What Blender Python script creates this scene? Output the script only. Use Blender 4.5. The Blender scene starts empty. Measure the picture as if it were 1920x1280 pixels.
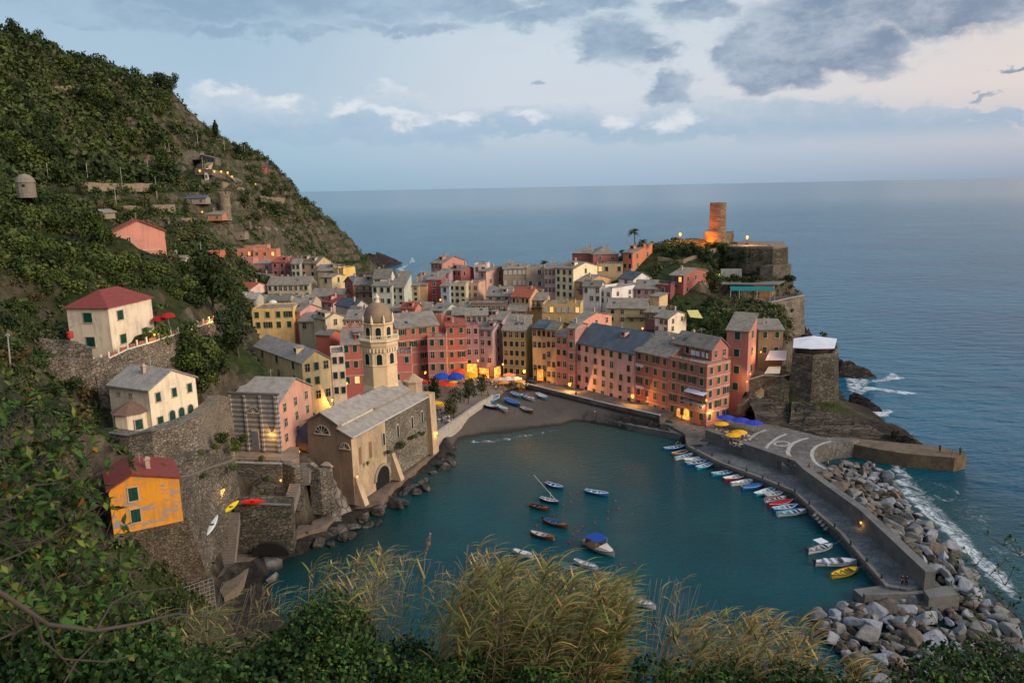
import bpy, math, random
import numpy as np
from mathutils import Vector, Matrix
random.seed(7); RNG = np.random.RandomState(7)
C = bpy.context.scene.collection
sc = bpy.context.scene
# ---------------------------------------------------------------- camera
W0, H0, F = 1920.0, 1280.0, 1450.0
CAMZ = 60.0
PITCH = math.atan(290.0/F); ROLL = -math.radians(1.12)
cam_d = bpy.data.cameras.new('camera'); cam = bpy.data.objects.new('camera', cam_d); C.objects.link(cam)
cam_d.sensor_width = 36.0; cam_d.lens = 36.0*F/W0; cam_d.clip_start = 0.3; cam_d.clip_end = 60000
M = Matrix.Rotation(math.pi/2-PITCH, 3, 'X') @ Matrix.Rotation(ROLL, 3, 'Z')
cam.location = (0, 0, CAMZ); cam.rotation_euler = M.to_euler()
cam_d.dof.use_dof = True; cam_d.dof.focus_distance = 190; cam_d.dof.aperture_fstop = 4.0
sc.camera = cam
CR = M @ Vector((1,0,0)); CU = M @ Vector((0,1,0)); CF = M @ Vector((0,0,-1)); CP = Vector((0,0,CAMZ))
def ray(px, py):
    return CF + CR*((px-W0/2)/F) + CU*((H0/2-py)/F)
def P(px, py, z=0.0):            # the place on the level z seen along a sight line
    d = ray(px, py); t = (z-CAMZ)/d.z; return CP + d*t
def PD(px, py, D):               # the place at ground distance D (world Y)
    d = ray(px, py); return CP + d*(D/d.y)
def proj(p):
    v = Vector(p)-CP; w = v.dot(CF); return (W0/2+F*v.dot(CR)/w, H0/2-F*v.dot(CU)/w)
# ---------------------------------------------------------------- sky
def lin(c):
    return tuple(((x/255.0)/12.92 if x/255.0 <= 0.04045 else ((x/255.0+0.055)/1.055)**2.4) for x in c[:3])
class N:
    """small helper for node trees"""
    def __init__(s, nt): s.nt = nt
    def new(s, t, **k):
        n = s.nt.nodes.new(t)
        for a, b in k.items(): setattr(n, a, b)
        return n
    def put(s, sock, v):
        if v is None: return
        if hasattr(v, 'links'): s.nt.links.new(v, sock)
        else: sock.default_value = v
    def math(s, op, a, b=None, c=None, clamp=False):
        n = s.new('ShaderNodeMath', operation=op); n.use_clamp = clamp
        s.put(n.inputs[0], a); s.put(n.inputs[1], b)
        if c is not None: s.put(n.inputs[2], c)
        return n.outputs[0]
    def vmath(s, op, a, b=None):
        n = s.new('ShaderNodeVectorMath', operation=op); s.put(n.inputs[0], a); s.put(n.inputs[1], b)
        return n.outputs[0]
    def mix(s, f, a, b, mode='MIX'):
        n = s.new('ShaderNodeMix', data_type='RGBA', blend_type=mode)
        s.put(n.inputs[0], f); s.put(n.inputs[6], a if hasattr(a,'links') else tuple(a)+(1,)*(4-len(a))); s.put(n.inputs[7], b if hasattr(b,'links') else tuple(b)+(1,)*(4-len(b)))
        return n.outputs[2]
    def noise(s, vec, scale, detail=4, rough=0.55, dist=0.0):
        n = s.new('ShaderNodeTexNoise'); s.put(n.inputs['Vector'], vec); n.inputs['Scale'].default_value = scale
        n.inputs['Detail'].default_value = detail; n.inputs['Roughness'].default_value = rough; n.inputs['Distortion'].default_value = dist
        return n.outputs[0]
    def ramp(s, f, stops, interp='LINEAR'):
        n = s.new('ShaderNodeValToRGB'); s.put(n.inputs[0], f); cr = n.color_ramp; cr.interpolation = interp
        while len(cr.elements) < len(stops): cr.elements.new(0.5)
        for e, (p, c) in zip(cr.elements, stops):
            e.position = p; e.color = (c if len(c) == 4 else tuple(c)+(1,)) if hasattr(c, '__len__') else (c, c, c, 1)
        return n.outputs[0]
    def maprange(s, v, a, b, c=0.0, d=1.0, smooth=True):
        n = s.new('ShaderNodeMapRange'); n.interpolation_type = 'SMOOTHSTEP' if smooth else 'LINEAR'
        s.put(n.inputs[0], v)
        for i, x in zip((1,2,3,4), (a,b,c,d)): n.inputs[i].default_value = x
        return n.outputs[0]
    def mapping(s, vec, scale=(1,1,1), rot=(0,0,0)):
        n = s.new('ShaderNodeMapping'); s.put(n.inputs[0], vec); n.inputs['Scale'].default_value = scale; n.inputs['Rotation'].default_value = rot
        return n.outputs[0]
SUN_DIR = Vector((0.80, -0.42, 0.46)).normalized()
def make_world():
    w = bpy.data.worlds.new('World'); sc.world = w; w.use_nodes = True; nt = w.node_tree; nt.nodes.clear(); n = N(nt)
    tc = n.new('ShaderNodeTexCoord').outputs['Generated']
    sep = n.new('ShaderNodeSeparateXYZ'); nt.links.new(tc, sep.inputs[0]); X, Y, Z = sep.outputs
    az = n.math('ARCTAN2', X, Y); el = n.math('ARCSINE', Z)
    e = n.math('DIVIDE', el, 0.5, clamp=True)
    L = lambda *c: lin(c)
    left = n.ramp(e, [(0.0, L(142,176,196)), (0.07, L(158,188,207)), (0.2, L(172,196,214)), (0.35, L(166,192,212)), (0.6, L(128,160,184)), (1, L(98,128,158))])
    mid = n.ramp(e, [(0.0, L(158,180,200)), (0.07, L(174,193,210)), (0.2, L(204,212,222)), (0.35, L(202,214,224)), (0.6, L(172,198,214)), (1, L(110,138,166))])
    right = n.ramp(e, [(0.0, L(150,162,182)), (0.07, L(190,189,199)), (0.2, L(228,212,204)), (0.35, L(222,213,206)), (0.6, L(196,202,204)), (1, L(128,146,168))])
    f1 = n.maprange(az, -0.35, 0.05); f2 = n.maprange(az, 0.1, 0.75)
    base = n.mix(f2, n.mix(f1, left, mid), right)
    # the afterglow lies further round to the right, out of the picture
    glow = n.math('MULTIPLY', n.maprange(az, 0.75, 1.7), n.maprange(el, 0.75, 0.0))
    base = n.mix(glow, base, (1.25, 0.88, 0.62))
    # pale grey unseen sky behind the viewer (east), brightened to light the facades
    back = n.maprange(Y, 0.15, -0.9)
    base = n.mix(n.math('MULTIPLY', back, n.maprange(X, 0.8, -0.4)), base, L(176,182,190))
    wn = n.new('ShaderNodeTexNoise'); n.put(wn.inputs['Vector'], n.mapping(tc, (1,1,1.8))); wn.inputs['Scale'].default_value = 9; wn.inputs['Detail'].default_value = 7; wn.inputs['Roughness'].default_value = 0.62
    ws = n.new('ShaderNodeSeparateColor'); n.put(ws.inputs[0], wn.outputs['Color'])
    az0, el0 = az, el
    az = n.math('ADD', az, n.math('MULTIPLY', n.math('SUBTRACT', ws.outputs[0], 0.5), 0.16)); el = n.math('ADD', el, n.math('MULTIPLY', n.math('SUBTRACT', ws.outputs[1], 0.5), 0.085))
    wv = n.mapping(tc, scale=(1, 1, 2.0))
    n1 = n.noise(wv, 10, 8, 0.62, 0.1); n2 = n.noise(wv, 30, 6, 0.68); n3 = n.noise(n.mapping(tc, (1,1,3.4)), 4.0, 5, 0.6)
    nn = n.math('ADD', n.math('MULTIPLY', n.math('SUBTRACT', n1, 0.5), 2.6), n.math('MULTIPLY', n.math('SUBTRACT', n2, 0.5), 1.5))
    def blobs(lst, k):
        acc = None
        for (px, py, rx, ry) in lst:
            d = ray(px, py).normalized(); a0 = math.atan2(d.x, d.y); e0 = math.asin(d.z)
            rx /= F; ry /= F
            u = n.math('DIVIDE', n.math('SUBTRACT', az, a0), rx); v = n.math('DIVIDE', n.math('SUBTRACT', el, e0), ry)
            r = n.math('SQRT', n.math('ADD', n.math('MULTIPLY', u, u), n.math('MULTIPLY', v, v)))
            q = n.math('SUBTRACT', 1.0, r)
            acc = q if acc is None else n.math('MAXIMUM', acc, q)
        return n.math('ADD', acc, n.math('MULTIPLY', nn, k))
    # low bank of pale cumulus above the sea
    bank = blobs([(420,215,90,45),(525,225,70,50),(430,250,130,30),(560,255,120,26),(700,235,120,40),(770,190,90,36),(860,240,130,40),(990,240,110,36),(1130,235,120,38),(1250,225,90,50),(1350,215,130,48),(1480,228,150,50),(1600,240,120,40),(1700,235,120,36),(1760,215,70,26),(1850,250,120,30),(1900,215,90,10)], 0.6)
    bm = n.maprange(bank, 0.02, 0.4)
    bot = n.maprange(el0, 0.035, 0.062)
    bm = n.math('MULTIPLY', bm, bot)
    shade = n.maprange(n.math('ADD', el, n.math('MULTIPLY', nn, 0.022)), 0.055, 0.135)
    bcl = n.mix(n.maprange(az, -0.2, 0.55), n.mix(shade, L(160,186,208), L(214,221,228)), n.mix(shade, L(158,180,202), L(206,210,216)))
    hi = blobs([(435,184,24,14),(518,192,40,22),(788,150,36,18),(655,218,60,14),(760,222,90,14),(880,225,50,14),(1010,228,60,14),(1180,215,40,22),(1265,222,40,18)], 0.5)
    bcl = n.mix(n.math('MULTIPLY', n.maprange(hi, -0.1, 0.8), 0.8), bcl, L(230,231,234))
    col = n.mix(n.math('MULTIPLY', bm, 0.85), base, bcl)
    # darker clouds overhead
    dark = blobs([(1170,75,110,52),(1120,90,60,30),(1240,100,60,30),(1250,165,50,26),(1500,45,150,60),(1400,70,60,60),(1560,100,150,45),(1480,130,90,40),(1420,145,60,36),(1650,80,70,34),(1780,30,140,44),(1640,10,200,30),(1850,-5,160,26),(1780,50,60,20),(1025,148,26,10),(1840,172,26,6),(1900,118,26,8),
                  (500,15,240,34),(300,-10,200,30),(680,25,140,26),(900,20,120,30),(1000,35,120,24),(120,-5,150,20),(250,40,160,16),(380,20,120,24),(760,60,150,14),(820,10,90,30),(1080,-5,160,30),(1300,10,70,22),(1720,15,160,34),(1900,10,90,34),(1560,30,120,50),(420,60,100,16),(560,75,90,12),(160,50,70,10)], 0.5)
    el = el0; az = az0; dm = n.maprange(dark, -0.06, 0.55)
    dsh = n.maprange(n.math('ADD', nn, n.math('MULTIPLY', n.math('SUBTRACT', n3, 0.5), 2.0)), -0.5, 0.8)
    dcl = n.mix(n.maprange(az, -0.1, 0.5), n.mix(dsh, L(126,154,182), L(166,190,210)), n.mix(dsh, L(104,128,158), L(180,190,204)))
    dk = n.maprange(az, -0.5, 0.25)
    col = n.mix(n.math('MULTIPLY', dm, n.math('ADD', n.math('MULTIPLY', dk, 0.35), 0.5)), col, dcl)
    # thin streaks
    col = n.mix(n.math('MULTIPLY', n.maprange(n3, 0.45, 0.75), n.math('MULTIPLY', n.maprange(el, 0.1, 0.25), 0.35)), col, L(150,176,200))
    # unseen sky above the picture, tone shaped to light roofs and deepen shade
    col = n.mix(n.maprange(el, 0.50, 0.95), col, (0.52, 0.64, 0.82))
    below = n.maprange(el, -0.02, -0.2)
    col = n.mix(below, col, (0.03, 0.07, 0.09))
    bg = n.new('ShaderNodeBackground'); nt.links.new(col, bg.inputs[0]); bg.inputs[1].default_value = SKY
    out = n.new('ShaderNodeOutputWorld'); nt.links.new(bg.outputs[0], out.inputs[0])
SKY = 1.0
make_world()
sl = bpy.data.lights.new('sun', 'SUN'); sun = bpy.data.objects.new('sun', sl); C.objects.link(sun)
sl.energy = 3.0; sl.angle = math.radians(28); sl.color = (1.0, 0.83, 0.66)
sun.rotation_euler = SUN_DIR.to_track_quat('Z', 'Y').to_euler()
sc.view_settings.view_transform = 'Standard'; sc.view_settings.look = 'None'; sc.view_settings.exposure = 0.06; sc.view_settings.gamma = 1.0
# ---------------------------------------------------------------- object helpers
def tag(o, label=None, cat=None, group=None, kind=None):
    if label: o['label'] = label
    if cat: o['category'] = cat
    if group: o['group'] = group
    if kind: o['kind'] = kind
    return o
def empty(name, loc, label=None, cat=None, group=None, rz=0.0):
    o = bpy.data.objects.new(name, None); C.objects.link(o); o.location = loc; o.rotation_euler = (0,0,rz); o.empty_display_size = 0.5
    return tag(o, label, cat, group)
def base_of(o):
    v = Vector((0,0,0))
    while o is not None: v = v + Vector(o.location); o = o.parent
    return v
class MB:
    """collects faces in world coordinates; build() links them as ONE mesh object"""
    def __init__(s): s.v = []; s.f = []; s.m = []; s.mi = 0
    def face(s, *pts):
        i = len(s.v); s.v += [tuple(p) for p in pts]; s.f.append(tuple(range(i, i+len(pts)))); s.m.append(s.mi); return s
    def hexa(s, b, t):       # bottom loop and top loop (same count)
        i = len(s.v); k = len(b); s.v += [tuple(p) for p in b] + [tuple(p) for p in t]
        s.f.append(tuple(range(i+k-1, i-1, -1))); s.f.append(tuple(range(i+k, i+2*k)))
        for j in range(k): s.f.append((i+j, i+(j+1) % k, i+k+(j+1) % k, i+k+j))
        s.m += [s.mi]*(k+2); return s
    def box(s, c, size, rz=0.0, ux=None):
        cx, cy, cz = c; a, b, h = size[0]/2, size[1]/2, size[2]/2; co, si = math.cos(rz), math.sin(rz)
        q = [(cx+x*co-y*si, cy+x*si+y*co) for x, y in ((-a,-b),(a,-b),(a,b),(-a,b))]
        return s.hexa([(x,y,cz-h) for x,y in q], [(x,y,cz+h) for x,y in q])
    def tube(s, p0, p1, r0, r1=None, n=6):
        r1 = r0 if r1 is None else r1; p0 = Vector(p0); p1 = Vector(p1); d = (p1-p0)
        if d.length < 1e-6: return s
        d.normalize(); a = d.orthogonal().normalized(); b = d.cross(a)
        c = [(math.cos(2*math.pi*k/n), math.sin(2*math.pi*k/n)) for k in range(n)]
        return s.hexa([p0+(a*x+b*y)*r0 for x, y in c], [p1+(a*x+b*y)*r1 for x, y in c])
    def lathe(s, c, prof, n=16, a0=0.0, closed=True, sx=1.0, sy=1.0):
        i = len(s.v); k = len(prof)
        for r, z in prof:
            for j in range(n):
                t = a0+2*math.pi*j/n; s.v.append((c[0]+sx*r*math.cos(t), c[1]+sy*r*math.sin(t), c[2]+z))
        for q in range(k-1):
            for j in range(n):
                s.f.append((i+q*n+j, i+q*n+(j+1) % n, i+(q+1)*n+(j+1) % n, i+(q+1)*n+j)); s.m.append(s.mi)
        if closed:
            s.f.append(tuple(i+j for j in range(n-1,-1,-1))); s.f.append(tuple(i+(k-1)*n+j for j in range(n))); s.m += [s.mi]*2
        return s
    def build(s, name, mats, parent=None, smooth=False, loc=None):
        me = bpy.data.meshes.new(name); off = base_of(parent) if parent is not None else Vector((0,0,0))
        if parent is None and loc is not None: off = Vector(loc)
        ox, oy, oz = off
        me.from_pydata([(x-ox, y-oy, z-oz) for x, y, z in s.v], [], s.f)
        if not isinstance(mats, (list, tuple)): mats = [mats]
        for m in mats: me.materials.append(m)
        if len(mats) > 1: me.polygons.foreach_set('material_index', s.m)
        if smooth: me.polygons.foreach_set('use_smooth', [True]*len(me.polygons))
        me.update(); o = bpy.data.objects.new(name, me); C.objects.link(o)
        if parent is not None: o.parent = parent
        elif loc is not None: o.location = loc
        return o
def np_mesh(name, V, Fq, mats, parent=None, mi=None, smooth=False, loc=None):
    """V (n,3) and Fq (m,k) arrays to a mesh object"""
    me = bpy.data.meshes.new(name); V = np.asarray(V, dtype=np.float32); Fq = np.asarray(Fq, dtype=np.int32); k = Fq.shape[1]
    off = base_of(parent) if parent is not None else (Vector(loc) if loc is not None else Vector((0,0,0)))
    V = V - np.array(off, dtype=np.float32)
    me.vertices.add(len(V)); me.vertices.foreach_set('co', V.ravel()); me.loops.add(Fq.size); me.loops.foreach_set('vertex_index', Fq.ravel())
    me.polygons.add(len(Fq)); me.polygons.foreach_set('loop_start', np.arange(0, Fq.size, k, dtype=np.int32))
    for m in (mats if isinstance(mats, (list, tuple)) else [mats]): me.materials.append(m)
    if mi is not None: me.polygons.foreach_set('material_index', np.asarray(mi, dtype=np.int32))
    if smooth: me.polygons.foreach_set('use_smooth', np.ones(len(Fq), dtype=bool))
    me.update(calc_edges=True); o = bpy.data.objects.new(name, me); C.objects.link(o)
    if parent is not None: o.parent = parent
    elif loc is not None: o.location = loc
    return o
def copy_tree(o, parent=None):
    c = o.copy(); C.objects.link(c)
    if parent is not None: c.parent = parent
    for ch in list(o.children): copy_tree(ch, c)
    return c
# ---------------------------------------------------------------- materials
MATS = {}
def mat(name, col, rough=0.85, var=0.25, scale=0.6, metal=0.0, bump=0.0, bscale=6.0, emit=None, estr=0.0, col2=None, island=0.0, sheen=None, stretch=(1,1,1), spec=0.3, trans=0.0, wet=None):
    if name in MATS: return MATS[name]
    m = bpy.data.materials.new(name); m.use_nodes = True; nt = m.node_tree; nt.nodes.clear(); n = N(nt)
    bs = n.new('ShaderNodeBsdfPrincipled'); out = n.new('ShaderNodeOutputMaterial'); nt.links.new(bs.outputs[0], out.inputs[0])
    geo = n.new('ShaderNodeNewGeometry'); pos = geo.outputs['Position']
    if stretch != (1,1,1): pos = n.mapping(pos, stretch)
    c2 = col2 if col2 is not None else tuple(x*0.55 for x in col)
    a = n.noise(pos, scale, 6, 0.62); b = n.noise(pos, scale*7, 3, 0.6)
    f = n.math('ADD', n.math('MULTIPLY', a, 0.7), n.math('MULTIPLY', b, 0.3))
    f = n.maprange(f, 0.5-0.16, 0.5+0.2)
    c = n.mix(n.math('MULTIPLY', f, var*2 if var < 0.5 else 1.0), col, c2)
    if island:
        hv = n.new('ShaderNodeHueSaturation'); ri = geo.outputs['Random Per Island']
        n.put(hv.inputs['Value'], n.math('ADD', 1.0-island, n.math('MULTIPLY', ri, 2*island)))
        n.put(hv.inputs['Hue'], n.math('ADD', 0.5-island*0.035, n.math('MULTIPLY', ri, island*0.07))); n.put(hv.inputs['Color'], c); c = hv.outputs[0]
    if wet:      # dark wet band just above the sea
        wz = n.new('ShaderNodeSeparateXYZ'); nt.links.new(geo.outputs['Position'], wz.inputs[0]); c = n.mix(n.maprange(n.math('ADD', wz.outputs[2], n.math('MULTIPLY', a, 0.8)), wet+.5, .45), c, (0.028,0.026,0.022))
    nt.links.new(c, bs.inputs['Base Color']); bs.inputs['Roughness'].default_value = rough; bs.inputs['Metallic'].default_value = metal
    bs.inputs['Specular IOR Level'].default_value = spec
    if trans: 
        bs.inputs['Transmission Weight'].default_value = trans
    if bump:
        bp = n.new('ShaderNodeBump'); bp.inputs['Strength'].default_value = bump; bp.inputs['Distance'].default_value = 0.3
        n.put(bp.inputs['Height'], n.noise(pos, bscale, 5, 0.6)); nt.links.new(bp.outputs[0], bs.inputs['Normal'])
    if emit is not None:
        bs.inputs['Emission Color'].default_value = tuple(emit)+(1,); bs.inputs['Emission Strength'].default_value = estr
        if 'arch' in name: n.put(bs.inputs['Emission Strength'], n.math('MULTIPLY', n.maprange(n.noise(pos, 1.1, 4, 0.7), 0.4, 0.62), estr*1.6))
    MATS[name] = m; return m
def stucco(rgb):
    """painted render, given as the sRGB look of the paint"""
    key = 'stucco_%d_%d_%d' % tuple(rgb)
    if key in MATS: return MATS[key]
    col = lin(rgb); lu = 0.3*col[0]+0.55*col[1]+0.15*col[2]; k = 0.30 if tuple(rgb) != (226,150,42) else 0.0; col = tuple(x*(1-k)+lu*k*t for x, t in zip(col, (1.08,1.0,0.9)))
    m = bpy.data.materials.new(key); m.use_nodes = True; nt = m.node_tree; nt.nodes.clear(); n = N(nt)
    bs = n.new('ShaderNodeBsdfPrincipled'); out = n.new('ShaderNodeOutputMaterial'); nt.links.new(bs.outputs[0], out.inputs[0])
    pos = n.new('ShaderNodeNewGeometry').outputs['Position']
    a = n.noise(pos, 0.35, 5, 0.6); st = n.noise(n.mapping(pos, (1.6,1.6,0.16)), 1.0, 4, 0.65); fn = n.noise(pos, 5.0, 4, 0.7)
    f = n.maprange(n.math('ADD', n.math('MULTIPLY', a, 0.5), n.math('MULTIPLY', st, 0.5)), 0.42, 0.68)
    grey = tuple(0.45*x+0.55*y*0.62 for x, y in zip((0.24,0.21,0.19), col))
    c = n.mix(n.math('MULTIPLY', f, 0.7), col, grey)
    c = n.mix(n.math('MULTIPLY', n.maprange(fn, 0.5, 0.7), 0.22), c, tuple(min(1, x*1.35+0.02) for x in col))
    if tuple(rgb) == (226,150,42):      # plaster fallen off in patches
        pm = n.noise(n.mapping(pos, (1,1,1.7)), 0.55, 6, 0.68, 0.3); c = n.mix(n.maprange(pm, 0.545, 0.57), c, (0.33,0.27,0.24))
    nt.links.new(c, bs.inputs['Base Color']); bs.inputs['Roughness'].default_value = 0.92; bs.inputs['Specular IOR Level'].default_value = 0.2
    MATS[key] = m; return m
def stone(name, cols, size=0.5, bump=0.9, moss=0.0, stretch=(1,1,1.5), rough=0.95):
    """rubble masonry or bare rock: cells with mortar, colour by cell, large stains"""
    if name in MATS: return MATS[name]
    m = bpy.data.materials.new(name); m.use_nodes = True; nt = m.node_tree; nt.nodes.clear(); n = N(nt)
    bs = n.new('ShaderNodeBsdfPrincipled'); out = n.new('ShaderNodeOutputMaterial'); nt.links.new(bs.outputs[0], out.inputs[0])
    pos = n.mapping(n.new('ShaderNodeNewGeometry').outputs['Position'], stretch)
    v = n.new('ShaderNodeTexVoronoi'); n.put(v.inputs['Vector'], pos); v.inputs['Scale'].default_value = 1.0/size
    ve = n.new('ShaderNodeTexVoronoi', feature='DISTANCE_TO_EDGE'); n.put(ve.inputs['Vector'], pos); ve.inputs['Scale'].default_value = 1.0/size
    g = n.new('ShaderNodeSeparateColor'); nt.links.new(v.outputs['Color'], g.inputs[0])
    c = n.ramp(g.outputs[0], [(i/(len(cols)-1), cc) for i, cc in enumerate(cols)])
    big = n.noise(pos, 0.18, 6, 0.65); fine = n.noise(pos, 3.0, 5, 0.7)
    c = n.mix(n.math('MULTIPLY', n.maprange(big, 0.42, 0.66), 0.65), c, tuple(x*0.42 for x in cols[0]))
    c = n.mix(n.math('MULTIPLY', n.maprange(fine, 0.45, 0.7), 0.4), c, tuple(min(1, x*1.5) for x in cols[-1]))
    edge = n.maprange(ve.outputs['Distance'], 0.0, 0.09)
    c = n.mix(n.math('MULTIPLY', n.math('SUBTRACT', 1.0, edge), 0.55), c, tuple(x*0.4 for x in cols[0]))
    if moss: c = n.mix(n.math('MULTIPLY', n.maprange(n.noise(pos, 0.35, 5, 0.7), 0.5, 0.62), moss), c, (0.045, 0.06, 0.018))
    nt.links.new(c, bs.inputs['Base Color']); bs.inputs['Roughness'].default_value = rough; bs.inputs['Specular IOR Level'].default_value = 0.2
    bp = n.new('ShaderNodeBump'); bp.inputs['Strength'].default_value = bump; bp.inputs['Distance'].default_value = 0.25
    n.put(bp.inputs['Height'], n.math('ADD', edge, fine)); nt.links.new(bp.outputs[0], bs.inputs['Normal'])
    MATS[name] = m; return m
# ---------------------------------------------------------------- value noise (vectorised)
_perm = RNG.rand(64, 64, 2)
def vnoise(x, y, k=0):
    xi = np.floor(x).astype(int); yi = np.floor(y).astype(int); fx = x-xi; fy = y-yi
    fx = fx*fx*(3-2*fx); fy = fy*fy*(3-2*fy); g = lambda a, b: _perm[a % 64, b % 64, k]
    return (g(xi,yi)*(1-fx)+g(xi+1,yi)*fx)*(1-fy)+(g(xi,yi+1)*(1-fx)+g(xi+1,yi+1)*fx)*fy
def fbm(x, y, s=1.0, o=4):
    r = np.zeros_like(x, dtype=float); a = 1.0; t = 0
    for i in range(o):
        r += a*vnoise(x*s+i*13.7, y*s+i*7.1, i % 2); t += a; a *= 0.5; s *= 2.03
    return r/t
# ================================================================ terrain
def pts_px(lst): return [PD(a, b, d) for a, b, d in lst]
CTRL = pts_px([
 (0,1280,26),(200,1280,30),(0,1120,36),(0,1000,50),(200,1290,46),(380,1230,78),(150,1010,82),(200,1190,84),(330,1150,90),(0,850,78),(100,860,88),(0,700,98),(100,760,104),
 (0,560,122),(0,450,150),(0,380,175),(50,362,178),(100,420,182),(150,400,190),(190,440,180),(310,492,178),(240,500,172),(100,500,150),(200,560,150),(120,640,136),(200,650,130),(290,640,136),
 (180,690,128),(60,700,108),(205,808,114),(285,815,108),(370,790,116),(400,618,150),(340,640,142),(400,660,150),(300,690,134),(430,742,138),(440,640,180),(470,700,160),(450,570,225),(400,520,240),(350,480,240),
 (340,490,215),(300,465,250),(200,420,230),
 (400,480,300),(350,430,320),(420,405,370),(450,330,430),(330,270,450),(200,330,340),(100,320,320),(0,300,300),(300,380,330),(250,420,290),
 (0,52,430),(100,103,450),(200,147,480),(250,156,490),(300,160,503),(330,166,510),(345,190,512),(372,240,515),(400,257,520),(450,283,530),(500,310,545),(540,342,555),(600,394,575),(650,447,590),(685,480,600),
 (200,230,420),(100,180,400),(0,180,370),(280,200,440),(320,235,470),(300,310,420),(400,300,470),(480,380,470),(540,430,480),(600,460,520),(520,465,420),(600,485,450),(480,450,400),(450,430,395),(430,470,360)])
def W(*a): return [Vector(p) for p in a]
CTRL += W((-40,215,5),(-20,222,4),(10,222,4),(-60,240,8),(-35,260,8),(0,260,8),(-70,300,16),(-30,300,12),(5,300,12),(-100,330,21),(-60,330,15),(-20,325,10),(-85,262,18),(-70,225,13),(-60,185,11),(-45,165,10),(-75,225,18),(-90,230,24),
 (20,225,5),(28,205,5),(45,190,5),(50,215,9),(25,245,11),(50,245,17),(25,275,18),(50,275,27),(70,262,22),(30,300,24),(72,245,18),(62,200,8.5),(72,215,13),(85,225,16),(95,265,21.5),(85,290,35),(105,300,30),(60,300,37),(75,300,38.5),(98,285,37),(45,300,34),(60,330,30),(30,325,18),
 (58,178,3.2),(75,180,3),(80,185,5),(95,182,2),(70,192,10),(88,195,7),(98,206,3),(92,212,6),
 (-44,137,9),(-55,134,12),(-32,137,5.5),(-18,160,3),(-25,150,4),(-38,132,5),(-34,130,3.5),(-48,120,6),(-45,108,3),(-40,98,2.5),(-14,172,2.5),(0,196,2.2),(8,190,1.2),(5,186,0.3),(-8,182,0.6),(12,196,1.4),(-10,200,3.6),
 (0,0,57),(0,8,51),(0,14,46),(0,25,35),(0,40,20),(0,60,4),(30,8,50),(30,25,33),(30,50,10),(60,25,30),(80,20,35),(-20,20,42),(-20,40,28),(-25,62,10),(-10,-20,66),(60,-10,58),(-40,20,48),(-60,0,70),
 (-80,40,50),(-140,60,70),(-140,120,70),(-170,180,85),(-300,200,110),(-400,300,150),(-250,330,110),(-450,450,240),(-520,600,200))
for _a,_b,_d in [(0,52,430),(100,103,450),(200,147,480),(250,156,490),(330,170,510),(372,240,515),(450,283,530),(540,342,555),(600,394,575),(650,447,590)]:
    _p = PD(_a,_b,_d); CTRL.append(Vector((_p.x*(1+75/_d), _p.y+75, _p.z-50)))
def px0(*a): return [tuple(P(x, y, 0.0)[:2]) for x, y in a]
COAST = [(140,-60),(120,20),(100,45),(40,62),(-5,66)]+px0((520,1125),(500,1075),(545,1030),(640,1000),(720,950),(760,905),(815,870),(850,845),(862,822),(905,817),(960,812),(984,806),(1058,797),(1090,782),(1195,792),(1290,812),(1400,832),(1510,860),(1560,852),(1650,838),(1735,832),(1700,806),(1660,792),(1640,768),(1602,762),(1575,728),(1560,690),(1530,665))+\
 [(86,222),(92,240),(99,262),(107,285),(107,318),(90,335),(30,333),(-35,328),(-62,345),(-80,400),(-90,480)]+px0((700,520),(715,505),(752,496),(740,484),(705,472))+[(-120,700),(-330,900),(-900,1000),(-900,-60)]
def seg_dist(X, Y, poly):
    d = np.full(X.shape, 1e9); ins = np.zeros(X.shape, bool); n = len(poly)
    for i in range(n):
        x0, y0 = poly[i]; x1, y1 = poly[(i+1) % n]; dx, dy = x1-x0, y1-y0
        t = np.clip(((X-x0)*dx+(Y-y0)*dy)/(dx*dx+dy*dy), 0, 1); d = np.minimum(d, np.hypot(X-x0-t*dx, Y-y0-t*dy))
        c = ((y0 > Y) != (y1 > Y)) & (X < (x1-x0)*(Y-y0)/((y1-y0) if y1 != y0 else 1e-9)+x0); ins ^= c
    return np.where(ins, d, -d)
def tps(ctrl, X, Y):
    A = np.array([tuple(p) for p in ctrl]); n = len(A); s = 100.0
    xs, ys = A[:,0]/s, A[:,1]/s
    r2 = (xs[:,None]-xs)**2+(ys[:,None]-ys)**2; K = 0.5*r2*np.log(r2+1e-9)
    K += np.eye(n)*2e-4
    Pm = np.c_[np.ones(n), xs, ys]; L = np.zeros((n+3, n+3)); L[:n,:n] = K; L[:n,n:] = Pm; L[n:,:n] = Pm.T
    w = np.linalg.solve(L, np.r_[A[:,2], 0,0,0]); out = np.zeros(X.shape)
    xq, yq = X/s, Y/s
    for i in range(n):
        r2 = (xq-xs[i])**2+(yq-ys[i])**2; out += w[i]*0.5*r2*np.log(r2+1e-9)
    return out+w[n]+w[n+1]*xq+w[n+2]*yq
GX0, GX1, GY0, GY1, GS = -460.0, 150.0, -30.0, 760.0, 2.0
gx = np.arange(GX0, GX1+.1, GS); gy = np.arange(GY0, GY1+.1, GS); GXX, GYY = np.meshgrid(gx, gy)
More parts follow.
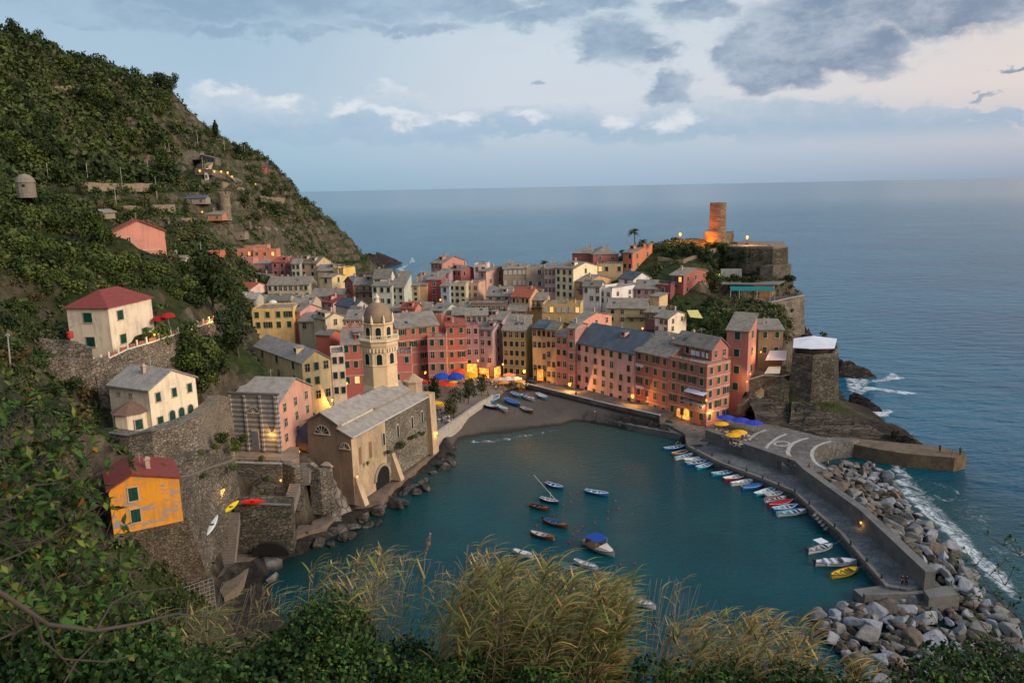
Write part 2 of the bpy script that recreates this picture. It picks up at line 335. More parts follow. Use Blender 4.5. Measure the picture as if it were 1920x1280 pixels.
def height(X, Y):
    h = tps(CTRL, X, Y)
    mount = np.clip((Y-260)/60, 0, 1)*np.clip((-X-70)/40, 0, 1)
    hill = np.clip((-X-45)/20, 0, 1)*np.clip((Y-60)/30, 0, 1)*(1-mount)
    nb = fbm(X, Y, 1/38.0, 5)-0.5; nf = fbm(X, Y, 1/9.0, 4)-0.5
    h = h+mount*(nb*30+nf*7)+hill*(nb*4+nf*2.2)
    # dry stone terraces
    st = 5.0; q = h/st; fr = q-np.floor(q); hs = st*(np.floor(q)+np.clip((fr-0.72)/0.28, 0, 1))
    ter = mount*np.clip((150-h)/60, 0, 1)*0.75+hill*0.6
    h = h*(1-ter)+hs*ter
    d = seg_dist(X, Y, COAST)+(fbm(X, Y, 1/7.0, 3)-0.5)*4*np.clip((np.abs(X-95)<40)|(Y>330), 0, 1)
    steep = np.where((X > 60) & (Y > 218), 3.2, np.where((Y > 380), 2.2, np.where((X > 50) & (Y > 170) & (Y <= 218), 0.42, 1.3)))
    cl = np.where(d > 0, d*steep, np.maximum(d*1.2, -6.0))
    cl = cl+np.where((d > 2) & (Y > 200), (fbm(X, Y, 1/4.0, 3)-0.5)*3.5, 0)
    return np.where(d > 0, np.minimum(np.maximum(h, 0.25), cl), cl-0.3)
GH = height(GXX, GYY)
# ledges that carry buildings are cut level
def level(px_poly, z, soft=1.5, cut=False):
    global GH
    d = seg_dist(GXX, GYY, px_poly); t = np.clip((d+soft)/soft, 0, 1); NH = GH*(1-t)+z*t; GH = np.minimum(GH, NH) if cut else NH
level([tuple(p) for p in (PD(1322,560,266)[:2],PD(1447,570,260.5)[:2],PD(1475,560,266)[:2],PD(1500,546,277)[:2],PD(1490,540,276)[:2],PD(1330,540,275)[:2])], 18.0, 2)
level([tuple(PD(*a)[:2]) for a in ((1345,480,288),(1400,480,284.5),(1449,480,281.5),(1476,480,284.5),(1492,490,278),(1400,490,272),(1340,490,277))], 25.5, 2)
level([tuple(P(*a)[:2]) for a in ((830,835,1.9),(800,860,1.9),(776,882,1.9),(742,910,1.9),(716,942,1.9),(655,950,1.9),(610,990,1.9),(560,1008,1.9),(560,980,1.9),(600,960,1.9),(640,930,1.9),(690,915,1.9),(760,862,1.9),(812,825,1.9))], 0.7, 1.2)
level([tuple(PD(*a)[:2]) for a in ((178,1005,91),(205,1015,89.5),(350,990,96),(345,960,104),(190,960,104))], PD(203,1003,94).z-0.7, 2, True)
level([(-26,200),(-26,226),(-5,238),(22,232),(40,214),(66,190),(52,168),(36,180),(12,198),(4,204),(-2,196),(-14,186)], 2.8, 3)
level([tuple(P(*a)[:2]) for a in ((1225,785,2),(1284,816,2),(1330,835,2),(1380,805,2),(1425,772,2),(1390,755,2))], 1.2, 1.5)
level([tuple(PD(*a)[:2]) for a in ((425,864,130),(535,864,129),(575,850,132),(590,820,141),(430,835,140))], 11.2, 2)
level([tuple(P(*a)[:2]) for a in ((395,1098,1.5),(470,1048,1.5),(560,1006,1.5),(640,960,1.5))]+[tuple(PD(*a)[:2]) for a in ((640,930,131),(600,905,130),(556,940,121),(438,947,119.5),(398,1000,112))], 1.3, 2)
def ground(x, y):
    fx = min(max((x-GX0)/GS, 0), len(gx)-1.001); fy = min(max((y-GY0)/GS, 0), len(gy)-1.001); i, j = int(fx), int(fy); a, b = fx-i, fy-j
    return float((GH[j,i]*(1-a)+GH[j,i+1]*a)*(1-b)+(GH[j+1,i]*(1-a)+GH[j+1,i+1]*a)*b)
def m_terrain():
    m = bpy.data.materials.new('hillside_ground'); m.use_nodes = True; nt = m.node_tree; nt.nodes.clear(); n = N(nt)
    bs = n.new('ShaderNodeBsdfPrincipled'); out = n.new('ShaderNodeOutputMaterial'); nt.links.new(bs.outputs[0], out.inputs[0])
    g = n.new('ShaderNodeNewGeometry'); pos = g.outputs['Position']; sp = n.new('ShaderNodeSeparateXYZ'); nt.links.new(g.outputs['True Normal'], sp.inputs[0])
    pp = n.new('ShaderNodeSeparateXYZ'); nt.links.new(pos, pp.inputs[0])
    n1 = n.noise(pos, 0.05, 7, 0.65); n2 = n.noise(pos, 0.45, 6, 0.7); st = n.noise(n.mapping(pos, (1,1,0.25), (0.5,0.35,0)), 0.5, 6, 0.75, 0.5)
    green = n.mix(n.maprange(n2, 0.38, 0.62), (0.016,0.030,0.009), (0.042,0.058,0.018)); earth = n.mix(n2, (0.060,0.052,0.030), (0.10,0.082,0.052))
    soil = n.mix(n.math('MULTIPLY', n.maprange(n1, 0.45, 0.66), 0.75), green, earth)
    rock = n.ramp(st, [(0.32,(0.028,0.025,0.018)),(0.5,(0.10,0.083,0.06)),(0.7,(0.20,0.165,0.125))])
    dark = n.ramp(st, [(0.35,(0.012,0.011,0.011)),(0.6,(0.05,0.043,0.036))])
    rock = n.mix(n.maprange(n.math('ADD', pp.outputs[2], n.math('MULTIPLY', n2, 3.0)), 3.0, 6.5), dark, rock)
    steep = n.maprange(n.math('ADD', sp.outputs[2], n.math('MULTIPLY', n.math('SUBTRACT', n2, 0.5), 0.6)), 0.58, 0.34)
    low = n.maprange(pp.outputs[2], 5.0, 2.5); k = n.math('MAXIMUM', n.math('MAXIMUM', steep, low), n.maprange(_len(n, nt, pos, (-42,124,5)), 27, 20))
    c = n.mix(k, soil, rock)
    # paved alleys of the village and sand of the small beach
    sand = n.math('MULTIPLY', n.maprange(n.vmath('DISTANCE', pos, (4,188,1)), 24, 18) if False else n.maprange(_len(n, nt, pos, (2,190,1)), 26, 21), n.maprange(pp.outputs[2], 5.5, 4.0))
    sc_ = n.mix(n2, (0.075,0.062,0.052), (0.12,0.1,0.085)); wet = n.maprange(pp.outputs[2], 0.9, 0.3); sc_ = n.mix(wet, sc_, (0.035,0.03,0.026))
    c = n.mix(sand, c, sc_)
    nt.links.new(c, bs.inputs['Base Color']); bs.inputs['Roughness'].default_value = 0.95; bs.inputs['Specular IOR Level'].default_value = 0.15
    bp = n.new('ShaderNodeBump'); bp.inputs['Strength'].default_value = 1.0; bp.inputs['Distance'].default_value = 0.9
    n.put(bp.inputs['Height'], n.math('ADD', n.math('MULTIPLY', st, n.math('SUBTRACT', 1.2, sand)), n.math('MULTIPLY', n2, 0.5))); nt.links.new(bp.outputs[0], bs.inputs['Normal'])
    return m
def _len(n, nt, a, b):
    q = n.new('ShaderNodeVectorMath', operation='DISTANCE'); n.put(q.inputs[0], a); q.inputs[1].default_value = b; return q.outputs['Value']
def build_terrain():
    ny, nx = GH.shape; V = np.stack([GXX, GYY, GH], -1).reshape(-1, 3); i = np.arange(ny*nx).reshape(ny, nx)
    Fq = np.stack([i[:-1,:-1], i[:-1,1:], i[1:,1:], i[1:,:-1]], -1).reshape(-1, 4)
    zz = V[:,2][Fq].max(1); Fq = Fq[zz > -5.5]
    o = np_mesh('hillside', V, Fq, m_terrain(), smooth=False); tag(o, 'steep terraced hillside and rocky shore around the harbour', kind='structure')
# ================================================================ sea
def build_sea():
    m = bpy.data.materials.new('sea_water'); m.use_nodes = True; nt = m.node_tree; nt.nodes.clear(); n = N(nt)
    bs = n.new('ShaderNodeBsdfPrincipled'); out = n.new('ShaderNodeOutputMaterial'); nt.links.new(bs.outputs[0], out.inputs[0])
    pos = n.new('ShaderNodeNewGeometry').outputs['Position']; sp = n.new('ShaderNodeSeparateXYZ'); nt.links.new(pos, sp.inputs[0])
    # harbour basin: calm; open water: swell
    hb = n.maprange(_len(n, nt, pos, (15,130,0)), 95, 62)
    # the sheltered side of the mole
    sea = n.math('SUBTRACT', 1.0, hb)
    big = n.noise(pos, 0.012, 4, 0.6); pat = n.noise(n.mapping(pos, (0.3,1,1), (0,0,0.25)), 0.02, 4, 0.6)
    ch = n.mix(n.maprange(n.noise(pos, 0.05, 4, 0.6), 0.35, 0.65), (0.0008,0.042,0.054), (0.0012,0.056,0.066))
    shallow = n.maprange(_len(n, nt, pos, (2,186,0)), 52, 12); ch = n.mix(shallow, ch, (0.045,0.066,0.055))
    sh2 = n.maprange(_len(n, nt, pos, (-38,128,0)), 26, 6); ch = n.mix(n.math('MULTIPLY', sh2, 0.8), ch, (0.012,0.026,0.022))
    cs = n.mix(n.maprange(big, 0.4, 0.62), (0.001,0.078,0.145), (0.002,0.108,0.185))
    c = n.mix(sea, ch, cs)
    nt.links.new(c, bs.inputs['Base Color']); bs.inputs['IOR'].default_value = 1.333; bs.inputs['Specular IOR Level'].default_value = 0.29
    n.put(bs.inputs['Roughness'], n.math('ADD', 0.085, n.math('MULTIPLY', n.maprange(sp.outputs[1], 250, 1500), 0.09)))
    rot = n.mapping(pos, (0.55,1.25,1), (0,0,0.35))
    w1 = n.noise(rot, 0.16, 3, 0.55, 0.3); w2 = n.noise(rot, 0.75, 4, 0.6, 0.2); w3 = n.noise(n.mapping(pos, (0.7,1.2,1), (0,0,-0.4)), 2.2, 3, 0.6)
    hs = n.math('ADD', n.math('MULTIPLY', w1, 3.0), n.math('ADD', n.math('MULTIPLY', w2, 0.9), n.math('MULTIPLY', w3, 0.15)))
    hh = n.math('ADD', n.math('MULTIPLY', w2, 0.22), n.math('MULTIPLY', w3, 0.16))
    hgt = n.math('ADD', n.math('MULTIPLY', hs, sea), n.math('MULTIPLY', hh, hb))
    bp = n.new('ShaderNodeBump'); bp.inputs['Distance'].default_value = 1.0; n.put(bp.inputs['Strength'], n.maprange(sp.outputs[1], 200, 3000, 0.95, 0.13)); n.put(bp.inputs['Height'], hgt)
    nt.links.new(bp.outputs[0], bs.inputs['Normal'])
    # graded sheet out to the horizon
    xs = np.concatenate([[-30000,-9000,-2500,-900], np.arange(-500, 701, 60), [1200,3000,9000,30000]]); ys = np.concatenate([[-200,-60], np.arange(0, 801, 60), [1200,2500,6000,15000,45000]])
    XX, YY = np.meshgrid(xs, ys); V = np.stack([XX, YY, XX*0], -1).reshape(-1, 3); i = np.arange(XX.size).reshape(XX.shape)
    Fq = np.stack([i[:-1,:-1], i[:-1,1:], i[1:,1:], i[1:,:-1]], -1).reshape(-1, 4)
    tag(np_mesh('sea', V, Fq, m), 'teal harbour water and blue open sea', kind='structure')
# ================================================================ quays, walls, rocks
ST_GREY = stone('grey_rubble', [(0.12,0.105,0.085),(0.18,0.155,0.125),(0.25,0.22,0.18)], 0.75, moss=0.25)
ST_DARK = stone('dark_rubble', [(0.055,0.05,0.042),(0.10,0.088,0.07),(0.17,0.15,0.12)], 0.8, moss=0.35)
ST_WARM = stone('warm_rubble', [(0.17,0.14,0.105),(0.24,0.20,0.155),(0.33,0.285,0.23)], 0.6, moss=0.15)
ST_BLOCK = stone('block_masonry', [(0.12,0.105,0.09),(0.18,0.16,0.135),(0.22,0.2,0.17)], 1.1, 0.7, moss=0.15, stretch=(0.6,0.6,1.8))
CONC = mat('grey_concrete', (0.17,0.165,0.155), 0.9, 0.45, 0.35, bump=0.3, bscale=2.0, col2=(0.085,0.085,0.085))
PAVE = stone('quay_paving', [(0.085,0.09,0.095),(0.105,0.11,0.113),(0.13,0.133,0.135)], 1.5, 0.3, stretch=(1,1,1), rough=.75)
PAVE2 = stone('plaza_paving', [(0.12,0.113,0.104),(0.145,0.137,0.125),(0.18,0.17,0.155)], 1.3, 0.3, stretch=(1,1,1), rough=.85)
WHITEST = mat('white_stone_stripe', (0.42,0.41,0.38), 0.8, 0.45, 1.5, col2=(0.25,0.24,0.23))
IRON = mat('dark_iron', (0.03,0.032,0.035), 0.5, 0.2)
WOOD = mat('weathered_wood', (0.16,0.10,0.06), 0.8, 0.4, 3.0)
def prism(name, pts, zt, zb, m, kind=None, label=None, cat=None, parent=None):
    """pts: world xy loop, level top at zt"""
    a = sum(pts[i][0]*pts[(i+1) % len(pts)][1]-pts[(i+1) % len(pts)][0]*pts[i][1] for i in range(len(pts)))
    if a < 0: pts = pts[::-1]
    b = MB(); b.hexa([(p[0], p[1], zb) for p in pts], [(p[0], p[1], zt) for p in pts])
    o = b.build(name, m, parent, loc=(sum(p[0] for p in pts)/len(pts), sum(p[1] for p in pts)/len(pts), zb) if parent is None else None)
    return tag(o, label, cat, kind=kind)
def pxl(z, *a): return [P(x, y, z) for x, y in a]
def rwall(label, top, zb, thick=1.5, m=None, name='retaining_wall', cat='wall', batter=0.06, cap=None, parent=None, rnd=0.0):
    """wall from world top points, face turned to the viewer, standing down to zb (number or list)"""
    n = len(top); zb = zb if hasattr(zb, '__len__') else [zb]*n; b = MB(); nor = []
    for i in range(n):
        p = Vector(top[max(i-1,0)]); q = Vector(top[min(i+1,n-1)]); d = (q-p); d.z = 0; d.normalize(); nn = Vector((d.y, -d.x, 0))
        if nn.dot(Vector(top[i])-CP) > 0: nn = -nn
        nor.append(nn)
    sub = []
    for i in range(n-1):
        k = max(1, int((Vector(top[i+1])-Vector(top[i])).length/2.5)) if rnd else 1
        for j in range(k): sub.append((i, j/k))
    sub.append((n-2, 1.0)); T, Bm, NN = [], [], []
    for i, t in sub:
        p = Vector(top[i]).lerp(Vector(top[i+1]), t); T.append(p+Vector((0,0,random.uniform(-rnd,rnd)))); Bm.append(zb[i]*(1-t)+zb[i+1]*t); NN.append(nor[i].lerp(nor[i+1], t).normalized())
    for i in range(len(T)-1):
        p, q, z0, z1, n0, n1 = T[i], T[i+1], Bm[i], Bm[i+1], NN[i], NN[i+1]; h0, h1 = p.z-z0, q.z-z1
        b.hexa([(p+n0*batter*h0).to_tuple()[:2]+(z0,), (q+n1*batter*h1).to_tuple()[:2]+(z1,), (q-n1*thick).to_tuple()[:2]+(z1,), (p-n0*thick).to_tuple()[:2]+(z0,)], [p, q, q-n1*thick, p-n0*thick])
    c = (Vector(top[0])+Vector(top[-1]))/2
    root = b.build(name, m or ST_GREY, parent, loc=(c.x, c.y, min(zb)) if parent is None else None); tag(root, label, cat)
    if cap:
        cb = MB()
        for i in range(len(T)-1):
            p, q, n0, n1 = T[i], T[i+1], NN[i], NN[i+1]; u = Vector((0,0,0.004))
            cb.hexa([p+n0*.12+u, q+n1*.12+u, q-n1*(0.45)+u, p-n0*(0.45)+u], [p+n0*.12+Vector((0,0,.2)), q+n1*.12+Vector((0,0,.2)), q-n1*.45+Vector((0,0,.2)), p-n0*.45+Vector((0,0,.2))])
        cb.build('coping', cap, root)
    return root
def railing(label, pts, h=1.0, m=None, name='railing', parent=None, post=1.6, rails=2):
    b = MB(); m = m or IRON; zup = Vector((0,0,1))
    for i in range(len(pts)-1):
        p, q = Vector(pts[i]), Vector(pts[i+1]); L = (q-p).length; k = max(1, int(L/post))
        for j in range(k+1): r = p.lerp(q, j/k); b.tube(r, r+zup*h, 0.03, n=4)
        for r in range(rails): b.tube(p+zup*h*(1-r*0.45), q+zup*h*(1-r*0.45), 0.025, n=4)
    return tag(b.build(name, m, parent, loc=pts[0] if parent is None else None), label if parent is None else None, 'railing' if parent is None else None)
def build_quays():
    # paved ground in front of the houses
    lq = pxl(1.5,(978,722),(1001,731),(1083,773),(1195,799),(1284,815)); back = [Vector((p.x+9, p.y+10, 0)) for p in lq[::-1]]
    prism('lower_quay', lq+back, 1.5, -4, CONC, kind='structure')
    iq = pxl(1.5,(984,719),(1012,729),(1084,748),(1196,771),(1248,787))
    for t_, z_ in ((.4,1.95),(.62,2.45),(.84,2.95)): l_ = [lq[i].lerp(iq[i], t_) for i in range(5)]; prism('quay_step', [(p.x,p.y) for p in l_+[Vector((p.x+7, p.y+8, 0)) for p in l_[::-1]]], z_, 0, mat('quay_step_stone', (0.15,0.145,0.135), .9, .45, .5, col2=(0.08,0.08,0.078)), kind='structure')
    ln = pxl(4.2,(984,719),(1060,738),(1150,760),(1237,779)); bk = [Vector((p.x+12, p.y+13, 0)) for p in ln[::-1]]
    prism('quay_road', [(p.x, p.y) for p in ln+bk], 3.25, -3, PAVE2, kind='structure')
    rwall('long low parapet with stone coping between quay road and lower walk', ln, 2.4, 0.4, ST_BLOCK, 'parapet_wall', 'wall', 0.0, cap=WHITEST)
    prism('quay_forecourt', pxl(2.0,(1232,785),(1284,813),(1288,834),(1327,832),(1372,790),(1420,770),(1380,745),(1300,745)), 2.0, -3, PAVE2, kind='structure')
    outer = pxl(1.7,(1284,812),(1287,835),(1348,866),(1398,885),(1487,920),(1538,967),(1574,997),(1662,1099))
    inner = pxl(1.7,(1322,827),(1390,853),(1489,888),(1506,905),(1609,983),(1732,1104))
    inb = [Vector((p.x+3, p.y+1, 0)) for p in inner]
    prism('mole_walkway', outer+pxl(1.7,(1700,1104))+inb[::-1], 1.7, -4, PAVE, kind='structure')
    eb = MB(); e = outer
    for i in range(1, len(e)-1):
        p, q = e[i], e[i+1]; d = (q-p).normalized(); n = Vector((d.y,-d.x,0)); n = n if n.x < 0 or n.dot(p-CP) < 0 else -n
        n = -n if (p+n-Vector((20,140,0))).length > (p-Vector((20,140,0))).length else n
        eb.hexa([p+n*.1-Vector((0,0,.5)), q+n*.1-Vector((0,0,.5)), q-n*.5-Vector((0,0,.5)), p-n*.5-Vector((0,0,.5))], [p+n*.1+Vector((0,0,.12)), q+n*.1+Vector((0,0,.12)), q-n*.5+Vector((0,0,.12)), p-n*.5+Vector((0,0,.12))])
    eb.build('quay_kerb', mat('kerb_stone', (0.2,0.185,0.16), 0.85, 0.4, 1.0), None).__setitem__('kind','structure')
    top = [Vector((p.x, p.y, 4.5)) for p in inner]
    rwall('long tall concrete sea wall running out along the mole', top, 1.6, 1.5, CONC, 'sea_wall', 'wall', 0.0)
    prism('mole_end_platform', pxl(1.3,(1600,1104),(1622,1122),(1738,1119),(1790,1110),(1762,1096),(1660,1096)), 1.3, -3, CONC, kind='structure')
    en = pxl(2.9,(1622,1115),(1740,1112)); rwall('low concrete end wall of the mole platform', en, 1.0, 0.6, CONC, 'parapet_wall', 'wall', 0)
    prism('concrete_block', pxl(3.4,(1732,1106),(1742,1120),(1800,1113),(1776,1097)), 3.4, 0, CONC, label='square concrete block ending the sea wall', cat='block')
    # square above the mole
    pz = 3.6
    plaza = pxl(pz,(1329,806),(1396,834),(1464,863),(1522,884),(1543,884),(1553,876),(1530,862),(1523,852),(1528,840),(1565,831),(1600,828),(1611,824),(1538,818),(1450,796),(1405,790),(1370,783))
    prism('harbour_plaza', plaza, pz, -3, PAVE2, kind='structure')
    def stripe(pts, w, z=pz+.004, lab=None):
        b = MB(); q = [P(x, y, z) for x, y in pts]; dn = []
        for i in range(len(q)):
            d = (q[min(i+1,len(q)-1)]-q[max(i-1,0)]).normalized(); dn.append(Vector((d.y,-d.x,0)))
        for i in range(len(q)-1): b.face(q[i]-dn[i]*w/2, q[i+1]-dn[i+1]*w/2, q[i+1]+dn[i+1]*w/2, q[i]+dn[i]*w/2)
        o = b.build('paving_stripe', WHITEST); o['kind'] = 'structure'; return o
    D6 = lambda *a: [(1200+x/4.74, 760+y/4.74) for x, y in a]
    stripe(D6((930,362),(950,325),(985,285),(1040,245),(1120,215)), .7); stripe(D6((1108,425),(1115,390),(1140,350),(1200,300),(1250,272),(1303,252)), .7)
    stripe(D6((1430,560),(1380,525),(1340,470),(1312,415),(1325,375),(1360,335),(1430,303),(1495,288)), .8)
    stripe(D6((1650,560),(1590,530),(1545,490),(1525,440),(1535,395),(1570,360),(1640,330),(1700,318)), .7)
    stripe(D6(*[(1262+68*math.cos(t*math.pi/8), 338+20*math.sin(t*math.pi/8)) for t in range(17)]), .5)
    # outer pier
    prism('outer_pier', pxl(3.0,(1560,831),(1600,832),(1641,841),(1700,850),(1790,858),(1812,853),(1810,848),(1742,834),(1678,829),(1611,822),(1560,818)), 3.0, -4, mat('pier_stone', (0.17,0.13,0.085), 0.9, 0.5, 0.4, bump=0.4, bscale=1.5, col2=(0.08,0.055,0.035)), label='ochre stone outer pier reaching into the open sea', cat='pier')
    # inner shore walk below the church
    shore = pxl(1.9,(822,838),(800,857),(776,878),(742,905),(716,937),(655,945),(610,985),(560,1003),(505,1020),(478,1045),(448,1095),(420,1120),(402,1090),(420,1050),(470,985),(560,985),(600,965),(640,935),(700,915),(760,860),(815,822))
    prism('shore_path', shore, 1.9, -3, mat('shore_stone', (0.19,0.145,0.11), 0.9, 0.5, 0.5, bump=0.8, bscale=1.0, col2=(0.10,0.08,0.065)), kind='structure')
    # white sea wall of the square beside the beach
    t = pxl(4.6,(818,812),(850,790),(880,769),(905,752),(924,742)); rwall('whitewashed harbour wall with drain holes curving along the beach', t+[PD(926,737,212)], 1.2, 0.7, mat('whitewash', (0.42,0.38,0.33), 0.9, 0.4, 0.8, col2=(0.25,0.22,0.19)), 'harbour_wall', 'wall', 0.03)
    sq = pxl(3.7,(818,816),(850,794),(880,773),(905,756),(926,744),(950,726),(982,716),(990,690),(900,690),(790,700),(770,740),(800,800)); prism('village_square', sq, 3.7, 0, mat('square_paving', (0.2,0.165,0.13), 0.85, 0.4, 0.8, col2=(0.12,0.1,0.085)), kind='structure')
    prism('boat_ramp', pxl(2.2,(926,745),(950,728),(984,720),(1005,733),(985,745),(945,752)), 2.2, 0, PAVE2, kind='structure')
def build_rocks():
    import bmesh
    R = random.Random(11); protos = []
    bm = bmesh.new(); bmesh.ops.create_icosphere(bm, subdivisions=4, radius=1); V = np.array([v.co[:] for v in bm.verts]); Fc = np.array([[v.index for v in f.verts] for f in bm.faces]); bm.free()
    bm = bmesh.new(); bmesh.ops.create_icosphere(bm, subdivisions=2, radius=1); V2 = np.array([v.co[:] for v in bm.verts]); Fc2 = np.array([[v.index for v in f.verts] for f in bm.faces]); bm.free(); protos2 = []
    cols = [('pale blue grey boulder in the breakwater heap', (0.235,0.25,0.275), (0.12,0.13,0.15)), ('brown boulder in the breakwater heap', (0.125,0.10,0.078), (0.06,0.048,0.037)), ('mid grey boulder in the breakwater heap', (0.175,0.172,0.168), (0.09,0.09,0.087)), ('rust stained boulder in the breakwater heap', (0.19,0.125,0.095), (0.11,0.08,0.065))]
    cm = [mat('boulder_%s' % ['pale','brown','grey','rust'][i], c, .9, .5, .8, bump=.7, bscale=2.5, col2=c2, island=.25, wet=.9) for i, (l, c, c2) in enumerate(cols)]
    for k in range(7):
        rr = np.random.RandomState(k+3); n = rr.normal(size=(11,3)); n /= np.linalg.norm(n, axis=1)[:,None]; d = rr.uniform(0.42, 0.78, 11)
        for VV_, out_ in ((V, protos), (V2, protos2)): dot = VV_@n.T; r = np.where(dot > 1e-3, d/np.maximum(dot, 1e-3), 9).min(1); r = np.minimum(r, 1.3); out_.append(VV_*r[:,None]*np.array([1.2,0.9,0.68]))
    meshes = {}
    region = [tuple(P(x, y, 1.5)[:2]) for x, y in [(1536,889),(1575,858),(1640,858),(1672,878),(1685,908),(1715,945),(1742,975),(1775,1012),(1808,1052),(1840,1095),(1900,1140),(1960,1290),(1640,1290),(1560,1190),(1522,1148),(1560,1128),(1620,1126),(1740,1124),(1806,1114),(1776,1099)]]
    sea = [tuple(P(x, y, 0.)[:2]) for x, y in [(1672,860),(1688,905),(1720,948),(1748,978),(1780,1014),(1812,1055),(1845,1098),(1905,1145)]]
    wallp = [tuple(P(x, y, 3.0)[:2]) for x, y in [(1528,884),(1609,952),(1776,1101),(1700,1120),(1610,1122)]]
    xs = [p[0] for p in region]; ys = [p[1] for p in region]; cnt = 0; placed = []
    def pd(x, y, poly): return min(math.hypot(x-(a[0]+(b[0]-a[0])*t), y-(a[1]+(b[1]-a[1])*t)) for a, b in zip(poly, poly[1:]) for t in (0,.25,.5,.75,1))
    tries = 0
    small = []
    while tries < 6000 and cnt < 295:
        tries += 1; x, y = R.uniform(min(xs), max(xs)), R.uniform(min(ys), max(ys))
        if seg_dist(np.array([x]), np.array([y]), region)[0] < 0.3: continue
        s = R.choice([0.8,0.9,1.0,1.2,1.5]) if y > 125 else R.choice([0.85,1.0,1.15,1.4,1.65])
        if any((x-a)**2+(y-b)**2 < (0.62*(s+c))**2 for a, b, c in placed): continue
        dw = pd(x, y, wallp); ds = pd(x, y, sea); z = 2.6*math.exp(-dw/9)+(-0.2) if y > 104 else 1.4*math.exp(-dw/9)-0.1
        ci = R.choices([0,1,2,3], [4,2,4,.7] if (ds < 7 or y < 112) else [1,6,4,1])[0]; placed.append((x, y, s)); k = R.randrange(7)
        if (k, ci) not in meshes:
            o = np_mesh('boulder', protos[k], Fc, cm[ci]); meshes[(k, ci)] = o.data; bpy.data.objects.remove(o)
        o = bpy.data.objects.new('boulder', meshes[(k, ci)]); C.objects.link(o); o.location = (x, y, z+s*0.25); o.scale = (s, s, s); o.rotation_euler = (R.uniform(-.4,.4), R.uniform(-.4,.4), R.uniform(0,6.3))
        zn = ('in front of the mole end' if y < 104 else ('along the surf' if ds < 6 else ('against the sea wall' if dw < 7 else 'in the middle of the breakwater'))); fr = ' near the plaza' if y > 140 else (' far from the plaza' if y > 104 else ''); tag(o, ('big ' if s > 1.25 else 'small ')+cols[ci][0].replace('in the breakwater heap', zn+fr), 'boulder', 'boulders of the breakwater'); cnt += 1
    # rubble filling the gaps below the boulders
    VV, FF = [], []; off = 0
    for i in range(2400):
        x, y = R.uniform(min(xs), max(xs)), R.uniform(min(ys), max(ys))
        if seg_dist(np.array([x]), np.array([y]), region)[0] < 0.2: continue
        dw = pd(x, y, wallp); z = 2.3*math.exp(-dw/9)-0.5; s = R.uniform(.5,1.0); a = R.uniform(0,6.3); co, si = math.cos(a), math.sin(a)
        q = protos2[R.randrange(7)]*s; q = np.stack([q[:,0]*co-q[:,1]*si, q[:,0]*si+q[:,1]*co, q[:,2]], -1)+np.array([x, y, z]); VV.append(q); FF.append(Fc2+off); off += len(q)
    tag(np_mesh('breakwater_rubble', np.concatenate(VV), np.concatenate(FF), cm[1]), 'smaller stones filling the gaps of the breakwater', kind='stuff')
    # shore stones under the church and at the cove
    lab = 'dark wet stone at the foot of the church shore'
    dm = stone('boulder_wet', [(0.035,0.03,0.026),(0.07,0.062,0.055),(0.13,0.12,0.11)], 1.6, 0.6, stretch=(1,1,2))
    spots = [(720,950),(735,935),(755,925),(770,912),(790,900),(805,885),(822,870),(838,862),(848,850),(700,962),(680,975),(662,985),(640,998),(618,1003),(598,1008),(578,1018),(640,1010),(760,940),(780,925),(690,985),(560,1012),(830,880),(710,975),(600,1022),(625,1020),(500,1060),(512,1085),(480,1075),(535,1040),(795,915),(745,950),(850,838),(845,868),(655,1005)]
    me = {}
    for i, (px, py) in enumerate(spots):
        p = P(px+R.uniform(-4,4), py+R.uniform(-3,3), 0.2); k = R.randrange(7); pale = (px, py) in ((512,1085),(500,1060))
        key = (k, pale)
        if key not in me: o = np_mesh('shore_rock', protos[k], Fc, cm[2] if pale else dm); me[key] = o.data; bpy.data.objects.remove(o)
        s = R.uniform(1.0, 1.9)*(1.25 if pale else 1); o = bpy.data.objects.new('shore_rock', me[key]); C.objects.link(o); o.location = p; o.scale = (s*R.uniform(.8,1.3), s, s*R.uniform(.7,1.1)); o.rotation_euler = (R.uniform(-.3,.3), R.uniform(-.3,.3), R.uniform(0,6.3))
        tag(o, 'large pale grey shore rock below the yellow house bastion' if pale else lab, 'rock', 'rocks along the church shore' if not pale else 'pale rocks below the bastion')
    # low black reefs and tilted strata seaward of the fort
    rk = stone('reef_rock', [(0.016,0.014,0.013),(0.035,0.03,0.027),(0.075,0.062,0.05)], 1.8, 1.2, stretch=(1,1,3))
    rks = stone('strata_rock', [(0.05,0.043,0.036),(0.10,0.086,0.07),(0.16,0.14,0.115)], 1.2, 1.2, stretch=(0.25,1,4))
    def reef(label, a, b, w, h, m, name='reef', seg=14, zoff=-0.6, tilt=0.0):
        a, b = Vector(a), Vector(b); d = (b-a); L = d.length; d.normalize(); n = Vector((-d.y, d.x, 0)); V = []; F_ = []; k = 9
        for i in range(seg+1):
            t = i/seg; hw = w*(1-t**2.2)*0.9+w*.1; hh = h*(1-t**1.6)+0.3
            for j in range(k):
                u = j/(k-1)*2-1; z = hh*(1-abs(u)**1.7)*(1+R.uniform(-.22,.22))+R.uniform(-.25,.25)*(1-abs(u))
                V.append(a+d*(L*t)+n*(u*hw*(1+R.uniform(-.12,.12)))+Vector((0,0,z+zoff+tilt*u))+d*R.uniform(-.5,.5))
        for i in range(seg):
            for j in range(k-1): q = i*k+j; F_.append((q, q+1, q+k+1, q+k))
        o = np_mesh(name, [tuple(v) for v in V], F_, m, loc=a); return tag(o, label, 'rock')
    reef('black rock reef behind the fort, nearest the white surf', P(1565,696,0), P(1652,708,0), 8, 4.5, rk, zoff=-.8)
    reef('slanting brown reef right of the fort foot', P(1598,758,0), P(1662,774,0), 3.2, 3.5, rk)
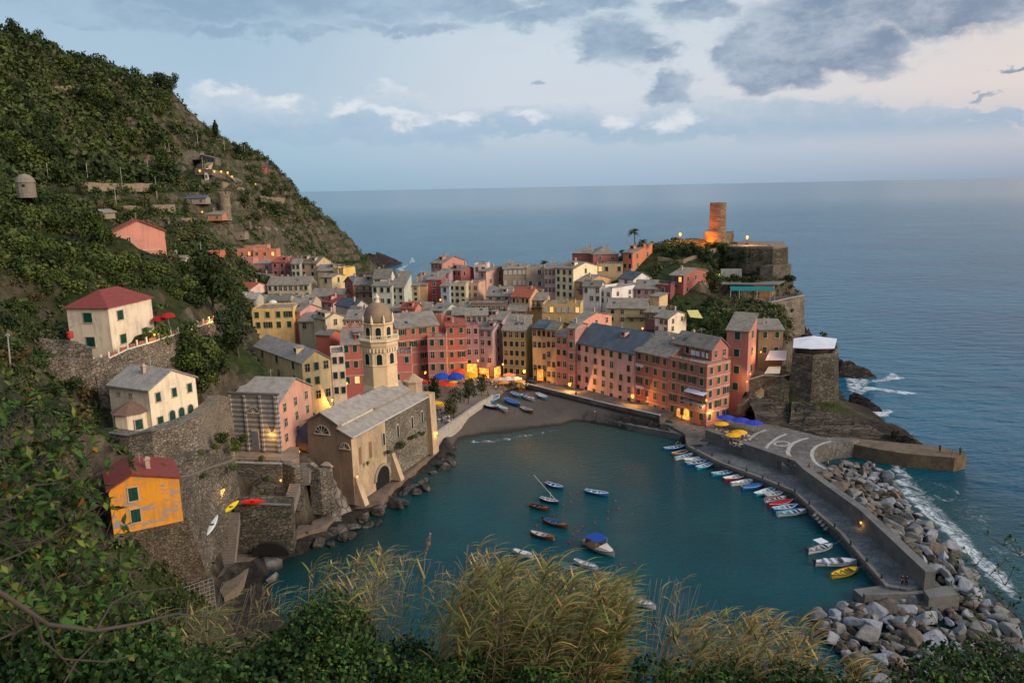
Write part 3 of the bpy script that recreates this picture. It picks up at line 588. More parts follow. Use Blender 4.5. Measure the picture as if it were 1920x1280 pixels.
    reef('broad layered rock slab between fort and plaza', P(1480,790,2.0), P(1680,822,0), 6.5, 5.0, rks, 'rock_slab', 22, -.4)
    reef('layered dark rock shelf below the fort wall', P(1400,780,3), P(1600,800,0), 7.0, 5.5, rks, 'rock_slab', 22, -.2)
    reef('thin dark rock ridge beside the outer pier', P(1670,824,0), P(1738,839,0), 2.0, 2.6, rk)
    reef('dark cliff rock sticking out behind the promontory', P(1500,650,0), P(1540,655,0), 7, 8, rk)
    reef('dark low point of rock at the tip of the far headland', P(668,500,0), P(758,492,0), 16, 11, rk, 'headland_rock', 18, -1)
    # jagged rocks where the stairs reach the water
    for i, (a, b, w, h, l) in enumerate([((430,985,6),(448,1075,0),1.6,5,'grey ridged rock beside the long stone stairs'),((545,965,4),(566,1000,1),2.0,5,'dark cleft rock right of the boat arch'),((620,890,8),(655,960,1.5),3.2,8,'pale grey rock outcrop carrying the church terrace'),((600,915,6),(640,975,1.5),2.4,6,'lower shoulder of the pale church outcrop'),((400,1000,5),(420,1080,0),1.2,3,'narrow rock rib left of the stone stairs')]):
        A, B_ = P(*a), P(*b); m = rks if i in (0,1,4) else stone('pale_outcrop', [(0.13,0.115,0.10),(0.2,0.18,0.155),(0.27,0.24,0.21)], 1.5, 1.0, stretch=(1,1,.5))
        V = []; F_ = []; k = 9; seg = 12; d = Vector((B_.x-A.x, B_.y-A.y, 0)); L = d.length; d.normalize(); n = Vector((-d.y, d.x, 0))
        for q in range(seg+1):
            t = q/seg; hh = h*(1-t**1.5)
            for j in range(k):
                u = j/(k-1)*2-1; V.append(Vector((A.x,A.y,0))+d*(L*t)+n*(u*w*(1.1-.4*t))*(1+R.uniform(-.15,.15))+Vector((0,0,max(0,(A.z)*(1-t)+(B_.z)*t)*(1-abs(u)**2.4)*(1+R.uniform(-.15,.1))-.6)))
        for q in range(seg):
            for j in range(k-1): s_ = q*k+j; F_.append((s_, s_+1, s_+k+1, s_+k))
        tag(np_mesh('rock_outcrop', [tuple(v) for v in V], F_, m, loc=A), l, 'rock')
def foam_mat():
    m = bpy.data.materials.new('sea_foam'); m.use_nodes = True; nt = m.node_tree; nt.nodes.clear(); n = N(nt)
    bs = n.new('ShaderNodeBsdfPrincipled'); out = n.new('ShaderNodeOutputMaterial'); nt.links.new(bs.outputs[0], out.inputs[0])
    pos = n.new('ShaderNodeNewGeometry').outputs['Position']; at = n.new('ShaderNodeAttribute', attribute_name='fade'); 
    a = n.noise(n.mapping(pos, (1,.8,1)), 0.35, 7, 0.72, 0.9); b = n.noise(pos, 1.6, 4, 0.7, .5)
    s = n.math('ADD', n.math('MULTIPLY', a, 0.7), n.math('MULTIPLY', b, 0.3)); f = n.math('ADD', s, n.math('MULTIPLY', n.math('SUBTRACT', at.outputs['Fac'], 1.0), 0.42))
    n.put(bs.inputs['Alpha'], n.math('MULTIPLY', n.maprange(f, 0.36, 0.60), 0.9)); bs.inputs['Base Color'].default_value = (0.72,0.78,0.8,1); bs.inputs['Roughness'].default_value = 0.7
    return m
def build_foam():
    m = foam_mat()
    areas = [('thin broken foam drifting off the breakwater', [(1700,860),(1780,890),(1840,930),(1900,980),(1990,1060),(1960,1120),(1850,1060),(1780,985),(1720,930),(1690,890)]),('white surf along the breakwater', [(1645,862),(1700,862),(1740,902),(1780,945),(1825,985),(1870,1035),(1930,1085),(1960,1170),(1850,1110),(1785,1050),(1745,1003),(1708,968),(1672,930),(1655,900)]),
     ('white surf between fort and black reef', [(1566,704),(1640,708),(1662,690),(1690,700),(1720,712),(1640,722),(1700,730),(1780,742),(1700,744),(1640,736),(1620,755),(1596,762),(1575,735)]),
     ('white surf around the slanting reef', [(1600,765),(1665,762),(1700,772),(1680,785),(1640,790),(1620,782)]),
     ('white surf along the layered slab', [(1620,785),(1700,800),(1760,825),(1740,833),(1690,815),(1640,800)]),
     ('white surf at the headland point', [(735,505),(762,494),(765,482),(780,482),(785,490),(770,497),(760,515),(770,522),(740,520)]),
     ('thin foam line washing the beach', [(880,822),(920,822),(985,812),(1060,800),(1088,785),(1098,787),(1066,806),(1000,820),(930,832),(890,834),(872,832)]),
     ('foam at the church shore rocks', [(790,905),(830,880),(850,862),(862,870),(842,890),(800,922),(760,945),(740,955)]),
     ('foam at the end of the outer pier', [(1790,870),(1815,862),(1830,868),(1815,880)])]
    for lab, poly in areas:
        pw = [tuple(P(x, y, 0)[:2]) for x, y in poly]; xs = [p[0] for p in pw]; ys = [p[1] for p in pw]; st = max(0.5, (max(ys)-min(ys))/90)
        X, Y = np.meshgrid(np.arange(min(xs), max(xs)+st, st), np.arange(min(ys), max(ys)+st, st)); d = seg_dist(X, Y, pw)
        i = np.arange(X.size).reshape(X.shape); Fq = np.stack([i[:-1,:-1], i[:-1,1:], i[1:,1:], i[1:,:-1]], -1).reshape(-1, 4); Fq = Fq[d.ravel()[Fq].max(1) > 0]
        used = np.unique(Fq); rm = np.zeros(X.size, int); rm[used] = np.arange(len(used)); V = np.stack([X.ravel(), Y.ravel(), np.full(X.size, 0.06)], -1)[used]
        o = np_mesh('surf_foam', V, rm[Fq], m); at = o.data.attributes.new('fade', 'FLOAT', 'POINT'); at.data.foreach_set('value', (np.clip(d.ravel()[used]/(3.2 if 'beach' not in lab else 1.4), 0, 1)*(.8 if 'beach' in lab else (.62 if 'thin' in lab else .94))).astype(np.float32))
        tag(o, lab, kind='stuff')
# ================================================================ houses
M_SLATE = mat('slate_roof', (0.27,0.24,0.20), 0.85, 0.45, 0.9, bump=0.5, bscale=3.0, col2=(0.12,0.107,0.088), spec=0.25)
M_SLATE_B = mat('slate_roof_blue', (0.085,0.105,0.13), 0.7, 0.45, 0.5, bump=0.5, bscale=3.0, col2=(0.045,0.055,0.07), spec=0.4)
M_SLATE_W = mat('slate_roof_warm', (0.27,0.24,0.20), 0.85, 0.45, 0.5, bump=0.5, bscale=3.0, col2=(0.13,0.115,0.10), spec=0.25)
M_SLATE_P = mat('slate_roof_pale', (0.35,0.32,0.285), 0.85, 0.45, 0.8, bump=0.5, bscale=3.0, col2=(0.20,0.185,0.165), spec=0.25)
M_TILE = mat('terracotta_roof', (0.36,0.10,0.055), 0.85, 0.4, 0.7, bump=0.6, bscale=4.0, col2=(0.2,0.06,0.04))
M_TILE2 = mat('red_sheet_roof', (0.24,0.05,0.04), 0.7, 0.4, 0.7, bump=0.4, bscale=2.0, col2=(0.15,0.035,0.03), stretch=(4,1,1))
M_SLATE2 = mat('slate_roof_mottled', (0.32,0.285,0.23), 0.9, 0.5, 1.4, bump=0.6, bscale=3.0, col2=(0.12,0.115,0.10), spec=0.2)
M_SLATE3 = mat('slate_roof_mossy', (0.20,0.185,0.15), 0.9, 0.5, 1.1, bump=0.6, bscale=3.0, col2=(0.09,0.095,0.075), spec=0.2)
ROOFM = {'s': M_SLATE, 'b': M_SLATE_B, 'w': M_SLATE_W, 'p': M_SLATE_P, 't': M_TILE, 'r': M_TILE2}
M_GLASS = mat('window_glass', (0.02,0.025,0.03), 0.15, 0.2, 1.0, spec=0.6)
M_LIT = mat('lit_glass', (0.9,0.6,0.25), 0.5, 0.3, 1.0, emit=(1.0,0.5,0.14), estr=1.0)
M_FRAME = mat('pale_frame', (0.6,0.56,0.48), 0.7, 0.2, 1.0)
M_TRIM = mat('pale_trim', (0.55,0.43,0.33), 0.85, 0.3, 1.0)
SHUT = {'g': mat('green_shutter', (0.006,0.075,0.05), 0.55, 0.35, 1.5, col2=(0.004,0.035,0.028)), 'd': mat('dark_green_shutter', (0.008,0.03,0.026), 0.6, 0.35, 1.5),
        'n': mat('brown_shutter', (0.05,0.022,0.014), 0.6, 0.35, 1.5), 'w': mat('white_shutter', (0.55,0.55,0.52), 0.6, 0.25, 1.5), 'b': mat('blue_grey_shutter', (0.06,0.1,0.12), 0.6, 0.3, 1.5)}
WINMESH = {}
def window_mesh(kind, sh, w, h):
    key = (kind, sh, round(w,1), round(h,1))
    if key in WINMESH: return WINMESH[key]
    b = MB(); e = 0.035
    b.mi = 2; b.box((0,-e,h/2+0.07), (w+0.3,0.09,0.13)); b.box((0,-e-0.02,-h/2-0.07), (w+0.34,0.16,0.13)); b.box((-w/2-0.07,-e,0),(0.12,0.08,h)); b.box((w/2+0.07,-e,0),(0.12,0.08,h))
    if kind == 'c':
        b.mi = 1
        for s in (-1, 1):
            b.box((s*w/4,-0.05,0),(w/2-0.03,0.07,h-0.04))
            for k in range(5): b.box((s*w/4,-0.10,-h/2+h*(k+.5)/5),(w/2-0.16,0.035,h/5-0.13))
    elif kind == 'p' or kind == 'l':
        b.mi = 0 if kind == 'p' else 3; b.box((0,-0.015,0),(w-0.02,0.05,h-0.02)); b.mi = 4; b.box((0,-0.055,0),(0.06,0.05,h-0.04)); b.box((0,-0.055,h*0.12),(w-0.04,0.045,0.05))
    else:
        b.mi = 0 if kind == 'o' else 3; b.box((0,-0.015,0),(w-0.02,0.05,h-0.02)); b.mi = 4; b.box((0,-0.055,0),(0.06,0.05,h-0.04)); b.mi = 1
        for s in (-1, 1):
            b.box((s*(w*0.76+0.05),-0.06,0),(w*0.5,0.07,h))
            for k in range(4): b.box((s*(w*0.76+0.05),-0.11,-h/2+h*(k+.5)/4),(w*0.5-0.12,0.035,h/4-0.13))
    me_o = b.build('window', [M_GLASS, SHUT.get(sh, SHUT['g']), M_TRIM, M_LIT, M_FRAME]); me = me_o.data; bpy.data.objects.remove(me_o)
    WINMESH[key] = me; return me
def put_window(parent, p, yaw, kind='c', sh='g', w=0.95, h=1.55, name='window'):
    o = bpy.data.objects.new(name, window_mesh(kind, sh, w, h)); C.objects.link(o); o.parent = parent
    o.location = Vector(p)-base_of(parent); o.rotation_euler = (0,0,yaw); return o
def along(Cp, u, X):
    q = Cp-CP; k = X-W0/2; den = F*CR.dot(u)-k*CF.dot(u)
    return (k*CF.dot(q)-F*CR.dot(q))/den if abs(den) > 1e-9 else 10.0
HOUSES = {}
WARN = []
def house(name, label, rgb, x0, x1, x2, y1, D, a=0, yb=None, roof='L', rm='s', rise=None, cl=2, cr=0, rows=None, sh='g', dep=9.0, trim=0, chim=1, kinds='cccop', ro=0.5, zb=None, over=0.35, ww=1.05, wh=1.65, cat='house', top=1.35, wid=None, group=None, parapet=0.5, y0=None, y2=None, at=None, own=False):
    rnd = random.Random(hash_s(label)); Cp = Vector(at) if at is not None else PD(x1, y1, D); z = Cp.z; D = Cp.y
    if y0 is not None: q = P(x0, y0, z); a = math.degrees(math.atan2(Cp.y-q.y, Cp.x-q.x))
    if y2 is not None: q = P(x2, y2, z); a = math.degrees(math.atan2(q.y-Cp.y, q.x-Cp.x))-90
    ar = math.radians(a); uL = Vector((-math.cos(ar), -math.sin(ar), 0)); uR = Vector((-math.sin(ar), math.cos(ar), 0))
    tL = wid if wid else along(Cp, uL, x0); tR = along(Cp, uR, x2) if x2 is not None else dep
    if not (1.0 < tL < 60) or not (1.0 < tR < 60): WARN.append((label, round(a), round(tL,1), round(tR,1)))
    tL = min(max(tL, 1.5), 45); tR = min(max(tR, 1.5), 45)
    A = Cp+uL*tL; B = Cp+uR*tR; E = A+uR*tR
    zy = PD(x1, yb, D).z if yb else z-9
    gz = min(ground(p.x, p.y) for p in (Cp, A, B, E, (A+B)/2)); zbot = zb if zb is not None else (zy-0.4 if own else min(gz-0.5, zy))
    ctr = (Cp+E)/2; root = empty(name, (ctr.x, ctr.y, zbot), label, cat, group)
    wall = MB(); P3 = lambda p, zz: (p.x, p.y, zz)
    wall.hexa([P3(p, zbot) for p in (A, Cp, B, E)], [P3(p, z) for p in (A, Cp, B, E)])
    if rise is None: rise = {'L': tR*0.2, 'R': tL*0.2, 'H': min(tL,tR)*0.2, 'SL': tR*0.22, 'SR': tL*0.22, 'F': 0}[roof]; 
    rise = min(rise, 4.5)
    rf = MB(); o_ = over; th = 0.22
    def slab(a_, b_, c_, d_):     # four eave/ridge points -> thick slab
        rf.hexa([Vector(p)-Vector((0,0,th)) for p in (a_, b_, c_, d_)], [a_, b_, c_, d_])
    L1, R1 = uL, uR; drop = lambda run, half: -run*rise/half
    if roof == 'L':
        k = ro; m1 = Cp+uR*tR*k; m2 = A+uR*tR*k
        wall.hexa([P3(p, z-0.3) for p in (A, Cp, B, E)][:0] or [P3(Cp, z-0.02), P3(B, z-0.02), P3(E, z-0.02), P3(A, z-0.02)], [P3(m1, z+rise), P3(m1+uR*0.01, z+rise), P3(m2+uR*0.01, z+rise), P3(m2, z+rise)])
        f = -uL*o_; g = uL*o_; d1 = rise/(tR*k)*o_; d2 = rise/(tR*(1-k))*o_ if k < 1 else 0; up = 0.12
        slab(P3(Cp-uR*o_+f, z-d1+up), P3(m1+f, z+rise+up), P3(m2+g, z+rise+up), P3(A-uR*o_+g, z-d1+up))
        if k < 1: slab(P3(m1+f, z+rise+up), P3(B+uR*o_+f, z-d2+up), P3(E+uR*o_+g, z-d2+up), P3(m2+g, z+rise+up))
    elif roof == 'R':
        k = ro; m1 = Cp+uL*tL*k; m2 = B+uL*tL*k
        wall.hexa([P3(Cp, z-0.02), P3(B, z-0.02), P3(E, z-0.02), P3(A, z-0.02)], [P3(m1, z+rise), P3(m2, z+rise), P3(m2+uL*0.01, z+rise), P3(m1+uL*0.01, z+rise)])
        f = -uR*o_; g = uR*o_; d1 = rise/(tL*k)*o_; d2 = rise/(tL*(1-k))*o_ if k < 1 else 0; up = 0.12
        slab(P3(Cp-uL*o_+f, z-d1+up), P3(B-uL*o_+g, z-d1+up), P3(m2+g, z+rise+up), P3(m1+f, z+rise+up))
        if k < 1: slab(P3(m1+f, z+rise+up), P3(m2+g, z+rise+up), P3(E+uL*o_+g, z-d2+up), P3(A+uL*o_+f, z-d2+up))
    elif roof in ('SL', 'SR'):
        hi = (B, E) if roof == 'SL' else (A, E); lo = (Cp, A) if roof == 'SL' else (Cp, B); ua = uR if roof == 'SL' else uL; ub = uL if roof == 'SL' else uR; t = tR if roof == 'SL' else tL
        wall.hexa([P3(p, z-0.02) for p in (Cp, B, E, A)], [P3(p, z+(rise if p in hi else 0.01)) for p in (Cp, B, E, A)])
        d1 = rise/t*o_; up = 0.12
        slab(P3(lo[0]-ua*o_-ub*o_, z-d1+up), P3(hi[0]+ua*o_-ub*o_, z+rise+d1+up), P3(hi[1]+ua*o_+ub*o_, z+rise+d1+up), P3(lo[1]-ua*o_+ub*o_, z-d1+up))
    elif roof == 'H':
        cs = [Cp-uL*o_-uR*o_, B-uL*o_+uR*o_, E+uL*o_+uR*o_, A+uL*o_-uR*o_]
        if tL >= tR: r1 = Cp+uL*tR*0.45+uR*tR/2; r2 = A-uL*tR*0.45+uR*tR/2
        else: r1 = Cp+uR*tL*0.45+uL*tL/2; r2 = B-uR*tL*0.45+uL*tL/2
        zz = z-0.02; q = [P3(c, zz) for c in cs]; r1 = P3(r1, z+rise); r2 = P3(r2, z+rise)
        rf.face(*q)
        if tL >= tR: rf.face(q[0], q[1], r1); rf.face(q[1], q[2], r2, r1); rf.face(q[2], q[3], r2); rf.face(q[3], q[0], r1, r2)
        else: rf.face(q[3], q[0], r1); rf.face(q[0], q[1], r2, r1); rf.face(q[1], q[2], r2); rf.face(q[2], q[3], r1, r2)
    else:
        ph = parapet
        for (p, q) in ((Cp, A), (Cp, B), (B, E), (A, E)):
            dd = (q-p).normalized(); nn = Vector((-dd.y, dd.x, 0)); mid = (p+q)/2; inn = (ctr-mid); nn = nn if nn.dot(inn) > 0 else -nn
            wall.hexa([P3(p, z-0.01), P3(q, z-0.01), P3(q+nn*0.25-dd*0.0, z-0.01), P3(p+nn*0.25, z-0.01)], [P3(p, z+ph), P3(q, z+ph), P3(q+nn*0.25, z+ph), P3(p+nn*0.25, z+ph)])
        i = 0.27; rf.hexa([P3(Cp+uL*i+uR*i, z), P3(B+uL*i-uR*i, z), P3(E-uL*i-uR*i, z), P3(A-uL*i+uR*i, z)], [P3(Cp+uL*i+uR*i, z+0.08), P3(B+uL*i-uR*i, z+0.08), P3(E-uL*i-uR*i, z+0.08), P3(A-uL*i+uR*i, z+0.08)])
    w_o = wall.build('wall', stucco(rgb), root)
    rmat = ROOFM[rm] if rm != 's' else rnd.choice((M_SLATE, M_SLATE, M_SLATE2, M_SLATE3, M_SLATE_W))
    r_o = rf.build('roof', rmat if roof != 'F' else mat('terrace_floor', (0.25,0.21,0.17), 0.9, 0.3, 0.8), root)
    # floors
    hv = z-zy
    if rows is None: rows = max(1, int(round((hv-0.3)/3.05)))
    fl = hv/rows if rows else 3
    ry = math.atan2(uR.y, uR.x)
    def face_windows(n, start, u, length, yaw, outn):
        if n <= 0 or length < 1.2: return
        for r in range(rows):
            for c in range(n):
                if rnd.random() < 0.07: continue
                kd = rnd.choice(kinds)
                if kd in 'ql' and rnd.random() > (0.9 if 'lamp' in label else 0.3): kd = {'q':'o','l':'p'}[kd]
                uu = (c+0.5)/n+rnd.uniform(-.015,.015); zz = z-min(top, fl*0.52)-r*fl
                if r == 0 and rise == 0: pass
                p = start+u*(length*uu); w_ = min(ww, length/n*0.62)
                if kd in 'oq' and length/n < w_*2.4: kd = 'c' if kd == 'o' else 'l'
                put_window(root, (p.x+outn.x*0.02, p.y+outn.y*0.02, zz), yaw, kd, sh, w_, min(wh, fl*0.58))
    face_windows(cl, A, -uL, tL, ar, Vector((math.sin(ar), -math.cos(ar), 0)))
    face_windows(cr, Cp, uR, tR, ar+math.pi/2, -uL)
    if trim:
        tb = MB()
        for r in range(rows+1 if trim > 1 else rows):
            zz = z-0.12-r*fl
            if zz < zbot+1: break
            for (p, u, t, n) in ((A, -uL, tL, Vector((math.sin(ar), -math.cos(ar), 0))), (Cp, uR, tR, -uL)):
                q = p+u*t; n = n*0.07
                tb.hexa([P3(p, zz-0.1), P3(q, zz-0.1), P3(q+n, zz-0.1), P3(p+n, zz-0.1)], [P3(p, zz+0.1), P3(q, zz+0.1), P3(q+n, zz+0.1), P3(p+n, zz+0.1)])
        tb.build('floor_band', M_TRIM, root)
    for k in range(chim if roof != 'F' else 0):
        m = MB(); p = Cp+uL*tL*rnd.uniform(.15,.85)+uR*tR*rnd.uniform(.3,.8); hz = z+rise*0.55
        m.box((p.x, p.y, hz+0.55), (0.55,0.55,1.7), ar); m.box((p.x, p.y, hz+1.5), (0.8,0.8,0.14), ar); m.box((p.x-0.0, p.y, hz+1.68), (0.4,0.4,0.24), ar)
        m.build('chimney', stucco((190,160,135)), r_o)
    if roof in ('L', 'R', 'SL') and yb and z-8 < 40 and Cp.y > 150 and cat == 'house' and tR > 4 and tL > 4:
        slope_u = uR if roof != 'R' else uL; run = (tR if roof != 'R' else tL)*(ro if roof != 'SL' else 1); oth = uL if roof != 'R' else uR; ol = tL if roof != 'R' else tR
        for k in range(rnd.choice((0,1,1,2))):      # skylights and a small dormer
            f = rnd.uniform(.3,.7); g_ = rnd.uniform(.15,.85); c0 = Cp+slope_u*(run*f)+oth*(ol*g_); hz = z+rise*f+.16
            if rnd.random() < .6:
                a_ = oth*.4; b_ = slope_u*.45; dz = rise/run*.45; q = [c0-a_-b_, c0+a_-b_, c0+a_+b_, c0-a_+b_]; zz4 = [hz-dz, hz-dz, hz+dz, hz+dz]; m = MB(); m.hexa([P3(p, zq) for p, zq in zip(q, zz4)], [P3(p, zq+.1) for p, zq in zip(q, zz4)]); m.build('skylight', M_GLASS, r_o)
            else:
                w_ = .8; m = MB(); q = [c0-oth*w_-slope_u*.7, c0+oth*w_-slope_u*.7, c0+oth*w_+slope_u*1.2, c0-oth*w_+slope_u*1.2]; m.hexa([P3(p, hz-.6) for p in q], [P3(p, hz+1.0) for p in q]); m.mi = 1; q2 = [c0-oth*1.0-slope_u*.95, c0+oth*1.0-slope_u*.95, c0+oth*1.0+slope_u*1.4, c0-oth*1.0+slope_u*1.4]; m.hexa([P3(p, hz+1.0) for p in q2], [P3(q2[0],hz+1.1), P3(q2[1],hz+1.1), P3(q2[2],hz+1.35), P3(q2[3],hz+1.35)]); m.mi = 2; c1 = c0-slope_u*.72; m.box((c1.x,c1.y,hz+.45),(.9,.06,.7),math.atan2(oth.y,oth.x)); m.build('dormer', [stucco(rgb), rmat, M_GLASS], r_o)
    if roof == 'F' and cat == 'house' and yb and Cp.y > 150:
        m = MB()
        for (p, q) in ((Cp, A), (Cp, B)):
            m.tube(P3(p, z+parapet+.5), P3(q, z+parapet+.5), .03, n=4); n_ = max(2, int((q-p).length/1.2))
            for i in range(n_+1): s_ = p.lerp(q, i/n_); m.tube(P3(s_, z+parapet), P3(s_, z+parapet+.5), .025, n=4)
        m.build('terrace_railing', M_FRAME, r_o)
        for k in range(3):
            c1 = Cp+uL*tL*rnd.uniform(.1,.9)+uR*rnd.uniform(.7,1.6); m = MB(); m.lathe((c1.x,c1.y,z+.08), [(.22,0),(.3,.45)], 8); m.mi = 1
            for i in range(26): d_ = Vector((rnd.gauss(0,.4), rnd.gauss(0,.4), rnd.uniform(.5,1.4))); w1 = Vector((rnd.uniform(-.2,.2), rnd.uniform(-.2,.2), .15)); w2 = w1.cross(Vector((rnd.random(),.5,.3))); b0_ = Vector(P3(c1, z+.1))+d_; m.face(b0_-w1, b0_+w2, b0_+w1)
            m.build('potted_plant', [M_TILE, SHUT['g']], r_o)
    if cat == 'house' and rnd.random() < .55 and roof != 'F':
        c1 = (Cp+E)/2; m = MB(); zt_ = z+rise; m.tube((c1.x,c1.y,zt_-.3), (c1.x,c1.y,zt_+1.6), .03, n=4)
        for k in range(4): m.tube((c1.x-.5,c1.y,zt_+.9+k*.2), (c1.x+.5,c1.y,zt_+.9+k*.2), .015, n=3)
        m.build('antenna', M_FRAME, r_o)
    HOUSES[label] = dict(root=root, C=Cp, A=A, B=B, E=E, uL=uL, uR=uR, tL=tL, tR=tR, z=z, zb=zbot, zy=zy, a=ar, fl=fl, rise=rise)
    return HOUSES[label]
def hash_s(s):
    h = 5381
    for ch in s: h = (h*33+ord(ch)) & 0x7fffffff
    return h
def balcony(h, face, u, zrel, wid=2.6, name='balcony'):
    """slab with railing on face 'L' or 'R' of a house, u along it, zrel below the eave"""
    p0, uu, n = (h['A'], -h['uL'], Vector((math.sin(h['a']), -math.cos(h['a']), 0))) if face == 'L' else (h['C'], h['uR'], -h['uL'])
    t = h['tL'] if face == 'L' else h['tR']; c = p0+uu*(t*u)+n*0.5; yaw = math.atan2(uu.y, uu.x); z = h['z']-zrel
    m = MB(); m.box((c.x, c.y, z), (wid, 1.0, 0.14), yaw)
    f = c+n*0.45; m.box((f.x, f.y, z+0.95), (wid, 0.05, 0.05), yaw)
    k = int(wid/0.22)
    for i in range(k+1):
        q = f+uu*(wid*(i/k-0.5)); m.box((q.x, q.y, z+0.5), (0.035,0.035,0.9), yaw)
    for s in (-1, 1): q = c+uu*(wid/2*s); m.box((q.x, q.y, z+0.95), (0.05,1.0,0.05), yaw)
    m.build(name, mat('balcony_iron', (0.06,0.065,0.07), 0.6, 0.2), h['root'])
PK=(205,140,138); SALM=(222,140,110); RED=(188,94,68); CRIM=(180,86,74); LIL=(190,150,165); CRM=(236,214,170); OCH=(206,168,92); YEL=(232,184,74); GRN=(150,150,92); OLI=(172,160,104); BEI=(205,180,150); WHT=(222,220,214); ORG=(214,110,52); MINT=(176,194,178); GRY=(170,165,150)
def build_houses():
    h = house
    # ---- round the square and along the quay, nearest row
    h('town_house','broad red house with slate roof and dormers directly behind the bell tower',RED,744,822,None,608,226,24,700,'L','w',3.2,4,0,4,dep=13,trim=1,kinds='ccoq',chim=2)
    A=h('town_house','red house with buff corner bands and roof terrace behind the blue parasols',(196,104,84),801,836,None,633,221,2,702,'F','s',None,2,0,3,dep=8,trim=2,ww=1.15,wh=1.9)
    h('town_house','red house with banded floors between the terrace house and the purple house',CRIM,836,873,None,610,228,6,700,'SL','t',0.8,2,0,4,trim=1,dep=9)
    h('town_house','dusky pink house above the lit archways at the corner of the square',(178,112,122),872,898,None,612,229,4,690,'F','s',None,2,0,4,dep=9,sh='d',kinds='cp')
    h('town_house','lilac rooftop storey with wide slate roof above the dusky pink house',(196,140,150),873,914,None,590,236,2,611,'L','s',1.6,4,0,1,dep=8,sh='b',kinds='op',chim=0)
    h('town_house','lilac house with a small round attic window facing the square',LIL,898,923,942,618,228,-22,684,'L','s',1.5,2,1,4,sh='n',kinds='cp')
    h('town_house','pale lilac rooftop house with gable behind the round attic window',LIL,914,941,970,600,238,-20,622,'L','s',1.5,2,1,1,kinds='p')
    h('town_house','tall green house with olive flank right of the lilac house',GRN,942,985,998,620,226,-18,706,'SL','s',3.4,4,0,5,sh='d',kinds='cccp',chim=2)
    A=h('town_house','yellow ochre house with rooftop balcony right of the green house',(206,182,122),998,1024,None,617,223,-26,725,'L','b',1.7,3,0,5,sh='d',dep=11,kinds='cp'); balcony(A,'L',.6,-.2,5)
    h('town_house','narrow ochre house with arched ground floor openings on the quay',(206,170,98),1024,1042,None,619,220,-28,731,'L','s',1.6,2,0,6,sh='n',dep=10,kinds='cp')
    h('town_house','narrow dusty pink house with four storeys on the quay',(190,118,112),1042,1064,None,631,217,-30,740,'L','w',1.2,2,0,5,sh='d',dep=9,kinds='cp')
    h('town_house','slim pink stair tower house with a single column of green shutters',(186,122,112),1064,1078,None,616,214,-32,745,'L','s',1.2,1,0,6,dep=8,trim=1,ww=1.1)
    h('town_house','salmon house with white framed attic windows above the blue slate roof',(232,146,112),1069,1088,1147,604,221,-40,650,'L','s',1.8,1,3,1,sh='n',kinds='p',chim=1)
    A=h('long_house','long pink house under the dark blue slate roof facing the quay',(204,160,158),1078,1189,None,663,198.5,0,764,'L','b',4.6,7,0,5,sh='d',dep=15,y0=641,kinds='cccccp',chim=1,ww=1.1,wh=1.75)
    B=h('corner_house','red corner house with pale cornice, penthouse and lamplit arches on the quay',(190,98,76),1255,1326,1370,686,180,-54,795,'F','s',None,4,3,5,sh='g',trim=1,kinds='cccoc',ww=1.1,wh=1.7,parapet=0.4)
    B2=h('long_house','red house with washing lines and skylights in its slate roof, left of the arches',(186,98,80),1191,1255,None,668,B['A'].y,-54,785,'L','s',4.2,4,0,5,sh='g',trim=1,kinds='cccoc',ww=1.1,wh=1.7,dep=12,at=(B['A'].x,B['A'].y,B['z']+.02),chim=2,ro=.75)
    q=B['A']; 
    h('penthouse','red penthouse with slate roof and laundry set back on the red corner house',(190,100,88),1264,1335,1366,655,184.5,-54,679,'L','w',2.6,4,2,1,sh='d',kinds='cp',chim=1,zb=B['z']+.1)
    h('town_house','tall pink tower house with steep slate roof beside the stairs',(200,112,92),1363,1404,1419,621,188,-32,748,'SL','s',3.2,1,1,4,kinds='c',ww=1.3,wh=1.9,chim=0)
    h('stone_house','brown stone house with one green window behind the tall pink tower house',(150,118,86),1423,1469,None,618,197,-8,675,'SL','w',1.2,2,0,2,kinds='c',dep=9)
    # ---- middle rows, right
    A=h('town_house','olive yellow house with long balcony above the blue slate roof',OLI,1139,1212,None,578,242,-14,606,'L','w',2.4,4,0,2,sh='d',dep=11,kinds='cp',chim=1); balcony(A,'L',.78,2.9,7)
    h('cottage','small cream house with dark roof and pale yellow awning beside it',(238,218,180),1228,1253,1287,597,226,-42,625,'L','s',1.5,3,2,2,sh='d',kinds='p')
    h('cottage','dark brown house with low slate roof between olive and cream houses',(120,84,76),1210,1243,None,586,240,-20,602,'L','s',1.4,3,0,1,sh='n',kinds='p',dep=8)
    A=h('town_house','tall crimson house with rooftop balcony below the castle terraces',CRIM,1256,1282,1327,517,262,-40,576,'L','s',1.8,2,3,3,sh='g',kinds='cq',chim=1); balcony(A,'L',.3,3.2,4)
    h('town_house','lower dark crimson wing with flat terrace left of the tall crimson house',(140,58,66),1229,1257,None,537,259,-30,576,'F','s',None,1,0,2,kinds='c',dep=7,sh='b')
    h('cottage','tiny yellow flat roofed house in front of the crimson wing',(226,184,116),1218,1236,1252,556,252,-42,573,'SL','s',0.5,0,0,1,chim=0)
    h('town_house','mauve house with grey roof left of the crimson house',(180,130,140),1192,1231,None,541,261,-16,567,'L','w',2.4,3,0,2,sh='d',dep=9,kinds='cp')
    h('town_house','white house with flat roof terrace and railing above the olive house',WHT,1113,1147,1192,546,256,-48,571,'F','s',None,3,2,2,sh='b',kinds='p',parapet=0.9)
    h('town_house','white house with dark blue grey roof behind the white terrace',WHT,1160,1187,1220,524,269,-52,549,'L','b',2.2,1,1,1,kinds='p',sh='g')
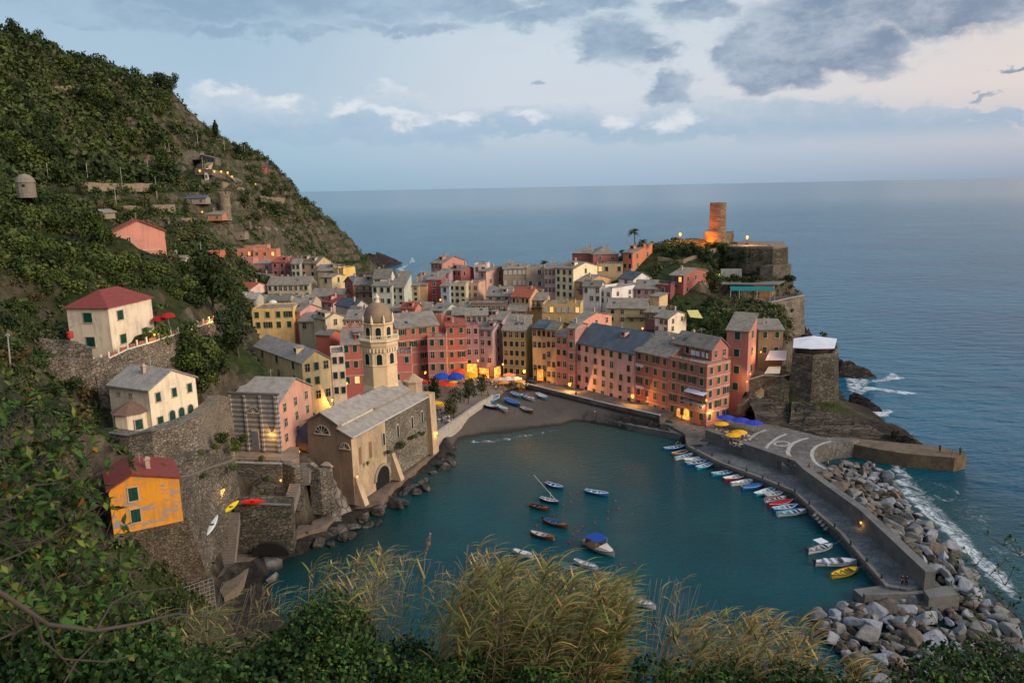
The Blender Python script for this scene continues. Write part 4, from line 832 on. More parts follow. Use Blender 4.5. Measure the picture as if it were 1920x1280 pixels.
    h('town_house','pale blue grey house left of the white terrace house',(190,196,204),1093,1126,None,537,257,-16,567,'L','s',1.6,3,0,2,sh='b',kinds='po',dep=8)
    A=h('town_house','orange ochre house with broad slate gable and balcony',(216,158,96),1078,1101,1146,529,267,-42,556,'L','w',1.8,1,1,2,sh='n',kinds='p'); balcony(A,'L',.5,2.8,3)
    h('town_house','tall cream house with three green shuttered storeys and plain gable',(240,222,170),1041,1075,1120,504,270,-42,560,'L','w',1.8,3,1,4,sh='g',kinds='c')
    h('town_house','lilac house wedged left of the tall cream house',(186,150,170),1021,1041,None,504,276,-10,552,'SL','s',1.0,3,0,3,kinds='p',dep=8)
    h('town_house','olive tan house with planted roof terrace below the maroon houses',(196,168,110),1119,1168,None,497,281,-8,523,'F','s',None,4,0,1,sh='d',kinds='cq',dep=9)
    h('town_house','maroon house with hipped slate roof left of the tall orange house',(150,74,72),1073,1118,None,475,293,-16,497,'H','w',2.0,0,0,1,dep=11)
    h('town_house','rose red house with broad hipped slate roof on the upper row',(176,88,84),1112,1160,None,476,291,6,497,'H','w',2.4,2,0,1,dep=12,sh='n',kinds='p')
    h('town_house','tall bright orange house at the foot of the castle garden',ORG,1168,1186,1223,474,281,-40,510,'SL','w',2.4,2,2,2,sh='d',kinds='cp')
    h('town_house','grey stone house with white framed windows facing the castle hill',(160,142,120),943,987,None,503,285,0,543,'L','w',1.4,5,0,2,sh='w',kinds='o',dep=9,chim=3)
    h('town_house','beige flat topped house left of the palm',(188,160,140),986,1020,None,503,284,-6,546,'F','s',None,2,0,2,sh='w',kinds='o',dep=9)
    h('town_house','ochre house with the bright terracotta roof in the middle of the village',(206,160,104),959,993,1015,557,249,-24,585,'L','t',2.6,4,1,2,sh='n',kinds='o',ww=.8)
    A=h('town_house','small gold house with grey roof right of the terracotta roof',(214,168,84),994,1024,None,562,250,-12,583,'L','s',1.8,3,0,1,sh='n',kinds='p',dep=8); balcony(A,'L',.4,2.6,6)
    h('town_house','mustard yellow house with flat terrace and roof cabin',(216,172,70),1016,1088,None,573,240,-12,592,'F','s',None,6,0,1,sh='w',kinds='oq',dep=8)
    h('cottage','mustard roof cabin standing on the yellow terrace',(210,160,60),1062,1078,None,567,243,-12,574,'F','s',None,0,0,1,dep=3,zb=None)
    # ---- middle rows, centre
    h('town_house','pink house with plain windows left of the grey stone house',(212,158,142),897,911,945,509,284,-36,547,'SL','w',0.9,1,2,3,sh='n',kinds='p')
    h('town_house','tall salmon house with terracotta edged roof against the sea',(206,128,112),808,829,872,494,301,-34,520,'L','w',2.2,3,1,2,sh='n',kinds='p')
    h('town_house','crimson house with slate roof in front of the tall salmon house',(164,76,82),841,864,889,507,292,-36,523,'L','w',1.5,3,2,1,sh='n',kinds='c')
    h('town_house','white and pink house with terrace railings right of the crimson house',(226,200,190),888,912,None,498,295,-8,520,'F','s',None,2,0,1,kinds='p',sh='w',dep=8)
    h('town_house','violet house below the crimson house',(186,146,168),821,842,None,512,288,-10,536,'SL','s',0.8,2,0,1,sh='n',kinds='p',dep=8)
    h('town_house','pale olive house with four tall shuttered windows beside the balcony house',(196,190,150),842,873,None,534,264,-16,570,'F','s',None,3,0,3,sh='d',kinds='cp',dep=8)
    A=h('town_house','salmon house with yellow roof terrace and small balconies',(214,160,122),873,897,None,533,266,-16,572,'F','s',None,2,0,3,sh='n',kinds='p',dep=8); balcony(A,'L',.5,5.5,4)
    h('cottage','small blue house squeezed between red and olive houses',(150,170,200),826,842,None,536,263,-10,566,'SL','s',0.6,1,0,2,sh='g',kinds='c',dep=6)
    h('town_house','deep red house with blank flank beside the small blue house',(178,62,44),799,827,None,524,269,-8,569,'SL','w',1.4,1,0,3,kinds='p',dep=8)
    h('town_house','tan house with blank wall left of the deep red house',(212,160,112),783,800,None,534,268,-8,568,'SL','w',1.4,0,0,1,dep=8)
    h('town_house','ochre house with slate lean-to roof behind the tan house',(196,158,120),779,806,None,525,276,-6,540,'SL','w',1.8,2,0,1,kinds='p',sh='n',dep=8)
    h('town_house','narrow ochre house beside the mint green house',(190,170,118),772,785,None,535,267,-8,566,'SL','s',1.0,1,0,3,sh='d',dep=7)
    h('town_house','mint green house with tall slate roof and plain flank',MINT,733,757,772,538,262,-20,576,'SL','s',4.4,2,0,3,sh='d',kinds='c')
    h('town_house','pale green house wing with closed shutters behind the dome',(186,196,184),697,734,None,536,261,-8,578,'SL','s',0.8,3,0,2,sh='d',kinds='cp',dep=7)
    h('town_house','white house with two large arched windows under a slate roof',WHT,700,731,None,521,268,-2,536,'L','s',2.6,2,0,1,kinds='p',ww=1.9,wh=2.1,dep=9,sh='n')
    A=h('town_house','brown house with white balcony railings left of the white arched house',(160,136,104),663,700,None,533,273,-4,560,'L','s',2.0,3,0,2,kinds='p',sh='n',dep=8); balcony(A,'L',.5,2.8,6)
    h('town_house','small red house with blue slate roof next to a pale cyan gable',(178,84,62),646,661,676,528,284,-30,544,'R','b',1.8,1,0,1,kinds='p')
    h('town_house','yellow house with green shutters and flat slate roof in front of the red terrace house',(220,186,110),848,872,None,590,246,0,607,'L','s',1.8,4,0,1,sh='n',kinds='q',dep=9)
    h('town_house','mint house with slate gable in the middle of the roofs',(180,196,180),807,832,862,583,250,-30,602,'L','w',1.8,4,0,1,sh='d',kinds='p')
    h('cottage','low red flat roofed annex in front of the mint gable',(204,98,82),806,827,None,594,243,-6,606,'F','s',None,0,0,1,dep=5)
    h('town_house','house with long pale slate roof and small white wall',(200,190,176),912,957,None,555,258,-12,572,'L','s',2.6,3,0,1,kinds='p',sh='w',dep=10)
    A=h('town_house','brown galleried house with iron balcony rows',(130,98,84),883,950,None,570,249,-6,590,'F','s',None,7,0,1,kinds='p',sh='n',dep=7); balcony(A,'L',.5,2.4,14)
    h('town_house','terracotta fronted house below the terracotta roof',(168,98,66),950,985,None,583,245,-12,604,'SL','s',2.0,4,0,1,kinds='po',sh='n',dep=8)
    h('town_house','low orange tiled gable among the roofs behind the dome',(212,120,90),752,778,790,578,254,-20,590,'L','t',1.6,0,0,1,dep=8,chim=0)
    h('town_house','wide grey slate roof with low walls behind the orange gable',(196,170,150),736,806,None,582,258,-6,592,'L','w',2.2,5,0,1,kinds='p',dep=9)
    h('town_house','pale house under grey slates between the mint gable and the yellow house',(206,200,184),862,900,None,577,256,-8,592,'L','s',1.6,3,0,1,kinds='p',dep=8)
    # ---- left of the dome
    h('town_house','bright yellow house with white parasol on its roof terrace',YEL,472,549,None,580,226,4,618,'F','s',None,4,0,2,kinds='cco',sh='g',dep=11,ww=1.2,wh=1.9)
    h('town_house','pink house whose side wall rises right of the bright yellow house',(218,140,140),540,562,603,584,228,-36,618,'L','s',1.8,0,2,2,kinds='cp',sh='g')
    h('manor_house','large cream house with broad pale slate roof below the yellow house',(226,200,130),477,566,619,680,172,0,760,'L','p',2.4,3,3,3,sh='g',y0=648,ro=0.5,kinds='cp',chim=0,ww=1.1,wh=1.8)
    h('town_house','narrow pale house with roof plants between the cream and red houses',(216,196,170),620,646,None,664,183,14,748,'F','s',None,2,0,3,sh='d',kinds='cp',dep=9)
    h('town_house','red house with pale floor bands left of the bell tower',(196,84,66),640,690,None,643,199,8,730,'L','w',3.0,3,0,3,trim=1,kinds='ccoq',dep=10,ww=1.15,wh=1.8)
    h('town_house','salmon red house with planted roof terrace right of the bell tower',(204,96,84),735,771,None,664,196,6,728,'F','s',None,2,0,2,kinds='oc',dep=8,trim=1)
    h('town_house','low house with cream wall and grey slate roof left of the red gable',(208,190,150),587,610,645,598,216,-40,622,'L','s',1.4,0,1,1,dep=9,kinds='p')
    h('cottage','red gabled house above the broad cream roof',(196,84,70),592,618,638,628,205,-20,640,'L','s',1.0,0,0,1)
    h('town_house','white walled house with orange drainpipes left of the dome',WHT,648,683,None,598,220,-4,614,'L','w',2.0,4,0,1,kinds='p',sh='w',dep=9)
    h('town_house','orange red house with roof terrace in front of the white walled house',(214,112,82),642,690,None,616,211,2,630,'F','s',None,2,0,1,kinds='p',dep=7)
    h('town_house','house with white edged slate roof running up to the left of the dome',(200,190,176),629,664,692,576,240,-44,596,'L','b',2.0,0,2,1,kinds='p')
    h('town_house','dark slate roofed house just left of the dome',(190,180,166),652,682,700,590,232,-36,606,'L','s',2.0,0,1,1,kinds='p')
    h('town_house','pink house with red brown roof and orange flank above the slate roofs',(216,150,150),600,624,649,568,262,-36,584,'SL','r',1.8,2,1,1,kinds='p')
    h('town_house','long beige house with balconies under one wide slate roof',(196,182,150),501,579,None,533,290,-2,560,'L','s',2.4,8,0,2,kinds='cpo',sh='g',dep=11,chim=4)
    h('town_house','pale pink gabled house at the left edge of the village',(232,188,172),444,470,502,541,284,-20,553,'L','t',1.6,0,0,1)
    h('town_house','long slate roof with red gable behind the pale pink gable',(200,90,64),466,500,527,524,309,-36,536,'L','s',1.8,0,0,1)
    h('cottage','tan house with yellow edged roof among the upper left roofs',(206,170,110),447,461,490,511,321,-30,528,'SL','s',1.4,0,0,1)
    h('town_house','pink house with two arched windows on the upper left row',(216,128,118),432,474,None,486,341,0,502,'F','s',None,2,0,1,kinds='p',dep=8,sh='n')
    h('town_house','salmon house lit by lamps high at the left end of the village',(222,120,84),418,474,None,470,352,0,484,'F','s',None,4,0,1,kinds='pl',dep=7)
    h('town_house','orange lamplit house with terrace at the top left of the village',(226,120,70),474,518,None,470,350,2,483,'F','s',None,3,0,1,kinds='lp',dep=7)
    h('town_house','mauve house with low slate roof left of the magenta house',(190,130,134),475,508,None,494,326,-2,508,'H','s',1.5,2,0,1,kinds='p',dep=8,sh='n')
    h('town_house','magenta house with four brown windows under the headland',(176,84,96),509,534,None,491,317,0,518,'SL','t',1.2,2,0,2,kinds='c',sh='n',dep=10)
    h('town_house','plum house with pink tiled lean-to roof beside the magenta house',(150,100,110),533,548,None,494,318,0,520,'SL','r',1.4,1,0,2,kinds='p',dep=9)
    h('town_house','grey green house with white framed windows below the headland',(178,186,170),546,562,None,494,311,-2,519,'L','s',1.6,2,0,2,kinds='o',sh='g',dep=8)
    h('town_house','beige house with four brown shutters and broad gable flank',(200,172,132),561,593,621,494,311,-24,521,'L','s',2.4,2,0,2,sh='n',kinds='c')
    h('town_house','low house with dark slate roof left of the vivid yellow house',(170,150,120),595,632,None,507,306,-4,517,'L','w',2.0,0,0,1,dep=9)
    h('town_house','vivid yellow house with rooftop terrace below the rocks',(238,190,54),625,643,666,505,300,-34,523,'F','s',None,1,0,1,kinds='c',sh='g')
    h('town_house','cream house with low roof in front of the vivid yellow house',(224,196,128),599,622,646,520,289,-24,540,'L','w',0.9,1,1,1,kinds='c',sh='g')
    h('town_house','house with slate roof and lime yellow gable near the pink house',(170,160,130),583,642,657,555,274,-10,572,'L','s',2.2,4,1,1,kinds='p',sh='d')
    h('cottage','small cottage with pale roof at the left edge of the roofs',(190,182,170),446,480,None,560,262,0,576,'L','p',1.6,2,0,1,kinds='p',dep=8)
    h('cottage','grey roofed shed house above the bright yellow house',(180,172,160),500,540,None,563,250,-2,580,'L','s',1.6,2,0,1,kinds='p',dep=8)
    h('town_house','tan house with slate roof between pale pink gable and long beige house',(186,166,140),455,500,None,566,272,-4,580,'L','s',2.0,3,0,1,kinds='p',dep=9)
    h('town_house','slate roofed house right of the bright yellow house terrace',(196,176,150),548,584,None,570,245,-6,590,'L','s',2.4,2,0,1,kinds='p',dep=9)
    h('town_house','grey roofed house between the low cream wall and the yellow ochre pipe',(206,190,150),560,600,None,603,224,-14,622,'L','s',2.0,2,0,1,kinds='p',dep=9)
    # ---- on the left hillside
    A=h('villa','tall salmon house with red tiled gable on the left slope',(226,138,112),196,212,308,435,182,-60,492,'L','t',2.6,0,0,2,wid=10,own=True,kinds='p',sh='n',chim=0,over=0.5)
    q=A['C']+A['uR']*A['tR']*.28; put_window(A['root'],(q.x,q.y,A['z']-2.2),A['a']+math.pi/2,'p','n',.7,1.5); m=MB(); z_=A['z']-4.6; p_,q_=A['C']+A['uR']*A['tR']*.1-A['uL']*.06,A['C']+A['uR']*A['tR']*.9-A['uL']*.06; m.tube((p_.x,p_.y,z_),(q_.x,q_.y,z_),.09,n=4); m.build('floor_band',M_FRAME,A['root'])
    h('villa','square cream villa with red hipped roof and green shutters on the terrace',(232,212,178),124,202,283,577,129,0,668,'H','r',2.6,1,2,2,y2=558,own=True,kinds='c',sh='g',ww=1.55,wh=1.6,over=0.5,chim=0,top=1.7)
    h('villa','cream villa with three arched green doors above the stone retaining wall',(240,218,180),203,278,366,731,114,0,812,'L','p',2.2,0,3,1,y2=706,own=True,kinds='c',sh='g',ww=0.85,wh=1.4,top=1.5,over=0.3,chim=1)
    h('villa','weathered yellow house with red sheet roof on a tall stone bastion',(226,150,42),192,203,335,918,94,-60,1003,'L','r',1.5,0,0,1,wid=8,own=True,ro=0.35,kinds='c',sh='g',over=0.3,chim=1)
    h('cottage','small grey roofed outhouse behind the salmon villa',(206,190,160),310,345,356,487,205,-6,504,'L','w',1.0,0,0,1,chim=1,own=True)
# ================================================================ church, towers, castle
def striped_mat():
    m = bpy.data.materials.new('striped_marble'); m.use_nodes = True; nt = m.node_tree; nt.nodes.clear(); n = N(nt)
    bs = n.new('ShaderNodeBsdfPrincipled'); out = n.new('ShaderNodeOutputMaterial'); nt.links.new(bs.outputs[0], out.inputs[0])
    pos = n.new('ShaderNodeNewGeometry').outputs['Position']; sp = n.new('ShaderNodeSeparateXYZ'); nt.links.new(pos, sp.inputs[0]); fn = n.noise(pos, 1.3, 5, 0.65)
    fr = n.math('FRACT', n.math('DIVIDE', n.math('ADD', sp.outputs[2], n.math('MULTIPLY', fn, 0.12)), 0.92)); st = n.maprange(fr, 0.46, 0.54)
    c = n.mix(st, (0.17,0.15,0.135), (0.4,0.37,0.33)); c = n.mix(n.math('MULTIPLY', n.maprange(fn, 0.45, 0.65), 0.5), c, (0.16,0.14,0.12))
    nt.links.new(c, bs.inputs['Base Color']); bs.inputs['Roughness'].default_value = 0.9; return m
LAMP_ON = mat('lamp_glass', (0.02,0.015,0.01), 0.5, 0, 1, emit=(1.0,0.42,0.06), estr=2.2, spec=0.0)
def light(parent, p, power=60, col=(1.0,0.50,0.13), r=0.0):
    l = bpy.data.lights.new('lamp_light', 'POINT'); l.energy = power; l.color = col; l.shadow_soft_size = 0.0
    o = bpy.data.objects.new('lamp_light', l); C.objects.link(o); o.parent = parent; o.location = Vector(p)-base_of(parent); return o
LAMP_STRONG = mat('strong_lamp_glass', (0.02,0.015,0.01), 0.5, 0, 1, emit=(1.0,0.22,0.004), estr=60, spec=0.0)
def wall_lamp(label, p, outn=(0,-1,0), power=220, col=(1.0,0.50,0.13), big=1.0):
    """bracket lantern on a wall"""
    p = Vector(p); n = Vector(outn).normalized(); r = empty('wall_lamp', p, label, 'lamp', 'lit wall lamps of the village'); b = MB(); q = p+n*0.7+Vector((0,0,0.1))
    b.tube(p, q, 0.04, n=5); b.tube(q, q-Vector((0,0,0.18)), 0.03, n=5); b.build('bracket', IRON, r)
    g = MB(); g.lathe(q-Vector((0,0,0.55*big)), [(0.10*big,0),(0.2*big,0.32*big),(0.06,0.4*big)], 8); g.build('lantern', LAMP_ON if power < 1400 or power > 2700 or p.y > 300 else LAMP_STRONG, r)
    light(r, q+n*0.25-Vector((0,0,0.75)), power, col); return r
def street_lamp(label, p, h=5.0, power=300, col=(1.0,0.50,0.13), big=1.0, arm=None):
    p = Vector(p); r = empty('street_lamp', p, label, 'street lamp', 'street lamps'); b = MB(); b.lathe(p, [(0.14,0),(0.14,0.5),(0.07,0.6),(0.05,h)], 8); b.build('post', IRON, r)
    q = p+Vector((0,0,h)); g = MB(); g.lathe(q, [(0.12*big,0),(0.26*big,0.45*big),(0.05,0.6*big)], 8); g.build('lantern', LAMP_ON, r)
    if power: light(r, q+Vector((0,-1.3,1.1)), power, col)
    return r
def arch_window(parent, p, yaw, w, h, fr=None, name='window', glass=None, pointed=False):
    """arched opening with a pale surround standing on a wall; p = centre of its sill"""
    fr = fr or M_TRIM; p = Vector(p); u = Vector((math.cos(yaw), math.sin(yaw), 0)); o = Vector((math.sin(yaw), -math.cos(yaw), 0)); Z = Vector((0,0,1))
    def loop(W, H, off): 
        pts = [p-u*W/2, p+u*W/2]; c = p+Z*(H-W/2)
        pts += [c+u*(W/2*math.cos(t*math.pi/8))+Z*(W/2*math.sin(t*math.pi/8)*(1.25 if pointed else 1)) for t in range(9)]
        return [q+o*off for q in pts]
    b = MB(); L0 = loop(w+.3, h+.15, 0.0); L1 = loop(w+.3, h+.15, .07); k = len(L0); b.hexa(L0, L1); b.mi = 1; b.hexa(loop(w, h, 0.05), loop(w, h, 0.09))
    return b.build(name, [fr, glass or M_GLASS], parent)
def lunette(parent, p, yaw, w, glass=None):
    p = Vector(p); u = Vector((math.cos(yaw), math.sin(yaw), 0)); o = Vector((math.sin(yaw), -math.cos(yaw), 0)); Z = Vector((0,0,1)); b = MB()
    lp = lambda W, off: [p-u*0+u*(W/2*math.cos(t*math.pi/10))+Z*(W/2*math.sin(t*math.pi/10)) +o*off for t in range(11)]
    b.hexa(lp(w+.4, 0), lp(w+.4, .08)); b.mi = 1; b.hexa(lp(w, .05), lp(w, .1)); b.mi = 2
    for t in range(1, 6): a = t*math.pi/6; q = p+o*.13; b.tube(q, q+u*(w/2*math.cos(a))+Z*(w/2*math.sin(a)), 0.04, n=4)
    b.tube(p+o*.13-u*w/4, p+o*.13+u*w/4, .03, n=4); b.mi = 0; b.box(p+o*.12-Z*.1, (w+.5,.25,.2), yaw)
    return b.build('lunette_window', [M_TRIM, M_GLASS, M_FRAME], parent)
def build_church():
    WARMP = mat('church_plaster', lin((196,172,140)), 0.92, 0.45, 0.35, col2=lin((134,116,96)), stretch=(1,1,.4)); BRN = mat('church_brown_plaster', lin((146,124,104)), 0.92, 0.4, 0.35, col2=lin((100,86,74)), stretch=(1,1,.4))
    CST = stone('church_rubble', [(0.19,0.165,0.13),(0.26,0.23,0.18),(0.35,0.31,0.25)], 0.6, moss=0.12)
    Cp = PD(658, 818, 136); z = Cp.z
    B = P(801, 741, z); v = (B-Cp); v.z = 0; Ln = v.length; v.normalize(); u = Vector((-v.y, v.x, 0))       # v runs back, u runs left
    if u.x > 0: u = -u
    yaw = math.atan2(v.y, v.x)
    G = 2.2; root = empty('church', (Cp+v*Ln/2+u*6).to_tuple()[:2]+(G,), 'stone harbour church with slate roofs and octagonal domed bell tower', 'church')
    wa = along(Vector((Cp.x,Cp.y,z)), u, 634); tn = None
    pt = lambda a, b, zz: Cp*0+Vector((Cp.x, Cp.y, 0))+v*a+u*b+Vector((0,0,zz))
    zn = PD(632, 793, pt(0, wa, 0).y).z       # nave eave
    wn = along(pt(0, wa, z), u, 577)-0; za = PD(602, 772, pt(0, wa+wn/2, 0).y).z; L1 = 12.5
    # aisle with lean-to roof (plastered front part, rubble wall behind), wall nearest the water
    w = MB(); w.hexa([pt(0,0,G), pt(Ln*.40,0,G), pt(Ln*.40,wa+1,G), pt(0,wa+1,G)], [pt(0,0,z), pt(Ln*.40,0,z), pt(Ln*.40,wa+1,z+1.3), pt(0,wa+1,z+1.3)]); w.build('plastered_wall', WARMP, root)
    w = MB(); w.hexa([pt(Ln*.40,-.05,G), pt(Ln,-.05,G), pt(Ln,wa+1,G), pt(Ln*.40,wa+1,G)], [pt(Ln*.40,-.05,z-.02), pt(Ln,-.05,z-.02), pt(Ln,wa+1,z+1.28), pt(Ln*.40,wa+1,z+1.28)]); w.build('rubble_wall', CST, root)
    # brown front of aisle and nave
    w = MB(); w.hexa([pt(-.06,0,G), pt(-.06,wa,G), pt(0,wa,G), pt(0,0,G)], [pt(-.06,0,z), pt(-.06,wa,z+1.25), pt(0,wa,z+1.25), pt(0,0,z)]); w.build('aisle_front', BRN, root)
    nz = G+4
    w = MB(); w.hexa([pt(-.1,wa,G), pt(-.1,wa+wn,nz), pt(L1,wa+wn,nz), pt(L1,wa,G)], [pt(-.1,wa,zn), pt(-.1,wa+wn,zn), pt(L1,wa+wn,zn), pt(L1,wa,zn)])
    w.hexa([pt(-.1,wa,zn-.02), pt(-.1,wa+wn,zn-.02), pt(L1,wa+wn,zn-.02), pt(L1,wa,zn-.02)], [pt(-.1,wa+wn/2-.01,za), pt(-.1,wa+wn/2,za), pt(L1,wa+wn/2,za), pt(L1,wa+wn/2-.01,za)]); w.build('nave_front', BRN, root)
    cl = MB(); cl.hexa([pt(1.2,wa-.08,z+1.3), pt(L1-.4,wa-.08,z+1.3), pt(L1-.4,wa,z+1.3), pt(1.2,wa,z+1.3)], [pt(1.2,wa-.08,zn-.15), pt(L1-.4,wa-.08,zn-.15), pt(L1-.4,wa,zn-.15), pt(1.2,wa,zn-.15)]); cl.build('clerestory', mat('pale_plaster', (0.62,0.57,0.47), 0.9, 0.3, 0.6), root)
    rf = MB(); T = Vector((0,0,.22)); e = .45
    def slab(*q): rf.hexa([Vector(p)-T for p in q], q)
    sl_ = (za-zn)/(wn/2)
    slab(pt(-.5,wa-e,zn-sl_*e+.12), pt(L1+.3,wa-e,zn-sl_*e+.12), pt(L1+.3,wa+wn/2,za+.12), pt(-.5,wa+wn/2,za+.12)); slab(pt(-.5,wa+wn/2,za+.12), pt(L1+.3,wa+wn/2,za+.12), pt(L1+.3,wa+wn+e,zn-sl_*e+.12), pt(-.5,wa+wn+e,zn-sl_*e+.12))
    slab(pt(-.3,-e,z-.1), pt(Ln+.2,-e,z-.1), pt(Ln+.2,wa+.2,z+1.45), pt(-.3,wa+.2,z+1.45))
    # wider rear nave roof a little lower, up to the tower
    zr = zn-.6; zt = za-.7; wr = wn*1.15; L2 = Ln-1.5
    w = MB(); w.hexa([pt(L1,wa,G), pt(L2,wa,G), pt(L2,wa+wr,G+4), pt(L1,wa+wr,G+4)], [pt(L1,wa,zr), pt(L2,wa,zr), pt(L2,wa+wr,zr), pt(L1,wa+wr,zr)])
    w.hexa([pt(L1,wa,zr-.02), pt(L2,wa,zr-.02), pt(L2,wa+wr,zr-.02), pt(L1,wa+wr,zr-.02)], [pt(L1,wa+wr/2,zt), pt(L2,wa+wr/2,zt), pt(L2,wa+wr/2+.01,zt), pt(L1,wa+wr/2+.01,zt)]); w.build('rear_nave', WARMP, root)
    slab(pt(L1+.1,wa-.3,zr+.05), pt(L2+.3,wa-.3,zr+.05), pt(L2+.3,wa+wr/2,zt+.12), pt(L1+.1,wa+wr/2,zt+.12)); slab(pt(L1+.1,wa+wr/2,zt+.12), pt(L2+.3,wa+wr/2,zt+.12), pt(L2+.3,wa+wr+e,zr+.02), pt(L1+.1,wa+wr+e,zr+.02))
    ro = rf.build('roof', M_SLATE_P, root)
    g = MB(); g.tube(pt(-.4,-e-.12,z-.15), pt(Ln+.3,-e-.12,z-.15), .16, n=6); g.build('gutter', mat('pale_gutter', (0.5,0.47,0.42), 0.7, 0.2), ro)
    for a_ in (3.5, 6.5, 9.5): 
        m = MB(); q = pt(a_, wa-.12, (z+1.3+zn)/2); m.box(q, (1.5,.1,.85), yaw); m.build('clerestory_window', M_FRAME, root)
    # front openings
    fy = math.atan2(-u.y, -u.x); 
    lunette(root, pt(-.12, wa+wn*.50, zn-2.3), fy, 3.0); lunette(root, pt(-.1, wa*.5, z-2.4), fy, 1.9)
    d = MB(); q = pt(-.14, wa+wn*.42, z-8.2); d.box(q, (2.1,.16,3.6), fy); d.mi = 1; d.box(q-v*.04, (1.6,.18,3.2), fy); d.build('church_door', [M_FRAME, mat('pale_blue_door', (0.34,0.38,0.42), 0.6, 0.3)], root)
    d = MB(); d.hexa([pt(-.5,wa+wn*.42-1.4,z-6.3), pt(-.5,wa+wn*.42+1.4,z-6.3), pt(-.05,wa+wn*.42+1.4,z-6.3), pt(-.05,wa+wn*.42-1.4,z-6.3)], [pt(-.5,wa+wn*.42-1.2,z-6.1), pt(-.5,wa+wn*.42+1.2,z-6.1), pt(-.05,wa+wn*.42+.2,z-5.4), pt(-.05,wa+wn*.42-.2,z-5.4)]); d.build('door_hood', M_TRIM, root)
    # side wall windows: two blind rectangles then arched slits
    for a_, hh, w_ in ((2.6, 3.4, .8), (6.2, 3.2, .9)):
        m = MB(); m.box(pt(a_, -.02, z-4.6), (w_, .10, hh), yaw); m.build('blind_window', mat('brown_panel', lin((140,104,78)), .9, .3), root)
    for a_ in (11.0, 16.5, 22.5, 28.0): arch_window(root, pt(a_ if a_ < Ln-2 else Ln-3, -.1, z-5.2), yaw, .75, 2.4, M_FRAME, pointed=True)
    # big arch at the foot, buttresses
    m = MB(); 
    q = pt(Ln*.33, 0, G+.0); L0 = []
    for t in range(11): a = t*math.pi/10; L0.append(q+v*(2.4*math.cos(a))+Vector((0,0,1.8+2.4*math.sin(a))))
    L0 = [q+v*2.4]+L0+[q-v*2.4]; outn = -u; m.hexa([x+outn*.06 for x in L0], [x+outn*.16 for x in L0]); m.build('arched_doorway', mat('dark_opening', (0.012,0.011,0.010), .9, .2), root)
    m = MB(); ring = [q+v*((2.4+k_)*math.cos(t*math.pi/12))+Vector((0,0,1.8+(2.4+k_)*math.sin(t*math.pi/12))) for k_ in (0,.6) for t in range(13)]
    for t in range(12): m.hexa([ring[t]+outn*.02, ring[t+1]+outn*.02, ring[14+t]+outn*.02, ring[13+t]+outn*.02], [ring[t]+outn*.3, ring[t+1]+outn*.3, ring[14+t]+outn*.3, ring[13+t]+outn*.3])
    m.build('arch_ring', mat('pale_arch_stone', (0.33,0.29,0.23), .9, .4), root)
    for a_ in (0.7, Ln*.33+4.2):
        m = MB(); m.hexa([pt(a_-.7,.1,G), pt(a_+.7,.1,G), pt(a_+.7,-2.2,G), pt(a_-.7,-2.2,G)][::-1], [pt(a_-.6,.1,G+5.5), pt(a_+.6,.1,G+5.5), pt(a_+.6,-.3,G+5.5), pt(a_-.6,-.3,G+5.5)][::-1]); m.build('buttress', WARMP, root)
    # vegetated rock ramp against the rubble wall
    top = [pt(Ln*.40,-.6,z-9.0), pt(Ln*.7,-1.0,z-7.0), pt(Ln-1,-1.5,z-5.0), pt(Ln+4,-1.0,z-4.6)]
    # pilaster corner at the far end and apse tower
    m = MB(); m.hexa([pt(Ln-.5,-1.2,G), pt(Ln+2.2,-1.2,G), pt(Ln+2.2,4,G), pt(Ln-.5,4,G)], [pt(Ln-.5,-.8,z+.3), pt(Ln+2.0,-.8,z+.3), pt(Ln+2.0,4,z+.3), pt(Ln-.5,4,z+.3)]); m.build('apse_wall', WARMP, root)
    m = MB(); m.lathe(pt(Ln-.2, 3.2, z+.3), [(2.0,-1),(2.0,2.6),(2.25,2.7),(2.25,3.0),(1.7,3.2),(0.3,4.4)], 8, math.pi/8); m.build('corner_turret', WARMP, root)
    # entrance porch left of the nave with lit arch
    wp = along(pt(1.2, wa+wn, z), u, 546); zp = z-.4
    m = MB(); m.hexa([pt(1.0,wa+wn,G+3), pt(1.0,wa+wn+wp,G+3), pt(7,wa+wn+wp,G+3), pt(7,wa+wn,G+3)], [pt(1.0,wa+wn,zp-2.2), pt(1.0,wa+wn+wp,zp-2.2), pt(7,wa+wn+wp,zp-2.2), pt(7,wa+wn,zp-2.2)]); m.build('porch', stucco((205,150,110)), root)
    m = MB(); m.hexa([pt(.5,wa+wn,zp-2.1), pt(.5,wa+wn+wp+.5,zp-2.3), pt(7,wa+wn+wp+.5,zp-2.3), pt(7,wa+wn,zp-2.1)], [pt(1.6,wa+wn,zp+2.0), pt(2.6,wa+wn+wp*.5,zp+1.2), pt(6,wa+wn+wp*.5,zp+1.2), pt(6,wa+wn,zp+2.0)]); m.build('porch_roof', M_SLATE_B, root)
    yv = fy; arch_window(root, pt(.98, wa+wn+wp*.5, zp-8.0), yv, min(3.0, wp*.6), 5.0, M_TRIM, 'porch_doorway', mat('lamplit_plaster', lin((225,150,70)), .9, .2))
    wall_lamp('lit lantern in the church porch arch', pt(.7, wa+wn+wp*.5, zp-3.6), -v, 260)
    # bell tower
    tb = PD(716, 735, 163); c = Vector((tb.x, tb.y, 0)); zb = tb.z-6; zz = lambda y: PD(716, y, 163).z; s = 163/1450/0.98
    TP = mat('tower_plaster', lin((226,198,158)), 0.92, 0.35, 0.3, col2=lin((186,158,124))); TRM = mat('tower_trim', lin((236,220,190)), .85, .3, 1)
    r1 = 31*s/math.cos(math.pi/8); r2 = 26*s/math.cos(math.pi/8); a0 = math.pi/8+math.radians(8)
